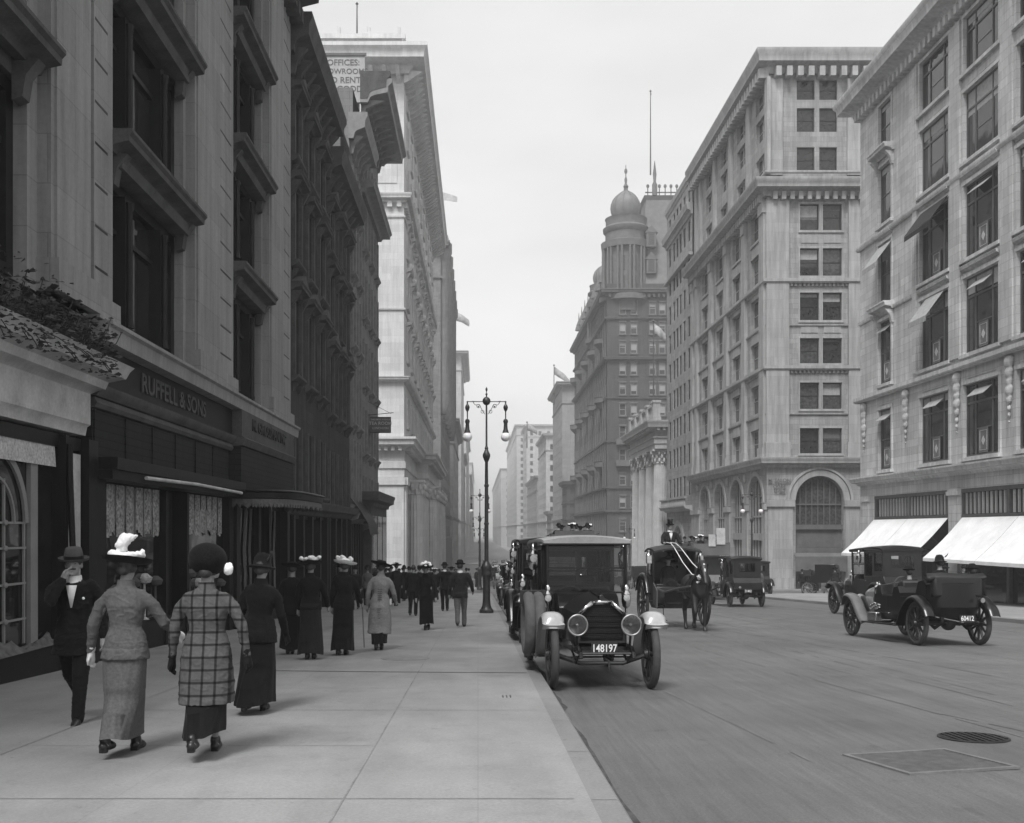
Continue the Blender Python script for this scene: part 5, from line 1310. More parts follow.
    # wall lanterns
palazzo()
far_building('church_block', 'L', 180, 238, 49, mat_masonry('rough_grey', .2, .8, .3, .8), 'grey turreted building beyond the white colonnade', 0, 24, pu=3.3, cornp=1.6, group='distant buildings down the avenue')
m = MB()
t180 = bpy.data.objects['church_block']
Wf = Fac('W', XL)
for k in range(7):
    y = 181.8 + k * 9; P = Wf.P(y, 0, .2); m.lathe([(.8, 20), (1.3, 22), (1.3, 47), (1.7, 47.8), (1.7, 49.5), (1.2, 50), (1.0, 51)], (P[0], P[1], 0), 10)
m.build('turret', M_FARM, t180, True)
m = MB(); Wf.box(m, 180, 238, -12, -1.5, 0, .5); m.box(-20, XL, 179.6, 180, -9, 3); m.build('dark_base', M_DTRIM, t180, True)
far_building('store_block', 'L', 257, 321, 27, M_FARM, 'hazy grey store block beyond the turreted building', -.4, 24, pu=3.6, cornp=1.5)
far_building('tower_block', 'L', 337, 400, 57, M_FARL, 'pale slim tower with flag on its roof rising above the left row', -1.0, 24, pu=4, cornp=2.4)
far_building('store_block', 'L', 416, 478, 30, M_FARM, 'hazy store block beyond the pale slim tower', -.6, 24, pu=4)
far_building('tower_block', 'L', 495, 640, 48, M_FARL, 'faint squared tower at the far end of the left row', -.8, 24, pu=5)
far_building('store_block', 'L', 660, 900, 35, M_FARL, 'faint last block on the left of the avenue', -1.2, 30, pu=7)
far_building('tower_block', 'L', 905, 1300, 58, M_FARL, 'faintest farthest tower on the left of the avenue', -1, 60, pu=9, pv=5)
# flags on roof poles
def flag(px, py0, py1, y, fl, fw, label, mat=M_FLAG, droop=.4, sgn=1, fh=None):
    x = (px - VX) * y / F_PX; z0 = (VY - py0) * y / F_PX; z1 = (VY - py1) * y / F_PX
    t = empty('flagpole', (x, y, z0)); tag(t, label, 'flag', 'flags over the avenue')
    m = MB(); r = .0005 * y + .05; m.lathe([(r, 0), (r * .5, z1 - z0), (r * 1.6, z1 - z0 + r), (.01, z1 - z0 + 3 * r)], seg=8); m.build('pole', M_FRAME, t)
    L = fl * y / F_PX; H = fw * y / F_PX; rings = []; n = 16
    for i in range(n + 1):
        q = i / n; xx = sgn * L * q; dz = -droop * L * q ** 1.2; yy = .1 * L * math.sin(q * 9)
        hh = H * (1 - .25 * q) 
        rings.append([(xx, yy, z1 - z0 - .1 + dz), (xx - sgn * .05 * L * math.sin(q * 5), yy + .02 * L, z1 - z0 - .1 + dz - hh * .5), (xx, yy, z1 - z0 - .1 + dz - hh)])
    m = MB(); m.loft(rings, False, False); o = m.build('flag', mat, t)
    s = o.modifiers.new('thick', 'SOLIDIFY'); s.thickness = .03
flag(455, 352, 311, 345, 14, 9, 'grey flag blowing from a pole on the pale slim tower at left', droop=.6)
flag(554, 405, 366, 318, 19, 8, 'large dark flag on a pole over the tower beyond the grand hotel', droop=.9)
flag(527, 448, 423, 378, 10, 7, 'small flag on the pole over the pale office building', droop=.6)
flag(653.5, 396, 322, 140, 12, 12, 'white flag hanging from a tall pole over the bank roof', M_FLAGP, droop=.9)
flag(650.5, 175, 92, 200, 1, 3, 'bare thin mast on the roof of the grand hotel')
flag(357, 60, 5, 93, 1, 1, 'bare thin mast on the roof of the white building')
def jib_flag():
    y = 172; x = (439 - VX) * y / F_PX; z = (VY - 198) * y / F_PX
    t = empty('flagpole', (x, y, z)); tag(t, 'pale flag on a slanting pole leaning out beside the cornice of the white building', 'flag', 'flags over the avenue')
    m = MB(); m.tube([(-.6, 0, -3), (.0, 0, 1.2)], .06, 6); m.tube([(-.6, 0, -3), (-1.2, 8, -4.2)], .05, 6); m.build('pole', M_FRAME, t)
    rings = []
    for i in range(11):
        q = i / 10; rings.append([(3.0 * q, .1 * math.sin(q * 7), 1.2 - 1.0 * q), (3.0 * q, .2 * math.sin(q * 7), -.4 + .1 * math.sin(q * 6) - .2 * q)])
    m = MB(); m.loft(rings, False, False); m.build('flag', M_FLAGP, t)
jib_flag()
# ------------------------------------------------------------------ people
M_SKIN = mat_plain('skin', .24, .6, var=.06, scale=12, bmp=0)
M_HAIR = mat_plain('dark_hair', .03, .6, var=.3, scale=40)
M_BLACK = mat_cloth('black_wool', .009); M_CHAR = mat_cloth('charcoal_wool', .018); M_GREYC = mat_cloth('grey_suiting', .10, .18, 45)
M_LCOAT = mat_cloth('light_coat_cloth', .19, .12, 45); M_PLAID = mat_cloth('plaid_cloth', .085, .12, 40, plaid=True)
M_WHITEC = mat_cloth('white_cloth', .62, .06); M_FEATH = mat_cloth('white_feather', .8, .12, 25); M_SHOE = mat_plain('shoe_leather', .015, .35)
M_HATD = mat_cloth('dark_felt', .012, .1); M_HATG = mat_cloth('grey_felt', .06, .1)
M_SILK = mat_plain('silk_hat', .01, .18, var=.1)

def oval(z, rx, ry, cy=0, cx=0, n=24, p=2.3):
    out = []
    for j in range(n):
        a = 2 * PI * j / n; c, s = math.cos(a), math.sin(a)
        out.append((cx + rx * math.copysign(abs(c) ** (2 / p), c), cy + ry * math.copysign(abs(s) ** (2 / p), s), z))
    return out
def person(x, y, yaw, H, sex, label, cat, group=None, near=0, stride=.0, arms=None, coat=None, skirt=None, trousers=None, hat=None, sit=False, floor=None,
           lean=0.0, hair=True, gloves=None, face=False, headturn=0, name='person', scale_w=1.0, extras=None):
    """coat=(material, hem fraction, flare); skirt=(material, hem fraction, hem width); arms=((flex, abduct, bend), (..)) for left,right"""
    zf = (G(y) if floor is None else floor)
    t_loc = Vector((x, y, zf)); vox = {0: .022, 1: .014, 2: .0085}[near]
    rnd = random.Random(int(abs(x * 977 + y * 131) * 10))
    m_ = sex == 'm'
    hz = .50 * H; sh = (.815 if m_ else .80) * H; sw = (.118 if m_ else .102) * H * scale_w; hw = .05 * H
    th, shn = .245 * H, .235 * H
    legs = []
    for s in (-1, 1):
        if sit: a, k = R(84), R(80)
        else:
            a = R(24) * stride * s + R(2); k = R(6) + (R(34) * abs(stride) if s * stride < 0 else 0)
        hip = Vector((s * hw, 0, hz)); kn = hip + th * Vector((0, math.sin(a), -math.cos(a))); an = kn + shn * Vector((0, math.sin(a - k), -math.cos(a - k)))
        if not m_: hip.x *= .75; kn.x *= .55; an.x *= .45
        legs.append((hip, kn, an))
    low = min(l[2].z for l in legs); dz = .045 * H - low
    if sit: dz = .045 * H - low
    for l in legs:
        for v in l: v.z += dz
    hz += dz; sh += dz; H0 = dz
    def Z(f): return f * H + H0
    arms = arms or ((R(8), R(8), R(12)), (R(-6), R(8), R(12)))
    arr = []
    for s, (fl, ab, be) in zip((-1, 1), arms):
        S = Vector((s * sw, 0, sh - .012 * H))
        if fl == 'T':
            Tg = Vector(ab) * H + Vector((0, 0, H0)); up_, lo_ = .172 * H, .15 * H; v = Tg - S; D_ = min(v.length, (up_ + lo_) * .98); v.normalize()
            ca = (up_ ** 2 + D_ ** 2 - lo_ ** 2) / (2 * up_ * D_); ca = max(-1, min(1, ca)); pole = Vector(be); pole = (pole - v * pole.dot(v)).normalized()
            E_ = S + v * up_ * ca + pole * up_ * math.sqrt(1 - ca * ca); Wt = S + v * D_; d2 = (Wt - E_).normalized(); arr.append((S, E_, Wt, d2)); continue
        d = Vector((s * math.sin(ab), math.sin(fl) * math.cos(ab), -math.cos(fl) * math.cos(ab)))
        E_ = S + d * .172 * H; f2 = fl + be; ab2 = ab * .4
        if be > R(100): ab2 = -.35
        d2 = Vector((s * math.sin(ab2), math.sin(f2) * math.cos(ab2), -math.cos(f2) * math.cos(ab2))).normalized(); Wt = E_ + d2 * .15 * H
        arr.append((S, E_, Wt, d2))
    if not m_: pass
    b = MB()
    # torso
    b.loft([oval(Z(q), rx * H * .84, ry * H * .84, 0) for q, rx, ry in ((.47, .07, .055), (.50, .095, .062), (.56, .09, .058), (.62, .076, .05), (.68, .085, .057), (.74, .1, .062), (.79, .1, .052), (.82, .06, .04))])
    neck = Vector((0, .0, Z(.82))); hd = Vector((0, .012 * H, Z(.925)))
    b.limb([(0, -.005, Z(.79)), (0, .006 * H, Z(.875))], [.034 * H, .03 * H], 12, 3)
    rot = Matrix.Rotation(headturn, 3, 'Z')
    def hp(a, c, e): return hd + rot @ Vector((a * H, c * H, e * H))
    b.ell(hd + Vector((0, 0, .012 * H)), (.043 * H, .053 * H, .058 * H), 18, 12); b.ell(hp(0, .012, -.025), (.034 * H, .04 * H, .045 * H), 16, 10, rot)
    b.ell(hp(0, .04, -.05), (.016 * H, .015 * H, .014 * H), 10, 7)
    if near or face:
        b.limb([hp(0, .052, .012), hp(0, .064, -.012)], [.004 * H, .008 * H], 8, 2); b.ell(hp(0, .052, -.032), (.014 * H, .006 * H, .005 * H), 8, 5)
        b.ell(hp(0, .05, .02), (.03 * H, .008 * H, .007 * H), 10, 6)
    for s in (-1, 1): b.ell(hp(s * .045, -.002, -.005), (.006 * H, .012 * H, .018 * H), 8, 6, rot)
    for s, (hip, kn, an) in zip((-1, 1), legs):
        b.limb([hip, kn, an], [.044 * H, (.028 if m_ else .024) * H, (.019 if m_ else .016) * H], 12, 4); b.limb([an + Vector((0, -.015 * H, -.015 * H)), an + Vector((0, .05 * H, -.025 * H)), an + Vector((0, .095 * H, -.03 * H))], [.024 * H, .022 * H, .015 * H], 10, 3)
    for s, (S, E_, Wt, d2) in zip((-1, 1), arr):
        b.limb([S - Vector((s * .024 * H, 0, .006 * H)), E_, Wt], [.021 * H, .018 * H, .0145 * H], 10, 4)
        # hand: palm, four fingers, thumb
        side = Vector((s, 0, 0)); fwd = d2; nrm_ = fwd.cross(side).normalized() * s; spread = nrm_
        pc = Wt + fwd * .028 * H; b.limb([Wt, pc + fwd * .014 * H], [.016 * H, .02 * H], 10, 3)
        if near:
            for i, ln in enumerate((.036, .042, .039, .031)):
                base = pc + fwd * .016 * H + spread * ((i - 1.5) * .0115 * H)
                tip1 = base + fwd * ln * .5 * H - side * .004 * H; tip2 = tip1 + (fwd * .7 - side * .7).normalized() * ln * .5 * H
                b.limb([base, tip1, tip2], [.0062 * H, .0056 * H, .0046 * H], 7, 2)
            tb = Wt + fwd * .012 * H - spread * .014 * H * -1 * (1)
            b.limb([tb, tb + (fwd + spread * .9).normalized() * .026 * H, tb + (fwd * 1.3 + spread * .5).normalized() * .044 * H], [.0075 * H, .0068 * H, .0052 * H], 7, 2)
        else: b.ell(pc + fwd * .025 * H, (.014 * H, .014 * H, .03 * H), 8, 6)
    body = remeshed(b, name, M_SKIN, vox, 2); body.name = name
    body.location = t_loc; body.rotation_euler = (R(-(lean if sit else 2.5)), R(rnd.uniform(-1.5, 1.5)) if not sit else 0, yaw); tag(body, label, cat, group)
    def kid(o): o.parent = body; return o
    def foldn(amp, sc):
        def f(co):
            p = Vector((co.x * sc, co.y * sc, co.z * sc * .45)); sl = Vector((co.x * sc * .7 + co.z * sc * .9, co.y * sc, co.z * sc * 1.5))
            ridge = max(0, 1 - abs(noise.noise(sl * 1.3)) * 5) ** 2
            return amp * (noise.noise(p) + .45 * noise.noise(co * sc * 2.3) + .55 * ridge - .15)
        return f
    # gloves
    if gloves is not None:
        for s, (S, E_, Wt, d2) in zip((-1, 1), arr):
            g = MB(); pc = Wt + d2 * .028 * H; g.limb([Wt - d2 * .03 * H, Wt, pc + d2 * .016 * H], [.021 * H, .0185 * H, .0225 * H], 10, 3)
            side = Vector((s, 0, 0)); spread = d2.cross(side).normalized() * s
            for i, ln in enumerate((.036, .042, .039, .031)):
                base = pc + d2 * .016 * H + spread * ((i - 1.5) * .012 * H); t1 = base + d2 * ln * .5 * H - side * .004 * H; t2 = t1 + (d2 * .7 - side * .7).normalized() * ln * .5 * H
                g.limb([base, t1, t2], [.0085 * H, .0078 * H, .0065 * H], 7, 2)
            tb = Wt + d2 * .012 * H + spread * .014 * H
            g.limb([tb, tb + (d2 + spread * .9).normalized() * .028 * H, tb + (d2 * 1.3 + spread * .5).normalized() * .046 * H], [.0095 * H, .0088 * H, .007 * H], 7, 2)
            kid(remeshed(g, 'glove', gloves, max(.006, vox * .7), 2))
    # hair
    if hair:
        h = MB(); h.ell(hd + rot @ Vector((0, -.008 * H, .018 * H)), (.049 * H, .058 * H, .058 * H), 16, 10)
        if not m_: h.ell(hp(0, -.045, -.012), (.035 * H, .03 * H, .03 * H), 12, 8); [h.ell(hp(s * .034, -.01, -.002), (.02 * H, .035 * H, .028 * H), 10, 7) for s in (-1, 1)]
        ho = h
        kid(remeshed(ho, 'hair', M_HAIR, vox, 2, disp=foldn(.004, 30)))
        # face stays clear: hair pushed back from the brow
        bpy.data.objects[-1] if False else None
    # trousers
    if trousers:
        q = MB()
        q.loft([oval(Z(z), rx * H, ry * H) for z, rx, ry in ((.455, .06, .05), (.48, .095, .068), (.53, .093, .066), (.6, .082, .058))])
        for hip, kn, an in legs: q.limb([hip, hip.lerp(kn, .35), kn, kn.lerp(an, .5), an + Vector((0, .0, -.004))], [.062 * H, .058 * H, .044 * H, .038 * H, .036 * H], 14, 4)
        kid(remeshed(q, 'trousers', trousers, vox, 3, disp=foldn(.008, 9)))
    # shoes
    for hip, kn, an in legs:
        q = MB(); dirf = (an - kn).normalized(); tilt = max(-.5, min(.5, (dirf.y)))
        hl = an + Vector((0, -.02 * H, -.018 * H)); to = an + Vector((0, .098 * H, -.03 * H + (.03 * H if dirf.y > .3 else 0)))
        q.limb([an + Vector((0, 0, .02)), an], [.028 * H, .027 * H], 10, 2); q.limb([hl, an + Vector((0, .045 * H, -.02 * H)), to], [.0235 * H, .026 * H, .018 * H], 12, 3)
        q.box(hl.x - .018 * H, hl.x + .018 * H, hl.y - .012 * H, hl.y + .022 * H, hl.z - .032 * H, hl.z)
        kid(remeshed(q, 'shoe', M_SHOE, max(.008, vox * .8), 2))
    # skirt
    if skirt:
        mt, hem, hwid = skirt; n = 72; rings = []; ph = [rnd.uniform(0, 6.28) for _ in range(6)]; top = .60
        if coat: top = min(top, coat[1] + .07)
        def legy(zz):
            ys = []
            for hip, kn, an in legs:
                if zz > kn.z: q_ = (hip.z - zz) / max(1e-4, hip.z - kn.z); ys.append(hip.y + (kn.y - hip.y) * max(0, min(1, q_)))
                else: q_ = (kn.z - zz) / max(1e-4, kn.z - an.z); ys.append(kn.y + (an.y - kn.y) * max(0, min(1, q_)))
            return min(ys), max(ys)
        ax = (legs[0][2].y + legs[1][2].y) / 2
        for i in range(30):
            q = i / 29; z = top + (hem - top) * q
            pq = (.60 - z) / .60 * 1.0
            w = .1 if pq < .1 else (.104 if pq < .25 else .104 + (hwid - .104) * min(1, (pq - .25) / .6) ** 1.1)
            ly0, ly1 = legy(Z(z)); ring = []
            ry = max(w * .8, (ly1 - ly0) / 2 / H + (.07 if z > .3 else .06)); cy = (ly0 + ly1) / 2
            for j in range(n):
                a = 2 * PI * j / n
                f = 1 + (.025 + .10 * q ** 1.3) * (math.sin(a * 5 + ph[0] + q * 1.7) * .5 + math.sin(a * 8 + ph[1] - q * 2.2) * .35 + math.sin(a * 13 + ph[2] + q) * .2) * (.5 + .5 * math.sin(q * 3 + a * 2 + ph[3]) ** 2)
                ring.append((w * H * f * math.copysign(abs(math.cos(a)) ** .75, math.cos(a)), cy + ry * H * f * math.copysign(abs(math.sin(a)) ** .75, math.sin(a)), Z(z) + .012 * H * q ** 4 * math.sin(a * 2 + ph[4])))
            rings.append(ring)
        mb = MB(); mb.loft(rings, False); mb.loft([rings[-1], [(p[0] * .93, p[1] * .93, p[2] + .01) for p in rings[-1]], [(p[0] * .85, p[1] * .85, p[2] + .12 * H) for p in rings[-1]]], False)
        if sit:
            mb = MB(); mb.loft([oval(Z(.6), .09 * H, .07 * H), oval(Z(.5), .13 * H, .1 * H)]); mb.limb([(0, 0, Z(.49)), (0, .22 * H, Z(.5)), (0, .24 * H, Z(.25))], [.12 * H, .11 * H, .12 * H], 14, 4)
            kid(remeshed(mb, 'skirt', mt, vox, 3))
        else: kid(mb.build('skirt', mt, None, ang=80))
    # coat / jacket / bodice
    if coat:
        mt, hem, fl = coat; q = MB(); sr_ = .041 if m_ else .035; wst = .082 if m_ else .074
        prof = [(.835, .036, .036), (.825, .06, .046), (.812, .098, .056), (.79, .115, .062), (.74, .112, .068), (.68, .1, .068), (.625, wst + .008, .06), (.57, .103, .071), (.52, .112, .079)]
        if not m_: prof = [(.835, .034, .034), (.822, .056, .044), (.805, .086, .052), (.78, .1, .06), (.73, .1, .07), (.68, .09, .066), (.625, wst + .004, .058), (.57, .1, .072), (.52, .113, .084)]
        rr = [oval(Z(z), rx * H * scale_w, ry * H, .004 * H * (1 if z < .7 else 0)) for z, rx, ry in prof if z >= hem - .02]
        if hem < .5:
            k = 8
            def legx(zz):
                ys = []
                for hip, kn, an in legs:
                    if zz > kn.z: q_ = (hip.z - zz) / max(1e-4, hip.z - kn.z); ys.append(hip.y + (kn.y - hip.y) * max(0, min(1, q_)))
                    else: q_ = (kn.z - zz) / max(1e-4, kn.z - an.z); ys.append(kn.y + (an.y - kn.y) * max(0, min(1, q_)))
                return min(ys), max(ys)
            for i in range(1, k + 1):
                u = i / k; z = .52 + (hem - .52) * u; w = .114 + (fl - .114) * u; l0, l1 = legx(Z(z)); rr.append(oval(Z(z), w * H * scale_w, max(w * .8 * H, (l1 - l0) / 2 + .074 * H), (l0 + l1) / 2 * u))
        q.loft(rr)
        for s, (S, E_, Wt, d2) in zip((-1, 1), arr): q.limb([S - Vector((s * .026 * H, 0, .006 * H)), S.lerp(E_, .35), E_, Wt - d2 * .012 * H], [sr_ * H, sr_ * .95 * H, sr_ * .84 * H, sr_ * .68 * H], 14, 5)
        cg = remeshed(q, 'coat' if hem < .45 else 'jacket', mt, vox, 4 if near else 2, disp=foldn(.011 if near else .008, 9)); kid(cg)
        if near or face:
            c = MB(); c.loft([oval(Z(.812), .06 * H, .05 * H), oval(Z(.835), .043 * H, .042 * H, .002), oval(Z(.862), .04 * H, .04 * H, .004), oval(Z(.862), .032 * H, .032 * H, .004), oval(Z(.82), .03 * H, .03 * H)], False); kid(c.build('collar', mt if not m_ else M_WHITEC, None))
        if m_ and (face or near):
            c = MB(); c.add([(-.03 * H, .071 * H, Z(.81)), (.03 * H, .071 * H, Z(.81)), (.004 * H, .084 * H, Z(.68)), (-.004 * H, .084 * H, Z(.68))], [(0, 1, 2, 3)]); so_ = c.build('shirt_front', M_WHITEC, None); kid(so_)
            md = so_.modifiers.new('t', 'SOLIDIFY'); md.thickness = .01
    # hats
    if hat:
        kind, hm_ = hat[0], hat[1]; top = hd + Vector((0, 0, .034 * H)); q = MB(); tl = Matrix.Translation(top) @ Matrix.Rotation(R(hat[2] if len(hat) > 2 else 0), 4, 'Y') @ Matrix.Rotation(R(-6), 4, 'X')
        if kind == 'bowler': q.lathe([(.001, .078 * H), (.03 * H, .075 * H), (.05 * H, .058 * H), (.054 * H, .03 * H), (.054 * H, 0), (.078 * H, .008 * H), (.083 * H, .016 * H), (.078 * H, .004 * H), (.05 * H, -.006 * H)], seg=24, cap=False)
        if kind == 'fedora':
            q.lathe([(.001, .062 * H), (.028 * H, .072 * H), (.045 * H, .066 * H), (.052 * H, .03 * H), (.055 * H, 0), (.08 * H, .0), (.088 * H, .01 * H), (.083 * H, -.006 * H), (.05 * H, -.008 * H)], seg=24, cap=False)
        if kind == 'top': q.lathe([(.001, .105 * H), (.05 * H, .107 * H), (.054 * H, .1 * H), (.048 * H, .05 * H), (.05 * H, 0), (.072 * H, .005 * H), (.076 * H, .012 * H), (.072 * H, -.002 * H), (.048 * H, -.004 * H)], seg=24, cap=False)
        if kind == 'wide': q.lathe([(.001, .05 * H), (.045 * H, .045 * H), (.062 * H, .02 * H), (.06 * H, .0), (.1 * H, -.006 * H), (.125 * H, .008 * H), (.128 * H, .014 * H), (.12 * H, -.002 * H), (.05 * H, -.02 * H)], seg=28, cap=False)
        if kind == 'toque': q.ell((0, 0, .012 * H), (.075 * H, .08 * H, .062 * H), 18, 10)
        if kind == 'furhat': q.ell((0, 0, .02 * H), (.098 * H, .1 * H, .085 * H), 22, 12)
        if kind == 'cloche': q.lathe([(.001, .075 * H), (.035 * H, .068 * H), (.055 * H, .035 * H), (.06 * H, -.01 * H), (.085 * H, -.02 * H), (.095 * H, -.025 * H), (.088 * H, -.03 * H), (.056 * H, -.03 * H)], seg=24, cap=False)
        q.xf(tl); ho = q.build('hat', hm_, None, ang=70); kid(ho)
        if kind in ('bowler', 'fedora', 'top', 'wide'):
            rb = MB(); rb.lathe([(.0555 * H if kind != 'wide' else .063 * H, .002 * H), (.0565 * H if kind != 'wide' else .064 * H, .012 * H), (.0545 * H if kind != 'wide' else .063 * H, .022 * H)], seg=24, cap=False); rb.xf(tl); k2 = rb.build('hat_band', M_BLACK, None); k2.parent = ho
        trim = hat[3] if len(hat) > 3 else None
        if trim:
            q = MB()
            if trim == 'plume':   # big upright white plume plus a curled white band low at the back
                for i in range(4): q.limb([(-.01 * H + .01 * i, -.03 * H, .03 * H), (-.03 * H + .006 * i, -.05 * H, .07 * H), (-.012 * H + .014 * i, -.045 * H, .112 * H), (.035 * H + .008 * i, -.03 * H, .128 * H)], [.012 * H, .022 * H, .026 * H, .008 * H], 10, 4)
                for i in range(13):
                    a = PI * (1.05 + .9 * i / 12); q.ell((.075 * H * math.cos(a), .08 * H * math.sin(a), .012 * H + .018 * H * abs(math.cos(a))), (.026 * H, .026 * H, .02 * H), 8, 6)
                q.limb([(.07 * H, -.04 * H, .02 * H), (.086 * H, -.02 * H, .05 * H), (.07 * H, 0, .06 * H)], [.014 * H, .012 * H, .006 * H], 8, 3)
            elif trim == 'cloud':
                for i in range(15):
                    a = rnd.uniform(0, 6.28); r_ = rnd.uniform(.03, .1) * H; q.ell((r_ * math.cos(a), r_ * math.sin(a), rnd.uniform(.015, .065) * H), (rnd.uniform(.02, .034) * H,) * 2 + (rnd.uniform(.014, .026) * H,), 8, 6)
            elif trim == 'puff':
                q.ell((.112 * H, -.01 * H, -.016 * H), (.026 * H, .03 * H, .034 * H), 10, 8)
            elif trim == 'feather':
                q.limb([(.04 * H, -.03 * H, .02 * H), (.075 * H, -.06 * H, .06 * H), (.08 * H, -.09 * H, .09 * H)], [.008 * H, .013 * H, .004 * H], 8, 3)
            q.xf(tl); k3 = remeshed(q, 'hat_trimming', M_FEATH if trim != 'feather' else M_HATG, max(.01, vox), 2, disp=foldn(.008, 45)); k3.parent = ho
    if extras: extras(body, H, arr, Z, kid)
    return body
def at(px, py, h=1.5):
    """pavement point seen at a pixel"""
    pxm = (py - 571) / 1.5; return (px - VX) / pxm, F_PX / pxm
def A(f, a, b): return (R(f), R(a), R(b))
AW = 0.0; TO = PI     # facing away / towards the camera

# --- near group, left
x, y = at(76, 720)
def man_extras(body, H, arr, Z, kid):
    m = MB(); m.ell((-.07 * H, .085 * H, Z(.735)), (.014, .008, .014), 8, 6); kid(m.build('boutonniere', M_FEATH, None))
    for s in (-1, 1): e = MB(); e.ell((s * .018 * H, .0585 * H, Z(.935)), (.009, .005, .006), 8, 6); kid(e.build('eye', M_HAIR, None))
    m = MB(); m.limb([(-.02 * H, .066 * H, Z(.905)), (.02 * H, .066 * H, Z(.905))], [.01, .01], 8, 2); kid(m.build('moustache', M_HAIR, None))
person(x, y, TO + .12, 1.70, 'm', 'man in dark overcoat and grey hat walking towards us, hand raised to his mouth', 'person', near=2, stride=-.85, arms=(A(-12, 10, 25), ('T', (.045, .09, .845), (.75, -.15, -1))), coat=(M_BLACK, .40, .125), trousers=M_BLACK, hat=('fedora', M_HATG), face=True, extras=man_extras)
x, y = at(124, 753)
person(x, y, AW - .05, 1.63, 'f', 'woman in grey tailored suit and hat with big white plume walking away', 'person', near=2, stride=.55, arms=(A(4, 24, 12), A(20, 26, 45)), coat=(M_GREYC, .46, .122), skirt=(M_GREYC, .08, .07), hat=('wide', M_HATD, 4, 'plume'), gloves=M_WHITEC)
x, y = at(206, 755)
def plaid_skirt(body, H, arr, Z, kid): pass
person(x, y, AW + .06, 1.62, 'f', 'woman in long plaid coat and large round black fur hat walking away', 'person', near=2, stride=.7, arms=(A(2, 16, 8), A(-8, 24, 10)), coat=(M_PLAID, .255, .125), skirt=(M_BLACK, .115, .085), hat=('furhat', mat_cloth('black_fur', .008, .5, 60), 8, 'puff'), gloves=M_BLACK, scale_w=1.1)
x, y = at(256, 712)
person(x, y, AW - .1, 1.62, 'f', 'woman all in black with small dark hat walking just beyond the plaid coat', 'person', near=1, stride=.5, arms=(A(5, 10, 20), A(5, 14, 25)), coat=(M_BLACK, .44, .122), skirt=(M_BLACK, .05, .115), hat=('cloche', M_HATD, 3, 'feather'), gloves=M_BLACK)
# --- middle group
x, y = at(311, 659)
def cane(body, H, arr, Z, kid):
    S, E_, Wt, d2 = arr[1]; m = MB(); m.tube([Wt + d2 * .06, Wt + d2 * .06 + Vector((.05, .04, -.78))], .012, 6); o = m.build('umbrella', M_WHITEC if False else M_DTRIM, None); kid(o)
person(x, y, AW, 1.66, 'f', 'woman in black with wide dark hat topped by white feathers, in the middle group', 'person', near=1, stride=.25, arms=(A(4, 10, 20), A(10, 14, 30)), coat=(M_BLACK, .48, .115), skirt=(M_CHAR, .035, .125), hat=('wide', M_HATD, -4, 'cloud'))
person(x + .42, y + .9, AW - .1, 1.68, 'f', 'woman in white plumed hat carrying a thin umbrella, right of the middle group', 'person', near=1, stride=.3, arms=(A(0, 8, 15), A(12, 14, 40)), coat=(M_BLACK, .46, .115), skirt=(M_BLACK, .035, .115), hat=('wide', M_FEATH, 6, 'cloud'), extras=cane)
person(x - .55, y + 1.1, AW + .1, 1.62, 'f', 'woman in black half hidden at the left of the middle group', 'person', near=0, stride=.2, coat=(M_BLACK, .40, .12), skirt=(M_BLACK, .04, .12), hat=('wide', M_HATD, 3))
x, y = at(341, 626)
person(x, y, TO - .2, 1.68, 'f', 'woman in black jacket with pale blouse front facing us beside the shops', 'person', near=1, stride=.2, coat=(M_BLACK, .46, .11), skirt=(M_CHAR, .05, .1), hat=('wide', M_HATD, -3), face=True)
def coat_buttons(body, H, arr, Z, kid):
    for z0 in (.56, .34):
        m = MB()
        for k in range(6):
            for s in (-1, 1): m.ell((s * .018 * H, -.083 * H - (.012 * H if z0 < .5 else -.002 * H), Z(z0 + k * .022)), (.012, .006, .005), 6, 5)
            m.box(-.014 * H, .014 * H, -.087 * H - (.014 * H if z0 < .5 else 0), -.08 * H, Z(z0 + k * .022) - .003, Z(z0 + k * .022) + .003)
        kid(m.build('braid', M_CHAR, None))
    m = MB(); m.box(.11 * H, .125 * H, -.02 * H, .1 * H, Z(.5), Z(.56)); kid(m.build('pocket_book', M_WHITEC, None))
x, y = at(379, 650)
person(x, y, AW, 1.66, 'f', 'woman in long light coat with two dark braid panels and black wide hat', 'person', near=1, stride=.3, arms=(A(0, 12, 14), A(12, 16, 42)), coat=(M_LCOAT, .165, .142), skirt=(M_BLACK, .06, .085), hat=('wide', M_HATD, 12), extras=coat_buttons)
x, y = at(427, 630)
person(x, y, TO, 1.64, 'f', 'woman in black dress and white-trimmed wide hat walking towards us in mid pavement', 'person', near=1, stride=.15, arms=(A(4, 12, 15), A(4, 12, 15)), coat=(M_BLACK, .47, .115), skirt=(M_BLACK, .075, .105), hat=('wide', M_HATD, 0, 'cloud'), face=True)
x, y = at(461, 627)
person(x, y, AW, 1.72, 'm', 'man in dark grey suit and bowler walking away beside the lamp post', 'person', near=1, stride=.5, arms=(A(-6, 14, 20), A(10, 18, 35)), coat=(M_CHAR, .44, .118), trousers=M_GREYC, hat=('bowler', M_HATD))
x, y = at(445, 611)
person(x, y, AW, 1.74, 'm', 'man in black suit and bowler, just left of the man beside the lamp post', 'person', near=1, stride=-.3, coat=(M_BLACK, .44, .118), trousers=M_BLACK, hat=('bowler', M_HATD))
x, y = at(413, 616)
person(x, y, AW, 1.68, 'm', 'hatless dark suited man walking away behind the woman in mid pavement', 'person', near=0, stride=.4, coat=(M_BLACK, .44, .118), trousers=M_BLACK)
G_ = 'crowd on the far pavement'
rr_ = random.Random(11)
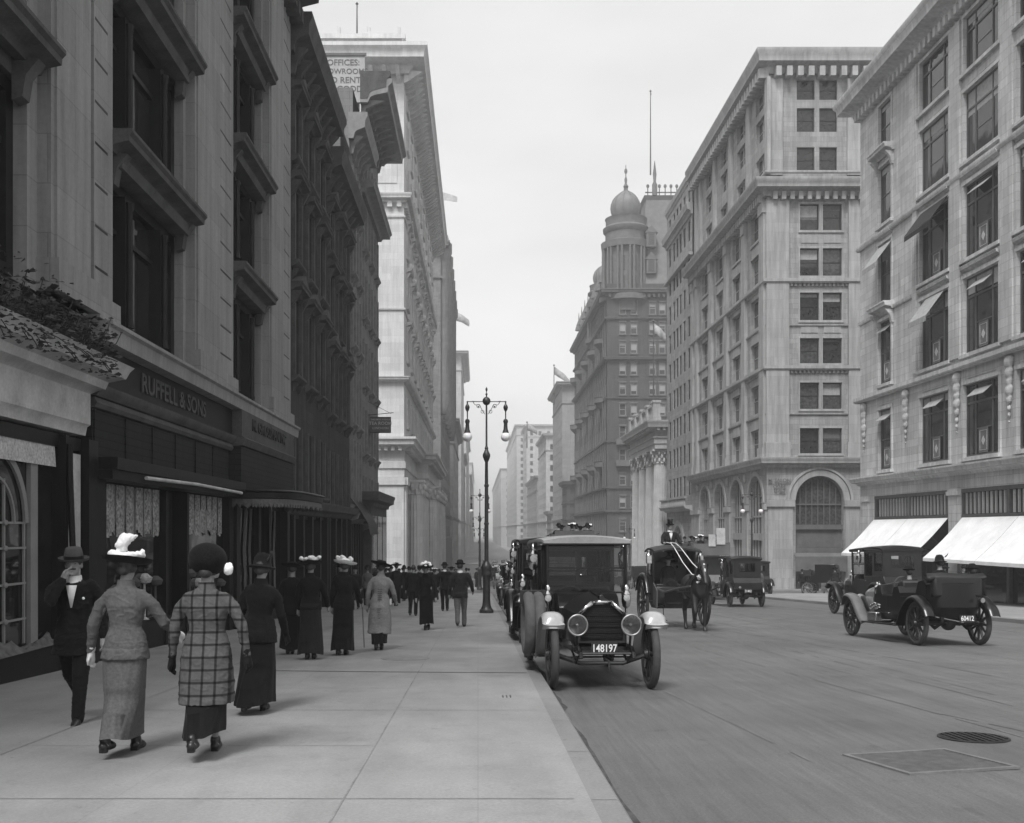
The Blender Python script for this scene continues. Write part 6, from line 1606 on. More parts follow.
crowd = [(396, 606, 'f', 'wide', 'cloud'), (404, 601, 'f', 'cloche', None), (391, 600, 'm', 'bowler', None), (419, 601, 'f', 'toque', None), (435, 602, 'f', 'wide', 'cloud'), (386, 597, 'm', 'fedora', None), (409, 596, 'm', 'bowler', None), (452, 599, 'f', 'wide', None), (425, 595, 'm', 'bowler', None), (399, 594, 'f', 'toque', None), (440, 593, 'm', 'fedora', None), (431, 590, 'm', 'bowler', None), (415, 591, 'f', 'wide', None), (466, 593, 'm', 'bowler', None), (378, 602, 'm', 'bowler', None), (368, 608, 'f', 'toque', None), (355, 610, 'm', 'bowler', None)]
for i, (px, py, sx, ht, tr) in enumerate(crowd):
    x, y = at(px, py); fc = TO if rr_.random() < .45 else AW
    person(x, y, fc + rr_.uniform(-.2, .2), rr_.uniform(1.56, 1.8), sx, 'dark dressed %s in the far pavement crowd, left of the lamp post' % ('man in hat' if sx == 'm' else 'woman in hat'), 'person', G_, stride=rr_.uniform(-.4, .4),
           coat=(rr_.choice([M_BLACK, M_BLACK, M_CHAR, M_GREYC]), .45, .115), skirt=None if sx == 'm' else (M_BLACK, .05, .105), trousers=M_BLACK if sx == 'm' else None, hat=(ht, M_HATD, 0) + ((tr,) if tr else ()))
# --- walkers at the far right corner
for i, (px, py, d, sx, mt_, lab) in enumerate([(824, 592, AW, 'f', M_LCOAT, 'woman in pale coat crossing near the white awnings'), (803, 593, AW, 'm', M_BLACK, 'man in black standing leftmost of the group by the arcaded corner'),
                                  (810, 594, TO, 'm', M_BLACK, 'second black suited man from the left in the group by the arcaded corner'), (816, 591, TO, 'f', M_CHAR, 'dark dressed woman between the two men and the pale coated woman')]):
    Y = 76 + i * .6; X = (px - VX) * Y / F_PX
    person(X, Y, d, 1.68, sx, lab, 'person', stride=.3, coat=(mt_, .3 if i == 0 else .45, .12), skirt=(mt_ if i == 0 else M_BLACK, .08, .11) if sx == 'f' else None, trousers=M_BLACK if sx == 'm' else None, hat=('cloche' if sx == 'f' else 'bowler', M_HATG if i == 0 else M_HATD), floor=GR(Y))
for i, (px, Y, lab) in enumerate([(944, 64.5, 'dark dressed woman under the second white awning'), (905, 64.0, 'man in dark suit by the show window under the first white awning'), (962, 62, 'man in bowler under the second awning, rightmost on that pavement'), (836, 65, 'woman with dark hat at the left end of the first awning')]):
    X = 20.5 if i < 3 else 20.8; Y2 = X * F_PX / (px - VX)
    person(X, Y2, AW if i % 2 else TO, 1.68, 'f' if i in (0, 3) else 'm', lab, 'person', stride=.3, coat=(M_CHAR, .45, .12), skirt=(M_BLACK, .06, .11) if i in (0, 3) else None, trousers=M_BLACK if i in (1, 2) else None, hat=('wide' if i in (0, 3) else 'bowler', M_HATD))

# more small walkers further off, copied from the crowd
_src = [o for o in bpy.data.objects if o.get('group') == G_]
rf = random.Random(21)
for i in range(46):
    left = i < 20; s_ = rf.choice(_src); o = copy_tree(s_)
    X = rf.uniform(-5.6, .3) if left else rf.uniform(17.6, 23.2)
    Y = rf.uniform(48, 140) if left else rf.choice([rf.uniform(87, 150), rf.uniform(44, 68)]) if X < 20 else rf.uniform(87, 150)
    if left and 69 < Y < 87: Y += 20
    sc_k = rf.uniform(.94, 1.05); o.location = (X, Y, G(Y)); o.scale = (sc_k,) * 3; o.rotation_euler = (0, 0, rf.choice([0, PI]) + rf.uniform(-.3, .3))
    o['group'] = 'distant walkers on the left pavement' if left else 'distant walkers on the right pavement'
    o['label'] = 'small dark distant walker on the %s pavement, beyond the %s' % (('left', 'near crowd') if left else ('right', 'standing omnibus'))
# ------------------------------------------------------------------ vehicles; local frame: +y forward, z up from the road, origin midway between the axles
M_CARP = mat_plain('black_coach_paint', .006, .3, var=.2, scale=3, bmp=0, coat=.25, spec=.3)
M_CARP2 = mat_plain('dark_grey_coach_paint', .016, .35, var=.2, scale=3, bmp=0, coat=.15, spec=.3)
M_LEATH = mat_plain('black_leather', .01, .55, var=.3, scale=12)
M_TYRE = mat_plain('tyre_rubber', .03, .85, var=.3, scale=8); M_TYREW = mat_plain('pale_tyre_rubber', .045, .85, var=.2, scale=8)
M_SPOKE = mat_plain('spoke_paint', .018, .4, var=.2); M_SPOKEL = mat_plain('pale_spoke_paint', .16, .45, var=.15)
M_NICK = mat_plain('nickel', .62, .18, 1.0, var=.08, scale=10, bmp=0); M_BRASS = mat_plain('brass', .42, .28, 1.0, var=.12, scale=10, bmp=0)
M_FEND = mat_plain('pale_fender_paint', .36, .3, var=.1, scale=4, bmp=0, coat=.4)
M_GREYP = mat_plain('grey_car_paint', .10, .3, var=.15, scale=4, bmp=0, coat=.4)
M_COVER = mat_cloth('tyre_cover_canvas', .10, .12, 14)
M_CORE = mat_masonry('radiator_core', .02, .03, .03, .3, .2, .5, .004, .1, .5)
M_LENS = mat_plain('lamp_lens', .35, .08, var=.3, scale=14, bmp=0, spec=.8)
M_PLATE = mat_plain('plate_enamel', .015, .4); M_PLW = mat_plain('plate_numerals', .75, .5)
M_ROOFC = mat_plain('roof_covering', .26, .6, var=.15, scale=3); M_WOODV = mat_plain('varnished_wood', .07, .4, var=.3, scale=5)

def wheel_obj(parent, loc, r=.46, w=.11, spokes=12, tyre=M_TYRE, sp=M_SPOKE, tw=None, seg=40, name='wheel', cart=False):
    s = MB()
    for k in range(spokes):
        a = 2 * PI * k / spokes + .1; c, sn = math.cos(a), math.sin(a)
        rr = .028 if not cart else .02
        s.tube([(0, .07 * c, .07 * sn), (0, (r * .4) * c, (r * .4) * sn), (0, (r * .84) * c, (r * .84) * sn)], [rr * 1.25, rr, rr * .75], 6)
    s.lathe([(.001, -.1), (.06, -.095), (.075, -.05), (.1, -.04), (.1, .04), (.075, .05), (.06, .095), (.001, .1)], axis='x', seg=16)
    o = s.build(name, sp, parent); o.location = loc
    R0 = r - (w * .5 if not cart else .03)
    rim = MB(); rim.lathe([(R0 - .055, -.035), (R0 - .02, -.045), (R0 - .02, .045), (R0 - .055, .035), (R0 - .055, -.035)], axis='x', seg=seg, cap=False); rim.build('rim', sp, o)
    t = MB()
    if cart: t.lathe([(r - .035, -.024), (r, -.024), (r, .024), (r - .035, .024), (r - .035, -.024)], axis='x', seg=seg, cap=False)
    else: t.torus((0, 0, 0), R0, w * .5, seg, 10, 'x', sq=.95)
    t.build('tyre', tyre, o)
    return o
def fender_path(path, w, x, th=.02, lip=.03, n=8):
    """curved sheet following (y,z) points, width w centred on x, crowned"""
    P = [Vector((0, a, b)) for a, b in path]; rings = []
    for i, p in enumerate(P):
        d = (P[min(i + 1, len(P) - 1)] - P[max(i - 1, 0)]).normalized(); nrm = Vector((0, -d.z, d.y))
        if nrm.z < 0 and abs(d.y) > .3: nrm = -nrm
        top = []; bot = []
        for j in range(n + 1):
            u = j / n * 2 - 1; cr = -.035 * u * u * u * u - .02 * u * u
            q = p + nrm * cr; top.append((x + u * w / 2, q.y, q.z)); bot.append((x + u * w / 2, q.y - nrm.y * th, q.z - nrm.z * th))
        rings.append(top + bot[::-1])
    m = MB(); m.loft(rings, True); return m
def smoothpath(pts, n=6):
    P = [Vector(p) for p in pts]; out = []
    for i in range(len(P) - 1):
        p0 = P[max(i - 1, 0)]; p1 = P[i]; p2 = P[i + 1]; p3 = P[min(i + 2, len(P) - 1)]
        for k in range(n):
            t = k / n; out.append(tuple(.5 * ((2 * p1) + (-p0 + p2) * t + (2 * p0 - 5 * p1 + 4 * p2 - p3) * t * t + (-p0 + 3 * p1 - 3 * p2 + p3) * t ** 3)))
    out.append(tuple(P[-1])); return out
def lamp(parent, x, y, z, r, mat, name='headlight'):
    m = MB(); m.lathe([(.001, -r * 1.1), (r * .35, -r * 1.05), (r * .75, -r * .6), (r * .95, 0), (r * .98, r * .35), (r * .9, r * .38)], (x, y, z), 28, 'y', cap=False); o = m.build(name, mat, parent)
    g = MB(); g.torus((x, y + r * .38, z), r * .95, r * .09, 32, 8, 'y'); g.build('rim', M_BRASS, o)
    l = MB(); l.lathe([(.001, -r * .55), (r * .3, -r * .48), (r * .6, -r * .25), (r * .9, r * .3)], (x, y, z), 24, 'y', cap=False); l.build('reflector', M_NICK, o)
    b = MB(); b.lathe([(.001, r * .2), (r * .14, r * .12), (r * .16, -r * .2), (r * .08, -r * .5)], (x, y, z), 12, 'y', cap=False); b.build('bulb', M_LENS, o)
    l = MB(); l.lathe([(.001, r * .44), (r * .5, r * .41), (r * .9, r * .34)], (x, y, z), 24, 'y', cap=False); l.build('lens', M_CLEAR, o)
    return o
def carriage_lamp(parent, x, y, z, s=1, mat=M_NICK):
    m = MB(); m.lathe([(.001, -.2 * s), (.02 * s, -.2 * s), (.025 * s, -.12 * s), (.06 * s, -.09 * s), (.075 * s, -.02 * s), (.075 * s, .09 * s), (.085 * s, .1 * s), (.04 * s, .15 * s), (.045 * s, .2 * s), (.02 * s, .24 * s), (.001, .25 * s)], (x, y, z), 12); o = m.build('side_lamp', mat, parent)
    l = MB(); l.lathe([(.001, .0), (.05 * s, -.006), (.055 * s, -.02)], (x, y + .085 * s, z + .035 * s), 12, 'y'); l.build('lens', M_LENS, o); return o
def chassis(t, L, tr, paint, sp=M_SPOKE, tyre=M_TYRE, wr=.46, spare=True):
    hl = L / 2
    for s in (-1, 1):
        m = MB(); m.box(s * .36 - .035, s * .36 + .035, -hl - .45, hl + .1, .50, .6)
        m.tube([(s * .36, hl + .08, .55), (s * .36, hl + .32, .56), (s * .36, hl + .48, .50), (s * .36, hl + .5, .44)], [.04, .035, .03, .03], 8); m.build('frame_rail', paint, t)
        for y0 in (hl, -hl - .1):
            m = MB()
            for k in range(4): ln = .5 - k * .09; m.tube([(s * .36, y0 - ln, .50 - k * .022 - .0), (s * .36, y0, .40 - k * .02), (s * .36, y0 + ln, .50 - k * .022)], .014, 6)
            m.build('leaf_spring', M_IRON, t)
        for y0 in (hl, -hl): wheel_obj(t, (s * tr / 2, y0, wr), wr, .115, 12, tyre, sp)
    m = MB(); m.tube([(-tr / 2, hl, wr), (-tr / 2 + .1, hl, wr - .02), (-.3, hl, wr - .12), (.3, hl, wr - .12), (tr / 2 - .1, hl, wr - .02), (tr / 2, hl, wr)], [.03, .035, .028, .028, .035, .03], 8); m.tube([(-tr / 2 + .15, hl - .18, wr - .05), (tr / 2 - .15, hl - .18, wr - .05)], .014, 6); m.build('front_axle', M_IRON, t)
    m = MB(); m.tube([(-tr / 2, -hl, wr), (tr / 2, -hl, wr)], .04, 8); m.ell((0, -hl, wr), (.16, .17, .15)); m.build('rear_axle', M_IRON, t)
    m = MB(); m.box(-.33, .33, -hl, hl + .0, .46, .56); m.build('underpan', M_IRON, t)
    m = MB(); m.tube([(0, hl + .3, .42), (0, hl + .62, .42), (0, hl + .63, .30), (0, hl + .76, .30)], .014, 6); m.build('starting_crank', M_IRON, t)
def hood_and_radiator(t, L, paint, style='angular', hw=.35, zb=.6, zt=1.17, rad=M_NICK, cowl_y=.62):
    hl = L / 2; yf = hl + .02
    if style == 'angular': P = [(-hw, zb), (-hw, zb + .30), (-hw * .98, zt - .17), (-hw * .45, zt - .02), (0, zt + .03), (hw * .45, zt - .02), (hw * .98, zt - .17), (hw, zb + .30), (hw, zb)]
    else: P = [(-hw, zb), (-hw, zt - .2)] + [(-hw * math.cos(PI * k / 8), zt - .2 + .2 * math.sin(PI * k / 8)) for k in range(1, 8)] + [(hw, zt - .2), (hw, zb)]
    zc = (zb + zt) / 2
    def sc(f, g=None): g = g or f; return [(a * f, zc + (b - zc) * g) for a, b in P]
    m = MB(); A_ = sc(1); B_ = sc(.86, .88)
    m.loft([[(a, yf - .12, b) for a, b in A_], [(a, yf, b) for a, b in A_], [(a, yf + .012, b) for a, b in sc(.95, .96)], [(a, yf + .004, b) for a, b in B_], [(a, yf - .03, b) for a, b in B_]], False); r = m.build('radiator', rad, t)
    m = MB(); m.add([(a, yf - .02, b) for a, b in B_], [tuple(range(len(B_)))])
    for k in range(1, 6): z = zb + (zt - .12 - zb) * k / 6; m.box(-hw * .84, hw * .84, yf - .02, yf - .008, z - .006, z + .006)
    m.build('radiator_core', M_CORE, r, smooth=False)
    m = MB(); m.lathe([(.04, zt), (.045, zt + .05), (.035, zt + .07), (.012, zt + .08), (.012, zt + .13)], (0, yf - .06, 0), 12); m.build('filler_cap', rad, r)
    m = MB(); rings = []
    for q in (0, .25, .5, .75, 1): rings.append([(a * (1 + .16 * q), yf - .12 + (cowl_y - yf + .12) * q, zc + (b - zc) * (1 + .14 * q) + .03 * q) for a, b in P])
    m.loft(rings, True); h = m.build('hood', paint, t, ang=25)
    m = MB(); m.tube([(0, yf - .12, zt + .035), (0, cowl_y, zt + .12)], .009, 6)
    for s in (-1, 1):
        for k in range(9): y = yf - .3 - k * .09; m.box(s * hw * 1.03 - .012, s * hw * 1.03 + .012, y - .02, y + .015, zb + .12, zb + .32)
    m.build('hinge_and_louvres', paint, h)
def number_plate(t, txt, x, y, z, face=1, w=.36):
    m = MB(); m.box(x - w / 2, x + w / 2, y - .008, y + .008, z - .075, z + .075); o = m.build('number_plate', M_PLATE, t)
    text_obj('numerals', txt, .14, M_PLW, o, (x, y + .011 * face, z - .0), (R(90), 0, PI if face > 0 else 0), .002, xscale=.82)
def finish(t, x, y, yaw, z=None):
    t.location = (x, y, GR(y) + .0 if z is None else z)
    g = -math.atan(.039)
    M = Matrix.Rotation(g, 4, 'X') @ Matrix.Rotation(yaw, 4, 'Z')
    t.rotation_euler = M.to_euler()
def body_prism(t, name, prof, hw, mat, inset=.0, ang=30, bev=.012):
    """side silhouette (y,z) extruded across the car"""
    m = MB(); m.prism(prof, 'x', -hw, hw); return m.build(name, mat, t, ang=ang, bev=bev)

def limousine(name, label, group=None, txt='148197', paint=M_CARP, fend=M_CARP, front_pale=False, spare=True, front_open=False, L=3.5, tr=1.38, roof=M_ROOFC, detail=True, back_txt=None):
    t = empty(name); tag(t, label, 'car', group); hl = L / 2; chassis(t, L, tr, paint, M_SPOKE, M_TYREW)
    hood_and_radiator(t, L, paint, 'angular' if detail else 'round', rad=M_CARP if detail else M_BRASS)
    if detail:
        m = MB(); yf = hl + .03
        for s in (-1, 1): m.add([(s * .30, yf + .005, .98), (s * .345, yf + .005, 1.0), (s * .15, yf + .005, 1.17), (s * .12, yf + .005, 1.12)], [(0, 1, 2, 3)])
        m.add([(-.15, yf + .005, 1.17), (.15, yf + .005, 1.17), (.12, yf + .005, 1.12), (-.12, yf + .005, 1.12)], [(0, 1, 2, 3)])
        o = m.build('radiator_trim', M_NICK, t); md = o.modifiers.new('t', 'SOLIDIFY'); md.thickness = .02
    # cowl, lower front tub
    bw = .60
    body_prism(t, 'front_tub', [(.66, .6), (.66, 1.05), (.5, 1.2), (.28, 1.28), (.16, 1.26), (.16, .6)], .46, paint)
    body_prism(t, 'floor_tub', [(.2, .52), (.2, .78), (-.55, .80), (-.55, .52)], .52, paint)
    m = MB(); m.box(-.5, .5, -.52, -.05, .8, .98); m.build('driver_seat', M_LEATH, t, bev=.04); m = MB(); m.box(-.5, .5, -.56, -.44, .9, 1.35); m.build('seat_back', M_LEATH, t, bev=.04)
    for s in (-1, 1): # front door low
        m = MB(); m.box(s * .52 - .015, s * .52 + .015, -.5, .12, .62, 1.12); m.build('front_door', paint, t, bev=.01)
    # cabin
    cab = [(-.56, .56), (-.56, 1.22), (-hl - .28, 1.22), (-hl - .42, 1.0), (-hl - .40, .72), (-hl - .12, .56)]
    c = body_prism(t, 'cabin', cab, bw, paint)
    top0, top1 = 1.98, 1.22
    m = MB()
    for s in (-1, 1):
        for y in (-.6, -1.22, -1.30, -hl - .2):
            m.box(s * (bw - .04) - .03, s * (bw - .04) + .03, y - .04, y + .04, 1.22, 2.0)
    m.box(-bw + .01, -.35, -hl - .3, -hl - .2, 1.22, 2.0); m.box(.35, bw - .01, -hl - .3, -hl - .2, 1.22, 2.0); m.box(-.35, .35, -hl - .3, -hl - .2, 1.22, 1.45); m.box(-.35, .35, -hl - .3, -hl - .2, 1.8, 2.0)
    m.box(-bw + .01, bw - .01, -.62, -.56, 1.22, 1.4); m.box(-bw + .01, bw - .01, -.62, -.56, 1.88, 2.0); m.box(-.03, .03, -.62, -.56, 1.4, 1.88)
    for s in (-1, 1): m.box(s * (bw - .03) - .02, s * (bw - .03) + .02, -hl - .2, -.6, 1.9, 2.0); m.box(s * (bw - .03) - .025, s * (bw - .03) + .025, -hl - .3, -1.36, 1.22, 1.36)
    m.build('cabin_posts', paint, t, smooth=False)
    for s in (-1, 1):
        for (y0, y1) in ((-.64, -1.18), (-1.34, -hl - .16)):
            g = MB(); g.box(s * (bw - .04) - .003, s * (bw - .04) + .003, y1, y0, 1.24, 1.92); g.build('side_window', M_CLEAR, t, smooth=False)
        d = MB(); d.box(s * bw - .004, s * bw + .014, -1.22, -.62, .66, 1.2); do = d.build('door', paint, t, bev=.008); hd_ = MB(); hd_.tube([(s * (bw + .03), -.72, 1.08), (s * (bw + .05), -.82, 1.08)], .012, 6); hd_.build('handle', M_NICK, do)
    g = MB(); g.box(-.34, .34, -hl - .26, -hl - .254, 1.46, 1.8); g.build('rear_window', M_CLEAR, t, smooth=False)
    m = MB(); m.box(-.5, .5, -hl - .1, -hl + .35, .7, 1.0); m.box(-.5, .5, -hl - .22, -hl - .08, .9, 1.5); m.build('rear_seat', M_LEATH, t, bev=.04)
    # roof reaching forward over the driver
    rings = []
    for y, dz, wv in ((.46, -.02, .95), (.4, 0, .99), (-.5, .03, 1), (-1.5, .035, 1), (-hl - .2, .01, .99), (-hl - .34, -.05, .93)):
        ring = []
        for k in range(13):
            u = k / 12 * 2 - 1; ring.append((u * (bw + .10) * wv, y, 2.03 + dz + .06 * (1 - u * u)))
        ring += [(p[0], p[1], 1.99 + dz) for p in reversed(ring)]; rings.append(ring)
    m = MB(); m.loft(rings, True); m.build('roof', roof, t, ang=50)
    m = MB(); m.box(-bw - .07, bw + .07, .36, .41, 1.95, 2.02)
    for s in (-1, 1): m.box(s * (bw + .03) - .03, s * (bw + .03) + .03, -.6, .38, 1.95, 2.02); m.tube([(s * (bw + .01), .34, 1.24), (s * (bw + .01), .34, 1.98)], .026, 8)
    m.build('canopy_frame', paint, t)
    # windscreen in two leaves
    m = MB(); Wd = bw - .02
    for z0, z1 in ((1.24, 1.58), (1.6, 1.93)):
        m.box(-Wd, Wd, .33, .35, z0, z0 + .022); m.box(-Wd, Wd, .33, .35, z1 - .022, z1)
        for s in (-1, 1): m.box(s * Wd - .012, s * Wd + .012, .33, .35, z0, z1)
    ws = m.build('windscreen', M_CARP, t, smooth=False); g = MB(); g.box(-Wd, Wd, .338, .342, 1.25, 1.92); g.build('glass', M_CLEAR, ws, smooth=False)
    m = MB()
    m.torus((.2, .0, 1.18), .2, .014, 24, 6, 'y'); m.xf(Matrix.Translation((.2, -.1, 1.18)) @ Matrix.Rotation(R(-35), 4, 'X') @ Matrix.Translation((-.2, 0, -1.18))); m.tube([(.2, -.1, 1.18), (.2, .3, .9)], .015, 6)
    m.build('steering_wheel', M_WOODV, t)
    # fenders and running boards
    for s in (-1, 1):
        fp = smoothpath([(0, hl + .34, .82), (0, hl + .26, .99), (0, hl + .02, 1.03), (0, hl - .32, .93), (0, hl - .62, .6), (0, hl - .85, .40)], 4)
        m = fender_path([(p[1], p[2]) for p in fp], .30, s * (tr / 2 + .015)); o = m.build('front_fender', M_FEND if front_pale else fend, t, ang=60)
        if front_pale: # black rear half of the fender
            m = MB(); m.box(s * (tr / 2) - .13, s * (tr / 2) + .13, hl - .9, hl - .6, .38, .40); m.build('fender_step', fend, o)
        rp = smoothpath([(0, -hl + .78, .40), (0, -hl + .55, .75), (0, -hl + .25, 1.0), (0, -hl - .1, 1.04), (0, -hl - .45, .85), (0, -hl - .6, .62)], 4)
        m = fender_path([(p[1], p[2]) for p in rp], .28, s * (tr / 2 + .015)); m.build('rear_fender', fend, t, ang=60)
        m = MB(); m.box(s * .74 - .13, s * .74 + .13, -hl + .75, hl - .82, .37, .405); m.build('running_board', fend, t, bev=.008)
        lamp(t, s * .37, hl + .22, .86, .14, paint)
        m = MB(); m.tube([(s * .37, hl + .2, .72), (s * .37, hl + .15, .58)], .018, 6); m.build('lamp_bracket', M_IRON, t)
        carriage_lamp(t, s * .60, .42, 1.14, .95); carriage_lamp(t, s * (bw + .13), -.5, 1.72, 1.1)
    number_plate(t, txt, 0.02, hl + .36, .56)
    m = MB(); m.box(-.4, .4, hl + .28, hl + .31, .5, .53); m.tube([(-.36, hl + .45, .5), (.36, hl + .45, .5)], .016, 6); m.build('front_crossbar', M_IRON, t)
    if spare:
        sx = .80 if spare > 0 else -.80
        for k, dy in enumerate((0, )):
            m = MB()
            for q in (0, 1): m.torus((sx + (q - .5) * .15 + .02, .38, .80), .39, .085, 32, 10, 'x')
            o = m.build('spare_tyres', M_COVER, t); st = MB(); st.box(sx - .18, sx + .22, .36, .40, 1.09, 1.285); st.tube([(sx - .18, .38, 1.28), (sx + .22, .38, 1.28)], .012, 6); st.build('strap', M_LEATH, o)
    if back_txt: number_plate(t, back_txt, 0, -hl - .46, .66, -1)
    m = MB(); m.lathe([(.001, 0), (.05, 0), (.055, -.08), (.001, -.1)], (-.35, -hl - .42, .8), 10, 'y'); m.build('tail_lamp', M_BRASS, t)
    return t
c1 = limousine('parked_car', 'black limousine parked nearest at the kerb with pale front fenders and number plate 148197', 'cars parked along the kerb', front_pale=True, spare=1)
# the car faces the camera: its front points to -Y
L1 = 3.5; finish(c1, 1.64, 14.6 + L1 / 2, PI + R(2.6)); c1.scale = (1, 1, 1.045)
c2 = limousine('parked_car', 'dark landaulet with folded hood frame parked second at the kerb, behind the nearest limousine', 'cars parked along the kerb', txt='63218', detail=False, spare=0, roof=M_CARP)
finish(c2, 1.62, 23.6, PI + R(1.5)); c2.scale = (1.08, 1.08, 1.15)
for i, (y, xx) in enumerate(((30.4, 1.75), (38, 1.8), (45, 2.0), (51.5, 1.8), (60.0, 1.9))):
    c = copy_tree(c2); finish(c, xx, y, PI); c.scale = (1, 1, (.92, .98, 1.0, .95, 1)[i])
    c['label'] = ['dark car parked third along the kerb', 'dark car parked fourth along the kerb', 'dark car parked fifth along the kerb', 'dark car parked sixth along the kerb', 'last dark car of the kerbside row, before the side street'][i]
c3 = limousine('limousine', 'tall boxy dark limousine seen from behind in the middle of the avenue', detail=False, spare=0, roof=M_CARP, txt='9044', paint=M_CARP2, back_txt='31442')
finish(c3, 12.2, 49.6, 0); c3.scale = (1.05, 1, 1.1)
c4 = copy_tree(c3); c4['label'] = 'dark closed car seen from behind by the arcaded corner'; finish(c4, 18.4, 70.5, 0)
c5 = copy_tree(c3); c5['label'] = 'closed black limousine driving away behind the open touring car on the right'; c5['category'] = 'car'; finish(c5, 14.62, 38.6, R(4)); c5.scale = (1.15, 1.05, 1.2)

def touring(label, L=3.35, tr=1.4):
    t = empty('touring_car'); tag(t, label, 'car'); hl = L / 2; chassis(t, L, tr, M_CARP, M_SPOKE, M_TYREW); hood_and_radiator(t, L, M_GREYP, 'round', rad=M_BRASS, cowl_y=.6)
    hw = .6; prof = [(.62, .6), (.62, 1.12), (.42, 1.24), (.3, 1.24), (.22, 1.02), (-.3, 1.0), (-.38, 1.2), (-.6, 1.22), (-.68, 1.08), (-hl + .25, 1.1), (-hl - .1, 1.34), (-hl - .34, 1.38), (-hl - .5, 1.28), (-hl - .5, .8), (-hl - .3, .58)]
    rings = []
    for u in (-1, -.98, -.93, -.82, -.6, -.3, 0, .3, .6, .82, .93, .98, 1):
        k = 1 - .06 * abs(u) ** 10; rings.append([(u * hw, (y * (1 - .13 * abs(u) ** 4) if y < -1.5 else y), .95 + (z - .95) * k) for y, z in prof])
    m = MB(); m.loft(rings, True); m.build('body', M_CARP, t, ang=28)
    m = MB(); m.box(-.5, .5, -.62, -.42, 1.0, 1.34); m.build('front_seat', M_LEATH, t, bev=.05); m = MB(); m.box(-.55, .55, -hl - .46, -hl - .26, 1.0, 1.46); m.build('rear_seat', M_LEATH, t, bev=.06)
    for s in (-1, 1):
        for y0, y1 in ((-.1, .2), (-1.2, -.72)):
            m = MB(); m.box(s * hw - .005, s * hw + .012, y0, y1 if y1 > y0 else y0 + .4, .66, 1.0); m.build('door', M_CARP, t, bev=.006)
        m = MB(); pth = smoothpath([(0, hl + .32, .74), (0, hl + .2, .98), (0, hl - .05, 1.02), (0, hl - .35, .9), (0, hl - .7, .55), (0, hl - .95, .38)], 4)
        fender_path([(p[1], p[2]) for p in pth], .3, s * (tr / 2 + .02)).build('front_fender', M_GREYP if s < 0 else M_CARP, t, ang=60)
        if s < 0: # broad pale splash apron
            a = MB(); a.add([(s * .52, hl - .1, .95), (s * .52, hl - .75, .95), (s * .52, hl - .95, .42), (s * .56, hl - .55, .5)], [(0, 1, 2, 3)]); o = a.build('splash_apron', M_GREYP, t); md = o.modifiers.new('t', 'SOLIDIFY'); md.thickness = .02
        pth = smoothpath([(0, -hl + .75, .4), (0, -hl + .5, .78), (0, -hl + .2, 1.0), (0, -hl - .12, 1.04), (0, -hl - .48, .84), (0, -hl - .62, .64)], 4)
        fender_path([(p[1], p[2]) for p in pth], .28, s * (tr / 2 + .02)).build('rear_fender', M_CARP, t, ang=60)
        m = MB(); m.box(s * .74 - .13, s * .74 + .13, -hl + .75, hl - .9, .37, .405); m.build('running_board', M_CARP, t, bev=.008)
        lamp(t, s * .36, hl + .2, .85, .14, M_BRASS); carriage_lamp(t, s * .56, .55, 1.1, .8)
    m = MB(); m.box(-.82, -.66, .1, .55, .41, .62); m.build('tool_box', M_NICK, t, bev=.02)
    m = MB(); [m.ell((-.62, .75 - .1 * k, .72 + .03 * (k % 3)), (.05, .07, .06), 8, 6) for k in range(5)]; m.build('horn', M_NICK, t)
    m = MB(); m.torus((-.2, .0, 1.22), .2, .014, 24, 6, 'y'); m.tube([(-.2, .0, 1.22), (-.2, .35, .95)], .015, 6); m.build('steering_wheel', M_WOODV, t)
    m = MB(); rings = []
    for k in range(7):
        a = k / 6; rings.append([(u * (hw + .03), -hl - .3 - .16 * math.sin(a * PI), 1.3 + .2 * a - .0 + .02 * math.sin(u * 9)) for u in (-1, -.5, 0, .5, 1)])
    m.loft(rings, False, False); o = m.build('folded_hood', M_LEATH, t); md = o.modifiers.new('t', 'SOLIDIFY'); md.thickness = .12
    number_plate(t, '60412', .1, -hl - .6, .58, -1, .34); m = MB(); m.lathe([(.001, -.06), (.05, -.06), (.06, .05), (.001, .05)], (.42, -hl - .6, .95), 10, 'y'); m.build('tail_lamp', M_BRASS, t)
    m = MB(); m.tube([(-.45, -hl - .3, .6), (0, -hl - .62, .5), (.45, -hl - .3, .6)], .02, 6); m.build('rear_bracket', M_IRON, t)
    return t
tc_ = touring('open black touring car with passengers driving away at the right edge of the road'); finish(tc_, 10.28, 24.9, R(3)); tc_.scale = (1, 1.05, 1.06)
zr = GR(24.9)
def seated(x, y, yaw, lab, sx='m', hat=('bowler', M_HATD), fl=0.0, coat=M_BLACK, **k):
    return person(x, y, yaw, 1.68, sx, lab, 'person', sit=True, floor=fl, coat=(coat, .5, .12), skirt=(M_BLACK, .1, .1) if sx == 'f' else None, trousers=M_BLACK if sx == 'm' else None, hat=hat, **k)
seated(10.15, 24.7, 0.05, 'driver in dark cap and coat in the open touring car', fl=zr + .38)
seated(10.25, 23.3, 0.05, 'woman with tall dark hat in the rear seat of the open touring car', 'f', ('cloche', M_HATD, 0, 'feather'), fl=zr + .66)
seated(10.95, 23.25, 0.05, 'man with pale face beside the woman in the open touring car', 'm', ('bowler', M_HATD), fl=zr + .46)

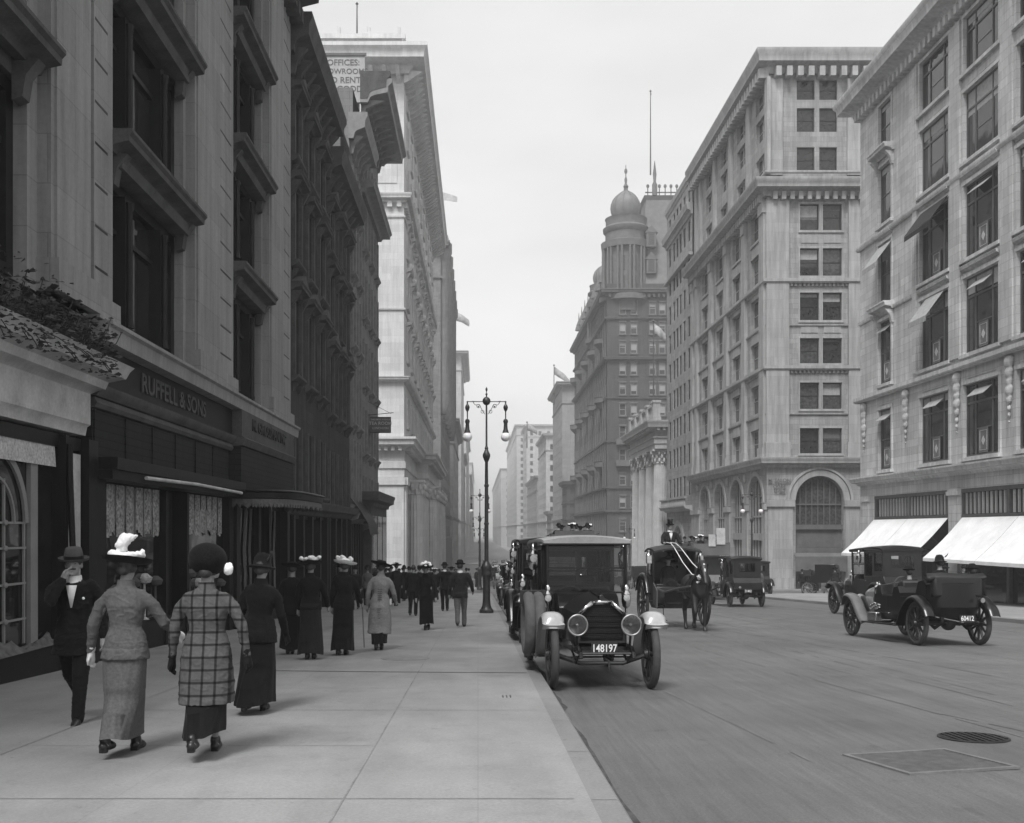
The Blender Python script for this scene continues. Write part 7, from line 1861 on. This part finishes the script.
# ---- hansom cab
def hansom():
    t = empty('hansom_cab'); tag(t, 'black two-wheeled hansom cab with lamps, drawn by a dark horse', 'carriage')
    # frame: origin below the axle, +y forward
    for s in (-1, 1): wheel_obj(t, (s * .86, 0, .66), .66, .05, 14, M_TYRE, M_SPOKE, cart=True, seg=44)
    m = MB(); m.tube([(-.86, 0, .66), (.86, 0, .66)], .035, 8); m.build('axle', M_IRON, t)
    prof = [(.62, .62), (.50, 1.05), (-.1, 1.1), (-.42, 1.2), (-.62, 1.5), (-.62, .95), (-.45, .6), (-.2, .48), (.5, .48)]
    m = MB(); m.prism(prof, 'x', -.58, .58); m.build('lower_body', M_CARP, t, bev=.015)
    for s in (-1, 1): # panel sides with window
        m = MB(); P = [(.16, 1.05), (.16, 2.02), (-.55, 2.04), (-.64, 1.5), (-.62, 1.0)]
        m.prism(P, 'x', s * .58 - .02, s * .58 + .02); o = m.build('side_panel', M_CARP, t)
        g = MB(); g.box(s * .604 - .002, s * .604 + .002, -.4, .02, 1.35, 1.85); g.build('side_window', M_CLEAR if False else M_SHOPGL, o, smooth=False)
        m = MB(); m.prism([(.62, .5), (.66, .95), (.2, 1.15), (.16, .6)], 'x', s * .60 - .015, s * .60 + .015); m.build('door_flap', M_GREYP if s > 0 else M_CARP2, t)
        m = MB(); m.tube([(s * .56, .5, 1.0), (s * .55, 1.3, .92), (s * .5, 2.4, 1.02), (s * .36, 3.3, 1.1)], [.03, .032, .028, .02], 8); m.build('shaft', M_WOODV, t)
        m = MB(); pth = smoothpath([(0, .72, .9), (0, .45, 1.3), (0, 0, 1.42), (0, -.45, 1.3), (0, -.72, .95)], 4); fender_path([(p[1], p[2]) for p in pth], .16, s * .86).build('mudguard', M_CARP, t, ang=60)
        lm = MB(); lm.box(s * .72 - .07, s * .72 + .07, .1, .24, 1.66, 1.88); lm.lathe([(.09, 1.88), (.05, 1.95), (.05, 2.0), (.01, 2.02)], (s * .72, .17, 0), 10); lm.lathe([(.04, 1.5), (.05, 1.66)], (s * .72, .17, 0), 8); lo = lm.build('lamp', M_BRASS, t)
        g = MB(); g.box(s * .72 - .055, s * .72 + .055, .241, .248, 1.68, 1.86); g.build('lens', M_LENS, lo)
    m = MB(); m.box(-.58, .58, -.66, -.6, 1.0, 2.0); m.build('back_panel', M_CARP, t)
    rings = []
    for y, z in ((.55, 1.98), (.3, 2.05), (-.3, 2.08), (-.68, 2.02)):
        rg = []
        for k in range(11): u = k / 10 * 2 - 1; rg.append((u * .66, y, z + .09 * (1 - u * u)))
        rings.append(rg + [(p[0], p[1], p[2] - .05) for p in reversed(rg)])
    m = MB(); m.loft(rings, True); m.build('roof', M_LEATH, t, ang=50)
    m = MB(); m.box(-.5, .5, -.35, .05, .9, 1.12); m.box(-.5, .5, -.55, -.38, 1.1, 1.7); m.build('seat', M_LEATH, t, bev=.04)
    m = MB(); m.box(-.35, .35, -1.1, -.72, 1.62, 1.74); m.box(-.3, .3, -1.12, -1.04, 1.74, 2.0); m.tube([(-.25, -.7, .6), (-.28, -.95, 1.62)], .02, 6); m.tube([(.25, -.7, .6), (.28, -.95, 1.62)], .02, 6); m.box(-.28, .28, -1.05, -.65, 1.16, 1.2); m.build('driver_seat', M_CARP, t)
    m = MB(); m.tube([(-.58, .6, .5), (-.4, 1.0, .62), (.4, 1.0, .62), (.58, .6, .5)], .025, 6); m.box(-.5, .5, .6, 1.0, .5, .53); m.box(-.48, .48, .98, 1.01, .5, .95)
    for s in (-1, 1): m.tube([(s * .45, .7, .5), (s * .45, .75, .18)], .012, 5); m.box(s * .45 - .08, s * .45 + .08, .68, .82, .17, .19)
    m.build('dashboard', M_CARP, t)
    return t
YAW = PI + R(4)
cb = hansom(); cbx, cby = 5.85, 31.4; finish(cb, cbx, cby, YAW); cb.scale = (1.08, 1.0, 1.12)
def rel(o, p): bpy.context.view_layer.update(); return o.matrix_world @ Vector(p)
pd = rel(cb, (-.12, -.9, 1.56))
person(pd.x, pd.y, YAW, 1.72, 'm', 'top hatted coachman in dark coat high on the rear seat of the hansom cab', 'person', sit=True, floor=pd.z - .0, coat=(M_CHAR, .46, .12), trousers=M_BLACK, hat=('top', M_SILK), face=True, near=1, arms=(A(25, 12, 60), A(25, 12, 60)))
pd = rel(cb, (.12, -.12, .66))
person(pd.x, pd.y, YAW, 1.66, 'f', 'passenger with pale hat sitting in shadow inside the hansom cab', 'person', sit=True, floor=pd.z - .0, coat=(M_CHAR, .5, .115), skirt=(M_BLACK, .1, .1), hat=('wide', M_HATG))

# ---- horse
def horse(t_name, label, x, y, yaw, mat, vox=.02, harness=True, blaze=True):
    b = MB()
    b.loft([[(cx + rx * math.cos(2 * PI * j / 20), yy, zz + rz * math.sin(2 * PI * j / 20)) for j in range(20)] for yy, zz, rx, rz, cx in
            ((-.82, 1.22, .1, .12, 0), (-.74, 1.24, .24, .25, 0), (-.52, 1.24, .29, .31, 0), (-.2, 1.17, .29, .3, 0), (.1, 1.15, .29, .31, 0), (.38, 1.18, .26, .33, 0), (.58, 1.2, .22, .3, 0), (.7, 1.2, .13, .2, 0))])
    b.limb([(0, .42, 1.3), (0, .68, 1.55), (0, .86, 1.82)], [.22, .16, .115], 16, 5)
    b.limb([(0, .84, 1.86), (0, 1.0, 1.76), (0, 1.16, 1.52), (0, 1.24, 1.38)], [.11, .115, .085, .07], 14, 5); b.ell((0, .93, 1.76), (.1, .11, .13)); b.ell((0, 1.25, 1.37), (.072, .07, .06))
    for s in (-1, 1):
        b.limb([(s * .065, .83, 1.93), (s * .075, .84, 2.03), (s * .07, .85, 2.1)], [.03, .032, .01], 8, 3)
        # front legs (one lifted at the wrist)
        if s < 0: b.limb([(s * .15, .46, 1.05), (s * .15, .5, .76), (s * .145, .52, .5), (s * .14, .53, .14), (s * .14, .57, .05)], [.13, .08, .062, .042, .055], 12, 4)
        else: b.limb([(s * .15, .46, 1.05), (s * .15, .56, .78), (s * .145, .66, .54), (s * .14, .5, .28), (s * .14, .46, .22)], [.13, .08, .062, .042, .055], 12, 4)
        # hind legs: knee forward, hock back
        o = .12 if s > 0 else -.12
        b.limb([(s * .16, -.58, 1.12), (s * .17, -.42 + o * .5, .86), (s * .16, -.76 + o, .55), (s * .15, -.68 + o, .16), (s * .15, -.64 + o, .05)], [.19, .13, .068, .045, .058], 12, 4)
        for yy, zz in ((.55 if s < 0 else .45, .04 if s < 0 else .2), (-.64 + o, .04)): b.lathe([(.068, 0), (.056, .07)], (s * .145, yy + .02, zz - .04), 12)
    o = remeshed(b, t_name, mat, vox, 4); o.name = t_name; tag(o, label, 'horse'); o.location = (x, y, GR(y)); o.rotation_euler = (0, 0, yaw)
    tl = MB(); tl.limb([(0, -.8, 1.34), (0, -.98, 1.2), (0, -1.0, .85), (0, -.96, .6)], [.04, .06, .075, .03], 10, 4); tl.build('tail', M_HAIR, o)
    mn = MB()
    for k in range(16):
        q = k / 15; mn.limb([(.0, .42 + .42 * q - .06, 1.46 + .47 * q), (.06, .40 + .42 * q - .06, 1.38 + .42 * q)], [.04, .03], 6, 2)
    remeshed(mn, 'mane', M_HAIR, .02, 1, o)
    if blaze: bz = MB(); bz.add([(-.03, .965, 1.90), (.03, .965, 1.90), (.025, 1.235, 1.56), (-.025, 1.235, 1.56)], [(0, 1, 2, 3)]); bz.ell((0, 1.03, 1.80), (.045, .05, .09)); bz.ell((0, 1.13, 1.66), (.03, .05, .1)); remeshed(bz, 'blaze', M_WHITEC, .015, 1, o)
    if harness:
        h = MB()
        h.torus((0, .55, 1.24), .33, .05, 28, 8, 'y'); h.xf(Matrix.Translation((0, .55, 1.24)) @ Matrix.Rotation(R(-18), 4, 'X') @ Matrix.Diagonal((.82, 1, 1.1, 1)) @ Matrix.Translation((0, -.55, -1.24)))
        h.build('collar', M_LEATH, o)
        h = MB(); h.torus((0, .0, 1.16), .315, .018, 28, 6, 'y'); h.box(-.16, .16, -.08, .08, 1.45, 1.52)
        for s in (-1, 1): h.tube([(s * .3, .5, 1.1), (s * .33, -.2, 1.05), (s * .32, -.8, 1.0)], .018, 6)
        h.build('girth_strap', M_LEATH, o)
        h = MB()
        for s in (-1, 1): h.tube([(s * .11, .92, 1.82), (s * .1, 1.08, 1.62), (s * .08, 1.2, 1.42)], .014, 5); h.box(s * .125 - .015, s * .125 + .015, .93, 1.05, 1.74, 1.86); h.ell((s * .1, 1.19, 1.43), (.02, .03, .03), 8, 6)
        h.torus((0, 1.14, 1.55), .095, .012, 20, 5, 'y'); h.build('bridle', M_LEATH, o)
        wh = MB(); [wh.ell((s * .09, .8 + .05, 1.5), (.05, .05, .08), 8, 6) for s in (-1, 1)]; wh.tube([(-.2, .6, 1.55), (-.05, .75, 1.45), (.12, .7, 1.35)], .03, 6); wh.build('white_cloth', M_WHITEC, o)
    return o
M_HORSE = mat_plain('dark_bay_coat', .012, .5, var=.35, scale=5, bmp=.1)
hp_ = rel(cb, (0, 2.35, 0)); hs = horse('horse', 'dark bay horse with white blaze in harness pulling the hansom cab', hp_.x, hp_.y, YAW - R(3), M_HORSE)
# reins
bpy.context.view_layer.update()
cd_ = [o for o in bpy.data.objects if o.name.startswith('person') and o.get('label', '').startswith('top hatted')][0]
rn = MB(); s0 = cd_.matrix_world @ Vector((0, .36, .95))
for s in (-1, 1):
    a = rel(cb, (s * .07, .05, 2.2)); c = rel(cb, (s * .09, .58, 2.05)); e = hs.matrix_world @ Vector((s * .1, 1.1, 1.5)); mid = hs.matrix_world @ Vector((s * .16, .3, 1.56)); st = rel(cb, (s * .06, -.55, 2.24))
    P = [st, a, c, c.lerp(mid, .5) - Vector((0, 0, .05)), mid, e]
    for i in range(len(P) - 1): 
        p, q = P[i], P[i + 1]; rn.tube([p, q], .014, 6)
tag(rn.build('reins', M_WHITEC), 'pair of pale leather reins running from the coachman to the horse', 'reins')

# ---- omnibuses with open top decks
def bus(label, group=None, sign=True):
    t = empty('omnibus'); tag(t, label, 'bus', group); hw = 1.0
    for s in (-1, 1):
        for y in (-1.9, 1.9): wheel_obj(t, (s * .9, y, .5), .5, .13, 10, M_TYRE, M_SPOKE)
        m = MB(); m.prism([(-2.7, .7), (1.5, .7), (1.5, 1.25), (-2.7, 1.25)], 'x', s * hw - .03, s * hw + .03); m.build('side_panel', M_CARP2, t)
        m = MB(); 
        for k in range(6): y = -2.7 + k * .83; m.box(s * hw - .03, s * hw + .03, y, y + .1, 1.25, 2.25)
        m.box(s * hw - .03, s * hw + .03, -2.7, 1.5, 2.05, 2.3); m.build('window_posts', M_CARP2, t, smooth=False)
        g = MB(); g.box(s * hw - .01, s * hw + .0, -2.6, 1.5, 1.25, 2.06); g.build('side_window', M_GLASS2, t, smooth=False)
        m = MB(); [m.tube([(s * 1.05, y, 2.36), (s * 1.05, y, 3.1)], .018, 5) for y in (-3.2, -2.2, -1.2, -.2, .8, 1.8)]; m.tube([(s * 1.05, -3.3, 3.1), (s * 1.05, 1.9, 3.1)], .022, 6); m.box(s * 1.05 - .012, s * 1.05 + .012, -3.3, 1.9, 2.45, 2.95); m.build('deck_rail', M_DTRIM, t)
    m = MB(); m.box(-hw, hw, -3.3, 1.5, .6, .7); m.box(-hw - .08, hw + .08, -3.4, 2.0, 2.3, 2.37); m.build('deck', M_CARP2, t, bev=.02)
    for a, b in ((-2.74, -2.68), (1.48, 1.54)): m = MB(); m.box(-hw + .03, hw - .03, a, b, .7, 2.3); m.build('end_wall', M_CARP2, t)
    for a, b in ((-3.42, -3.38), (1.96, 2.0)): m = MB(); m.box(-1.05, 1.05, a, b, 2.4, 3.05); m.build('end_panel', M_DTRIM, t)
    m = MB(); m.box(-.5, .5, 1.55, 2.7, .7, 1.3); m.build('engine_cover', M_CARP2, t, bev=.06); m = MB(); m.box(-.42, .42, 2.7, 2.78, .7, 1.35); m.build('radiator', M_BRASS, t)
    for s in (-1, 1): lamp(t, s * .6, 2.7, 1.0, .14, M_BRASS)
    m = MB(); pts = [(.8 - .1 * k, -2.9 - .06 * k, .7 + .26 * k) for k in range(7)]
    for p in pts: m.box(p[0] - .25, p[0] + .25, p[1] - .12, p[1] + .12, p[2], p[2] + .03)
    m.build('stair', M_IRON, t)
    for k in range(4):
        m = MB(); m.box(-.9, .9, -2.9 + k * 1.1, -2.5 + k * 1.1, 2.37 + .4, 2.37 + .45); m.box(-.9, .9, -2.94 + k * 1.1, -2.9 + k * 1.1, 2.37 + .4, 2.37 + .85); m.build('bench', M_WOODV, t)
    if sign:
        m = MB(); m.box(-.75, -.25, 2.02, 2.05, 3.0, 3.9); m.box(-.2, .2, 2.02, 2.05, 2.9, 3.55); m.build('route_board', M_WPAINT, t, smooth=False)
    return t
b1 = bus('open-top omnibus with passengers on its upper deck, standing beyond the hansom cab'); finish(b1, 13.4, 62, PI); b1.scale = (1, 1, 1.05)
b2 = bus('open-top omnibus full of upper deck passengers, seen over the roof of the nearest limousine', sign=False); finish(b2, 4.35, 50, 0); b2.scale = (1, 1, 1.07)
proto_seat = {}
def deck_people(b, spots, phrase, yaw):
    for i, (x, y) in enumerate(spots):
        key = i % 4; P = rel(b, (x, y, 2.37))
        if key not in proto_seat:
            o = seated(P.x, P.y, yaw, 'x', 'f' if key % 2 else 'm', ('wide', M_HATD, 0, 'cloud') if key == 1 else (('wide', M_HATD) if key == 3 else ('bowler', M_HATD)), P.z - .12); proto_seat[key] = o
        else:
            o = copy_tree(proto_seat[key]); o.location = (P.x, P.y, P.z - .12)
        o.rotation_euler = (0, 0, yaw + .2 * math.sin(i * 3)); o['group'] = 'passengers on the %s' % phrase; o['label'] = 'passenger in hat seated on the upper deck of the %s' % phrase
deck_people(b1, [(-.6, -2.5), (.1, -2.5), (.7, -2.5), (-.5, -1.4), (.5, -1.4), (-.6, -.3), (.2, -.3), (.7, -.3), (-.5, .8), (.4, .8)], 'omnibus beyond the hansom cab', PI)
deck_people(b2, [(-.7, -2.6), (-.1, -2.6), (.6, -2.6), (-.5, -1.5), (.2, -1.5), (.75, -1.5), (-.4, -.4), (.5, -.4)], 'omnibus behind the nearest limousine', 0)

# ---- distant traffic: simpler cars, carriages and buses
def small_car():
    t = empty('distant_car'); tag(t, 'small dark car in the distant traffic down the avenue', 'car', 'distant cars on the avenue')
    m = MB(); m.prism([(2.0, .6), (2.0, 1.1), (.6, 1.2), (-.5, 1.2), (-2.1, 1.25), (-2.2, .6)], 'x', -.55, .55); m.build('body', M_CARP, t, bev=.03)
    m = MB(); m.box(-.65, .65, -2.1, .5, 1.98, 2.06); [m.box(s * .58 - .03, s * .58 + .03, y - .04, y + .04, 1.2, 1.98) for s in (-1, 1) for y in (.4, -.5, -2.0)]; m.build('roof', M_CARP, t)
    for s in (-1, 1):
        for y in (-1.6, 1.6): wheel_obj(t, (s * .7, y, .45), .45, .12, 10, M_TYREW, M_SPOKE, seg=20)
        lamp(t, s * .38, 2.1, .85, .15, M_BRASS)
    return t
def small_cab():
    t = empty('distant_carriage'); tag(t, 'small horse carriage in the distant traffic down the avenue', 'carriage', 'distant carriages on the avenue')
    m = MB(); m.prism([(.8, .8), (.95, 1.3), (.6, 1.4), (.6, 2.1), (-.8, 2.1), (-.95, 1.3), (-.7, .8)], 'x', -.6, .6); m.build('body', M_CARP, t, bev=.03)
    m = MB(); m.box(-.4, .4, .9, 1.4, 1.3, 1.7); m.build('driver_box', M_LEATH, t)
    for s in (-1, 1): wheel_obj(t, (s * .75, -.7, .55), .55, .05, 12, M_TYRE, M_SPOKEL, cart=True, seg=20); wheel_obj(t, (s * .7, 1.1, .42), .42, .05, 12, M_TYRE, M_SPOKEL, cart=True, seg=20)
    return t
sc_, sb_ = small_car(), small_cab(); ex = [sc_, sb_]; used = [False, False]
rt = random.Random(5)
spots = []
for lane in (2.2, 5.0, 7.8, 10.8, 14.6):
    y = 62 + rt.uniform(0, 10) + (14 if lane > 9 else 0)
    while y < 330:
        spots.append((lane + rt.uniform(-.5, .5), y, PI if lane < 8 else 0)); y += rt.uniform(6, 12) + (y - 60) * .025
spots = [s for s in spots if not (2 < s[0] < 7 and s[1] < 58) and not (69 < s[1] < 87 and s[0] > 13)]
cl_ = ['small dark car in the distant traffic down the avenue', 'small horse carriage in the distant traffic down the avenue']
for i, (x, y, a) in enumerate(spots):
    k = 1 if i % 3 == 2 else 0
    o = ex[k] if not used[k] else copy_tree(ex[k]); used[k] = True
    o.location = (x, y, GR(y)); o.rotation_euler = (-math.atan(.039) if y < 190 else -.01, 0, a)
# side street carriage by the awnings
c6_ = copy_tree(sb_); c6_['label'] = 'dark carriage standing in the side street left of the white awnings'; del c6_['group']; finish(c6_, 24.5, 74.0, R(60))

# ------------------------------------------------------------------ street lamps
M_POST = mat_plain('lamp_post_iron', .035, .4, var=.25, scale=5, metal=.3)
m_, n_, l_, p_ = nt('globe_glass'); p_.inputs['Base Color'].default_value = g3(.8); p_.inputs['Roughness'].default_value = .15; p_.inputs['Subsurface Weight'].default_value = .2; M_GLOBE = m_
def street_lamp(label, full=True):
    t = empty('street_lamp'); tag(t, label, 'street lamp', 'twin globe street lamps')
    m = MB(); m.lathe([(.28, 0), (.28, .12), (.22, .18), (.2, .22), (.17, .3), (.15, .5), (.14, 1.3), (.155, 1.42), (.2, 1.5), (.21, 1.56), (.19, 1.62), (.2, 1.72), (.22, 1.82), (.18, 1.92), (.12, 2.0), (.1, 2.05)], seg=20); m.build('base', M_POST, t)
    m = MB(); m.lathe([(.085, 2.0), (.08, 3.5), (.1, 3.52), (.1, 3.58), (.078, 3.6), (.07, 5.0), (.095, 5.03), (.095, 5.1), (.068, 5.12), (.06, 6.0), (.075, 6.02), (.11, 6.1), (.15, 6.22), (.15, 6.3), (.1, 6.4), (.06, 6.5), (.075, 6.54), (.06, 6.58), (.04, 6.65), (.035, 8.3)], seg=14); m.build('shaft', M_POST, t)
    m = MB(); m.ell((0, 0, 8.42), (.16, .16, .17), 16, 12); m.lathe([(.02, 8.55), (.03, 8.66), (.05, 8.7), (.02, 8.74), (.015, 8.8), (.045, 8.86), (.035, 8.93), (.005, 8.98)], seg=10); m.build('finial', M_POST, t)
    m = MB(); m.tube([(-.78, 0, 8.4), (.78, 0, 8.4)], .02, 6)
    for s in (-1, 1):
        P = [(s * .06, 0, 7.9)] + [(s * (.06 + .5 * k / 10), 0, 7.9 + .5 * (k / 10) ** .6 - .06 * math.sin(k)) for k in range(1, 11)]
        m.tube(P, .012, 5); m.torus((s * .32, 0, 8.22), .07, .01, 16, 5, 'y'); m.torus((s * .16, 0, 8.0), .06, .01, 16, 5, 'y'); m.ell((s * .32, 0, 8.2), (.035, .035, .035), 8, 6); m.ell((s * .5, 0, 8.4), (.03, .03, .03), 8, 6)
    m.tube([(0, 0, 6.6), (.0, 0, 6.6)], .01, 5) if False else None
    m.build('cross_arm', M_POST, t)
    for s in (-1, 1):
        m = MB(); m.lathe([(.03, 8.42), (.03, 8.3), (.07, 8.25), (.095, 8.17), (.07, 8.07), (.025, 8.0), (.022, 7.72), (.08, 7.68), (.1, 7.6), (.07, 7.52), (.085, 7.3), (.12, 7.2), (.13, 7.16)], (s * .76, 0, 0), 14); o = m.build('lantern', M_POST, t)
        g = MB(); g.ell((s * .76, 0, 7.0), (.19, .19, .19), 20, 14); g.build('globe', M_GLOBE, o)
    return t
lp = street_lamp('tall iron twin globe street lamp nearest the camera on the left kerb')
y0 = 1050 * 1.5 / (613 - 571); H_l = 8.98
# scale so the finial reaches the pixel seen in the photograph
ytop = VY - 387; zt_ = ytop * y0 / F_PX; sc0 = (zt_ - G(y0)) / H_l
lp.location = ((486.5 - VX) * y0 / F_PX, y0, G(y0)); lp.scale = (sc0,) * 3
for (X, Y, lab, rz_) in ((.15, 84.0, 'second twin globe lamp on the left kerb, small and hazy', 0), (.15, 118, 'third twin globe lamp on the left kerb, far off', 0), (.15, 150, 'fourth, tiny twin globe lamp on the left kerb', 0), (17.6, 67.5, 'twin globe lamp on the right kerb in front of the arches', 0), (17.6, 122, 'distant twin globe lamp on the right kerb by the bank columns', 0)):
    o = copy_tree(lp); o.location = (X, Y, G(Y)); o['label'] = lab; o.scale = (sc0 * .85,) * 3 if X > 1 else (sc0,) * 3
bpy.data.batch_remove(SPARE + _rm)
bpy.data.scenes.remove(TMP)
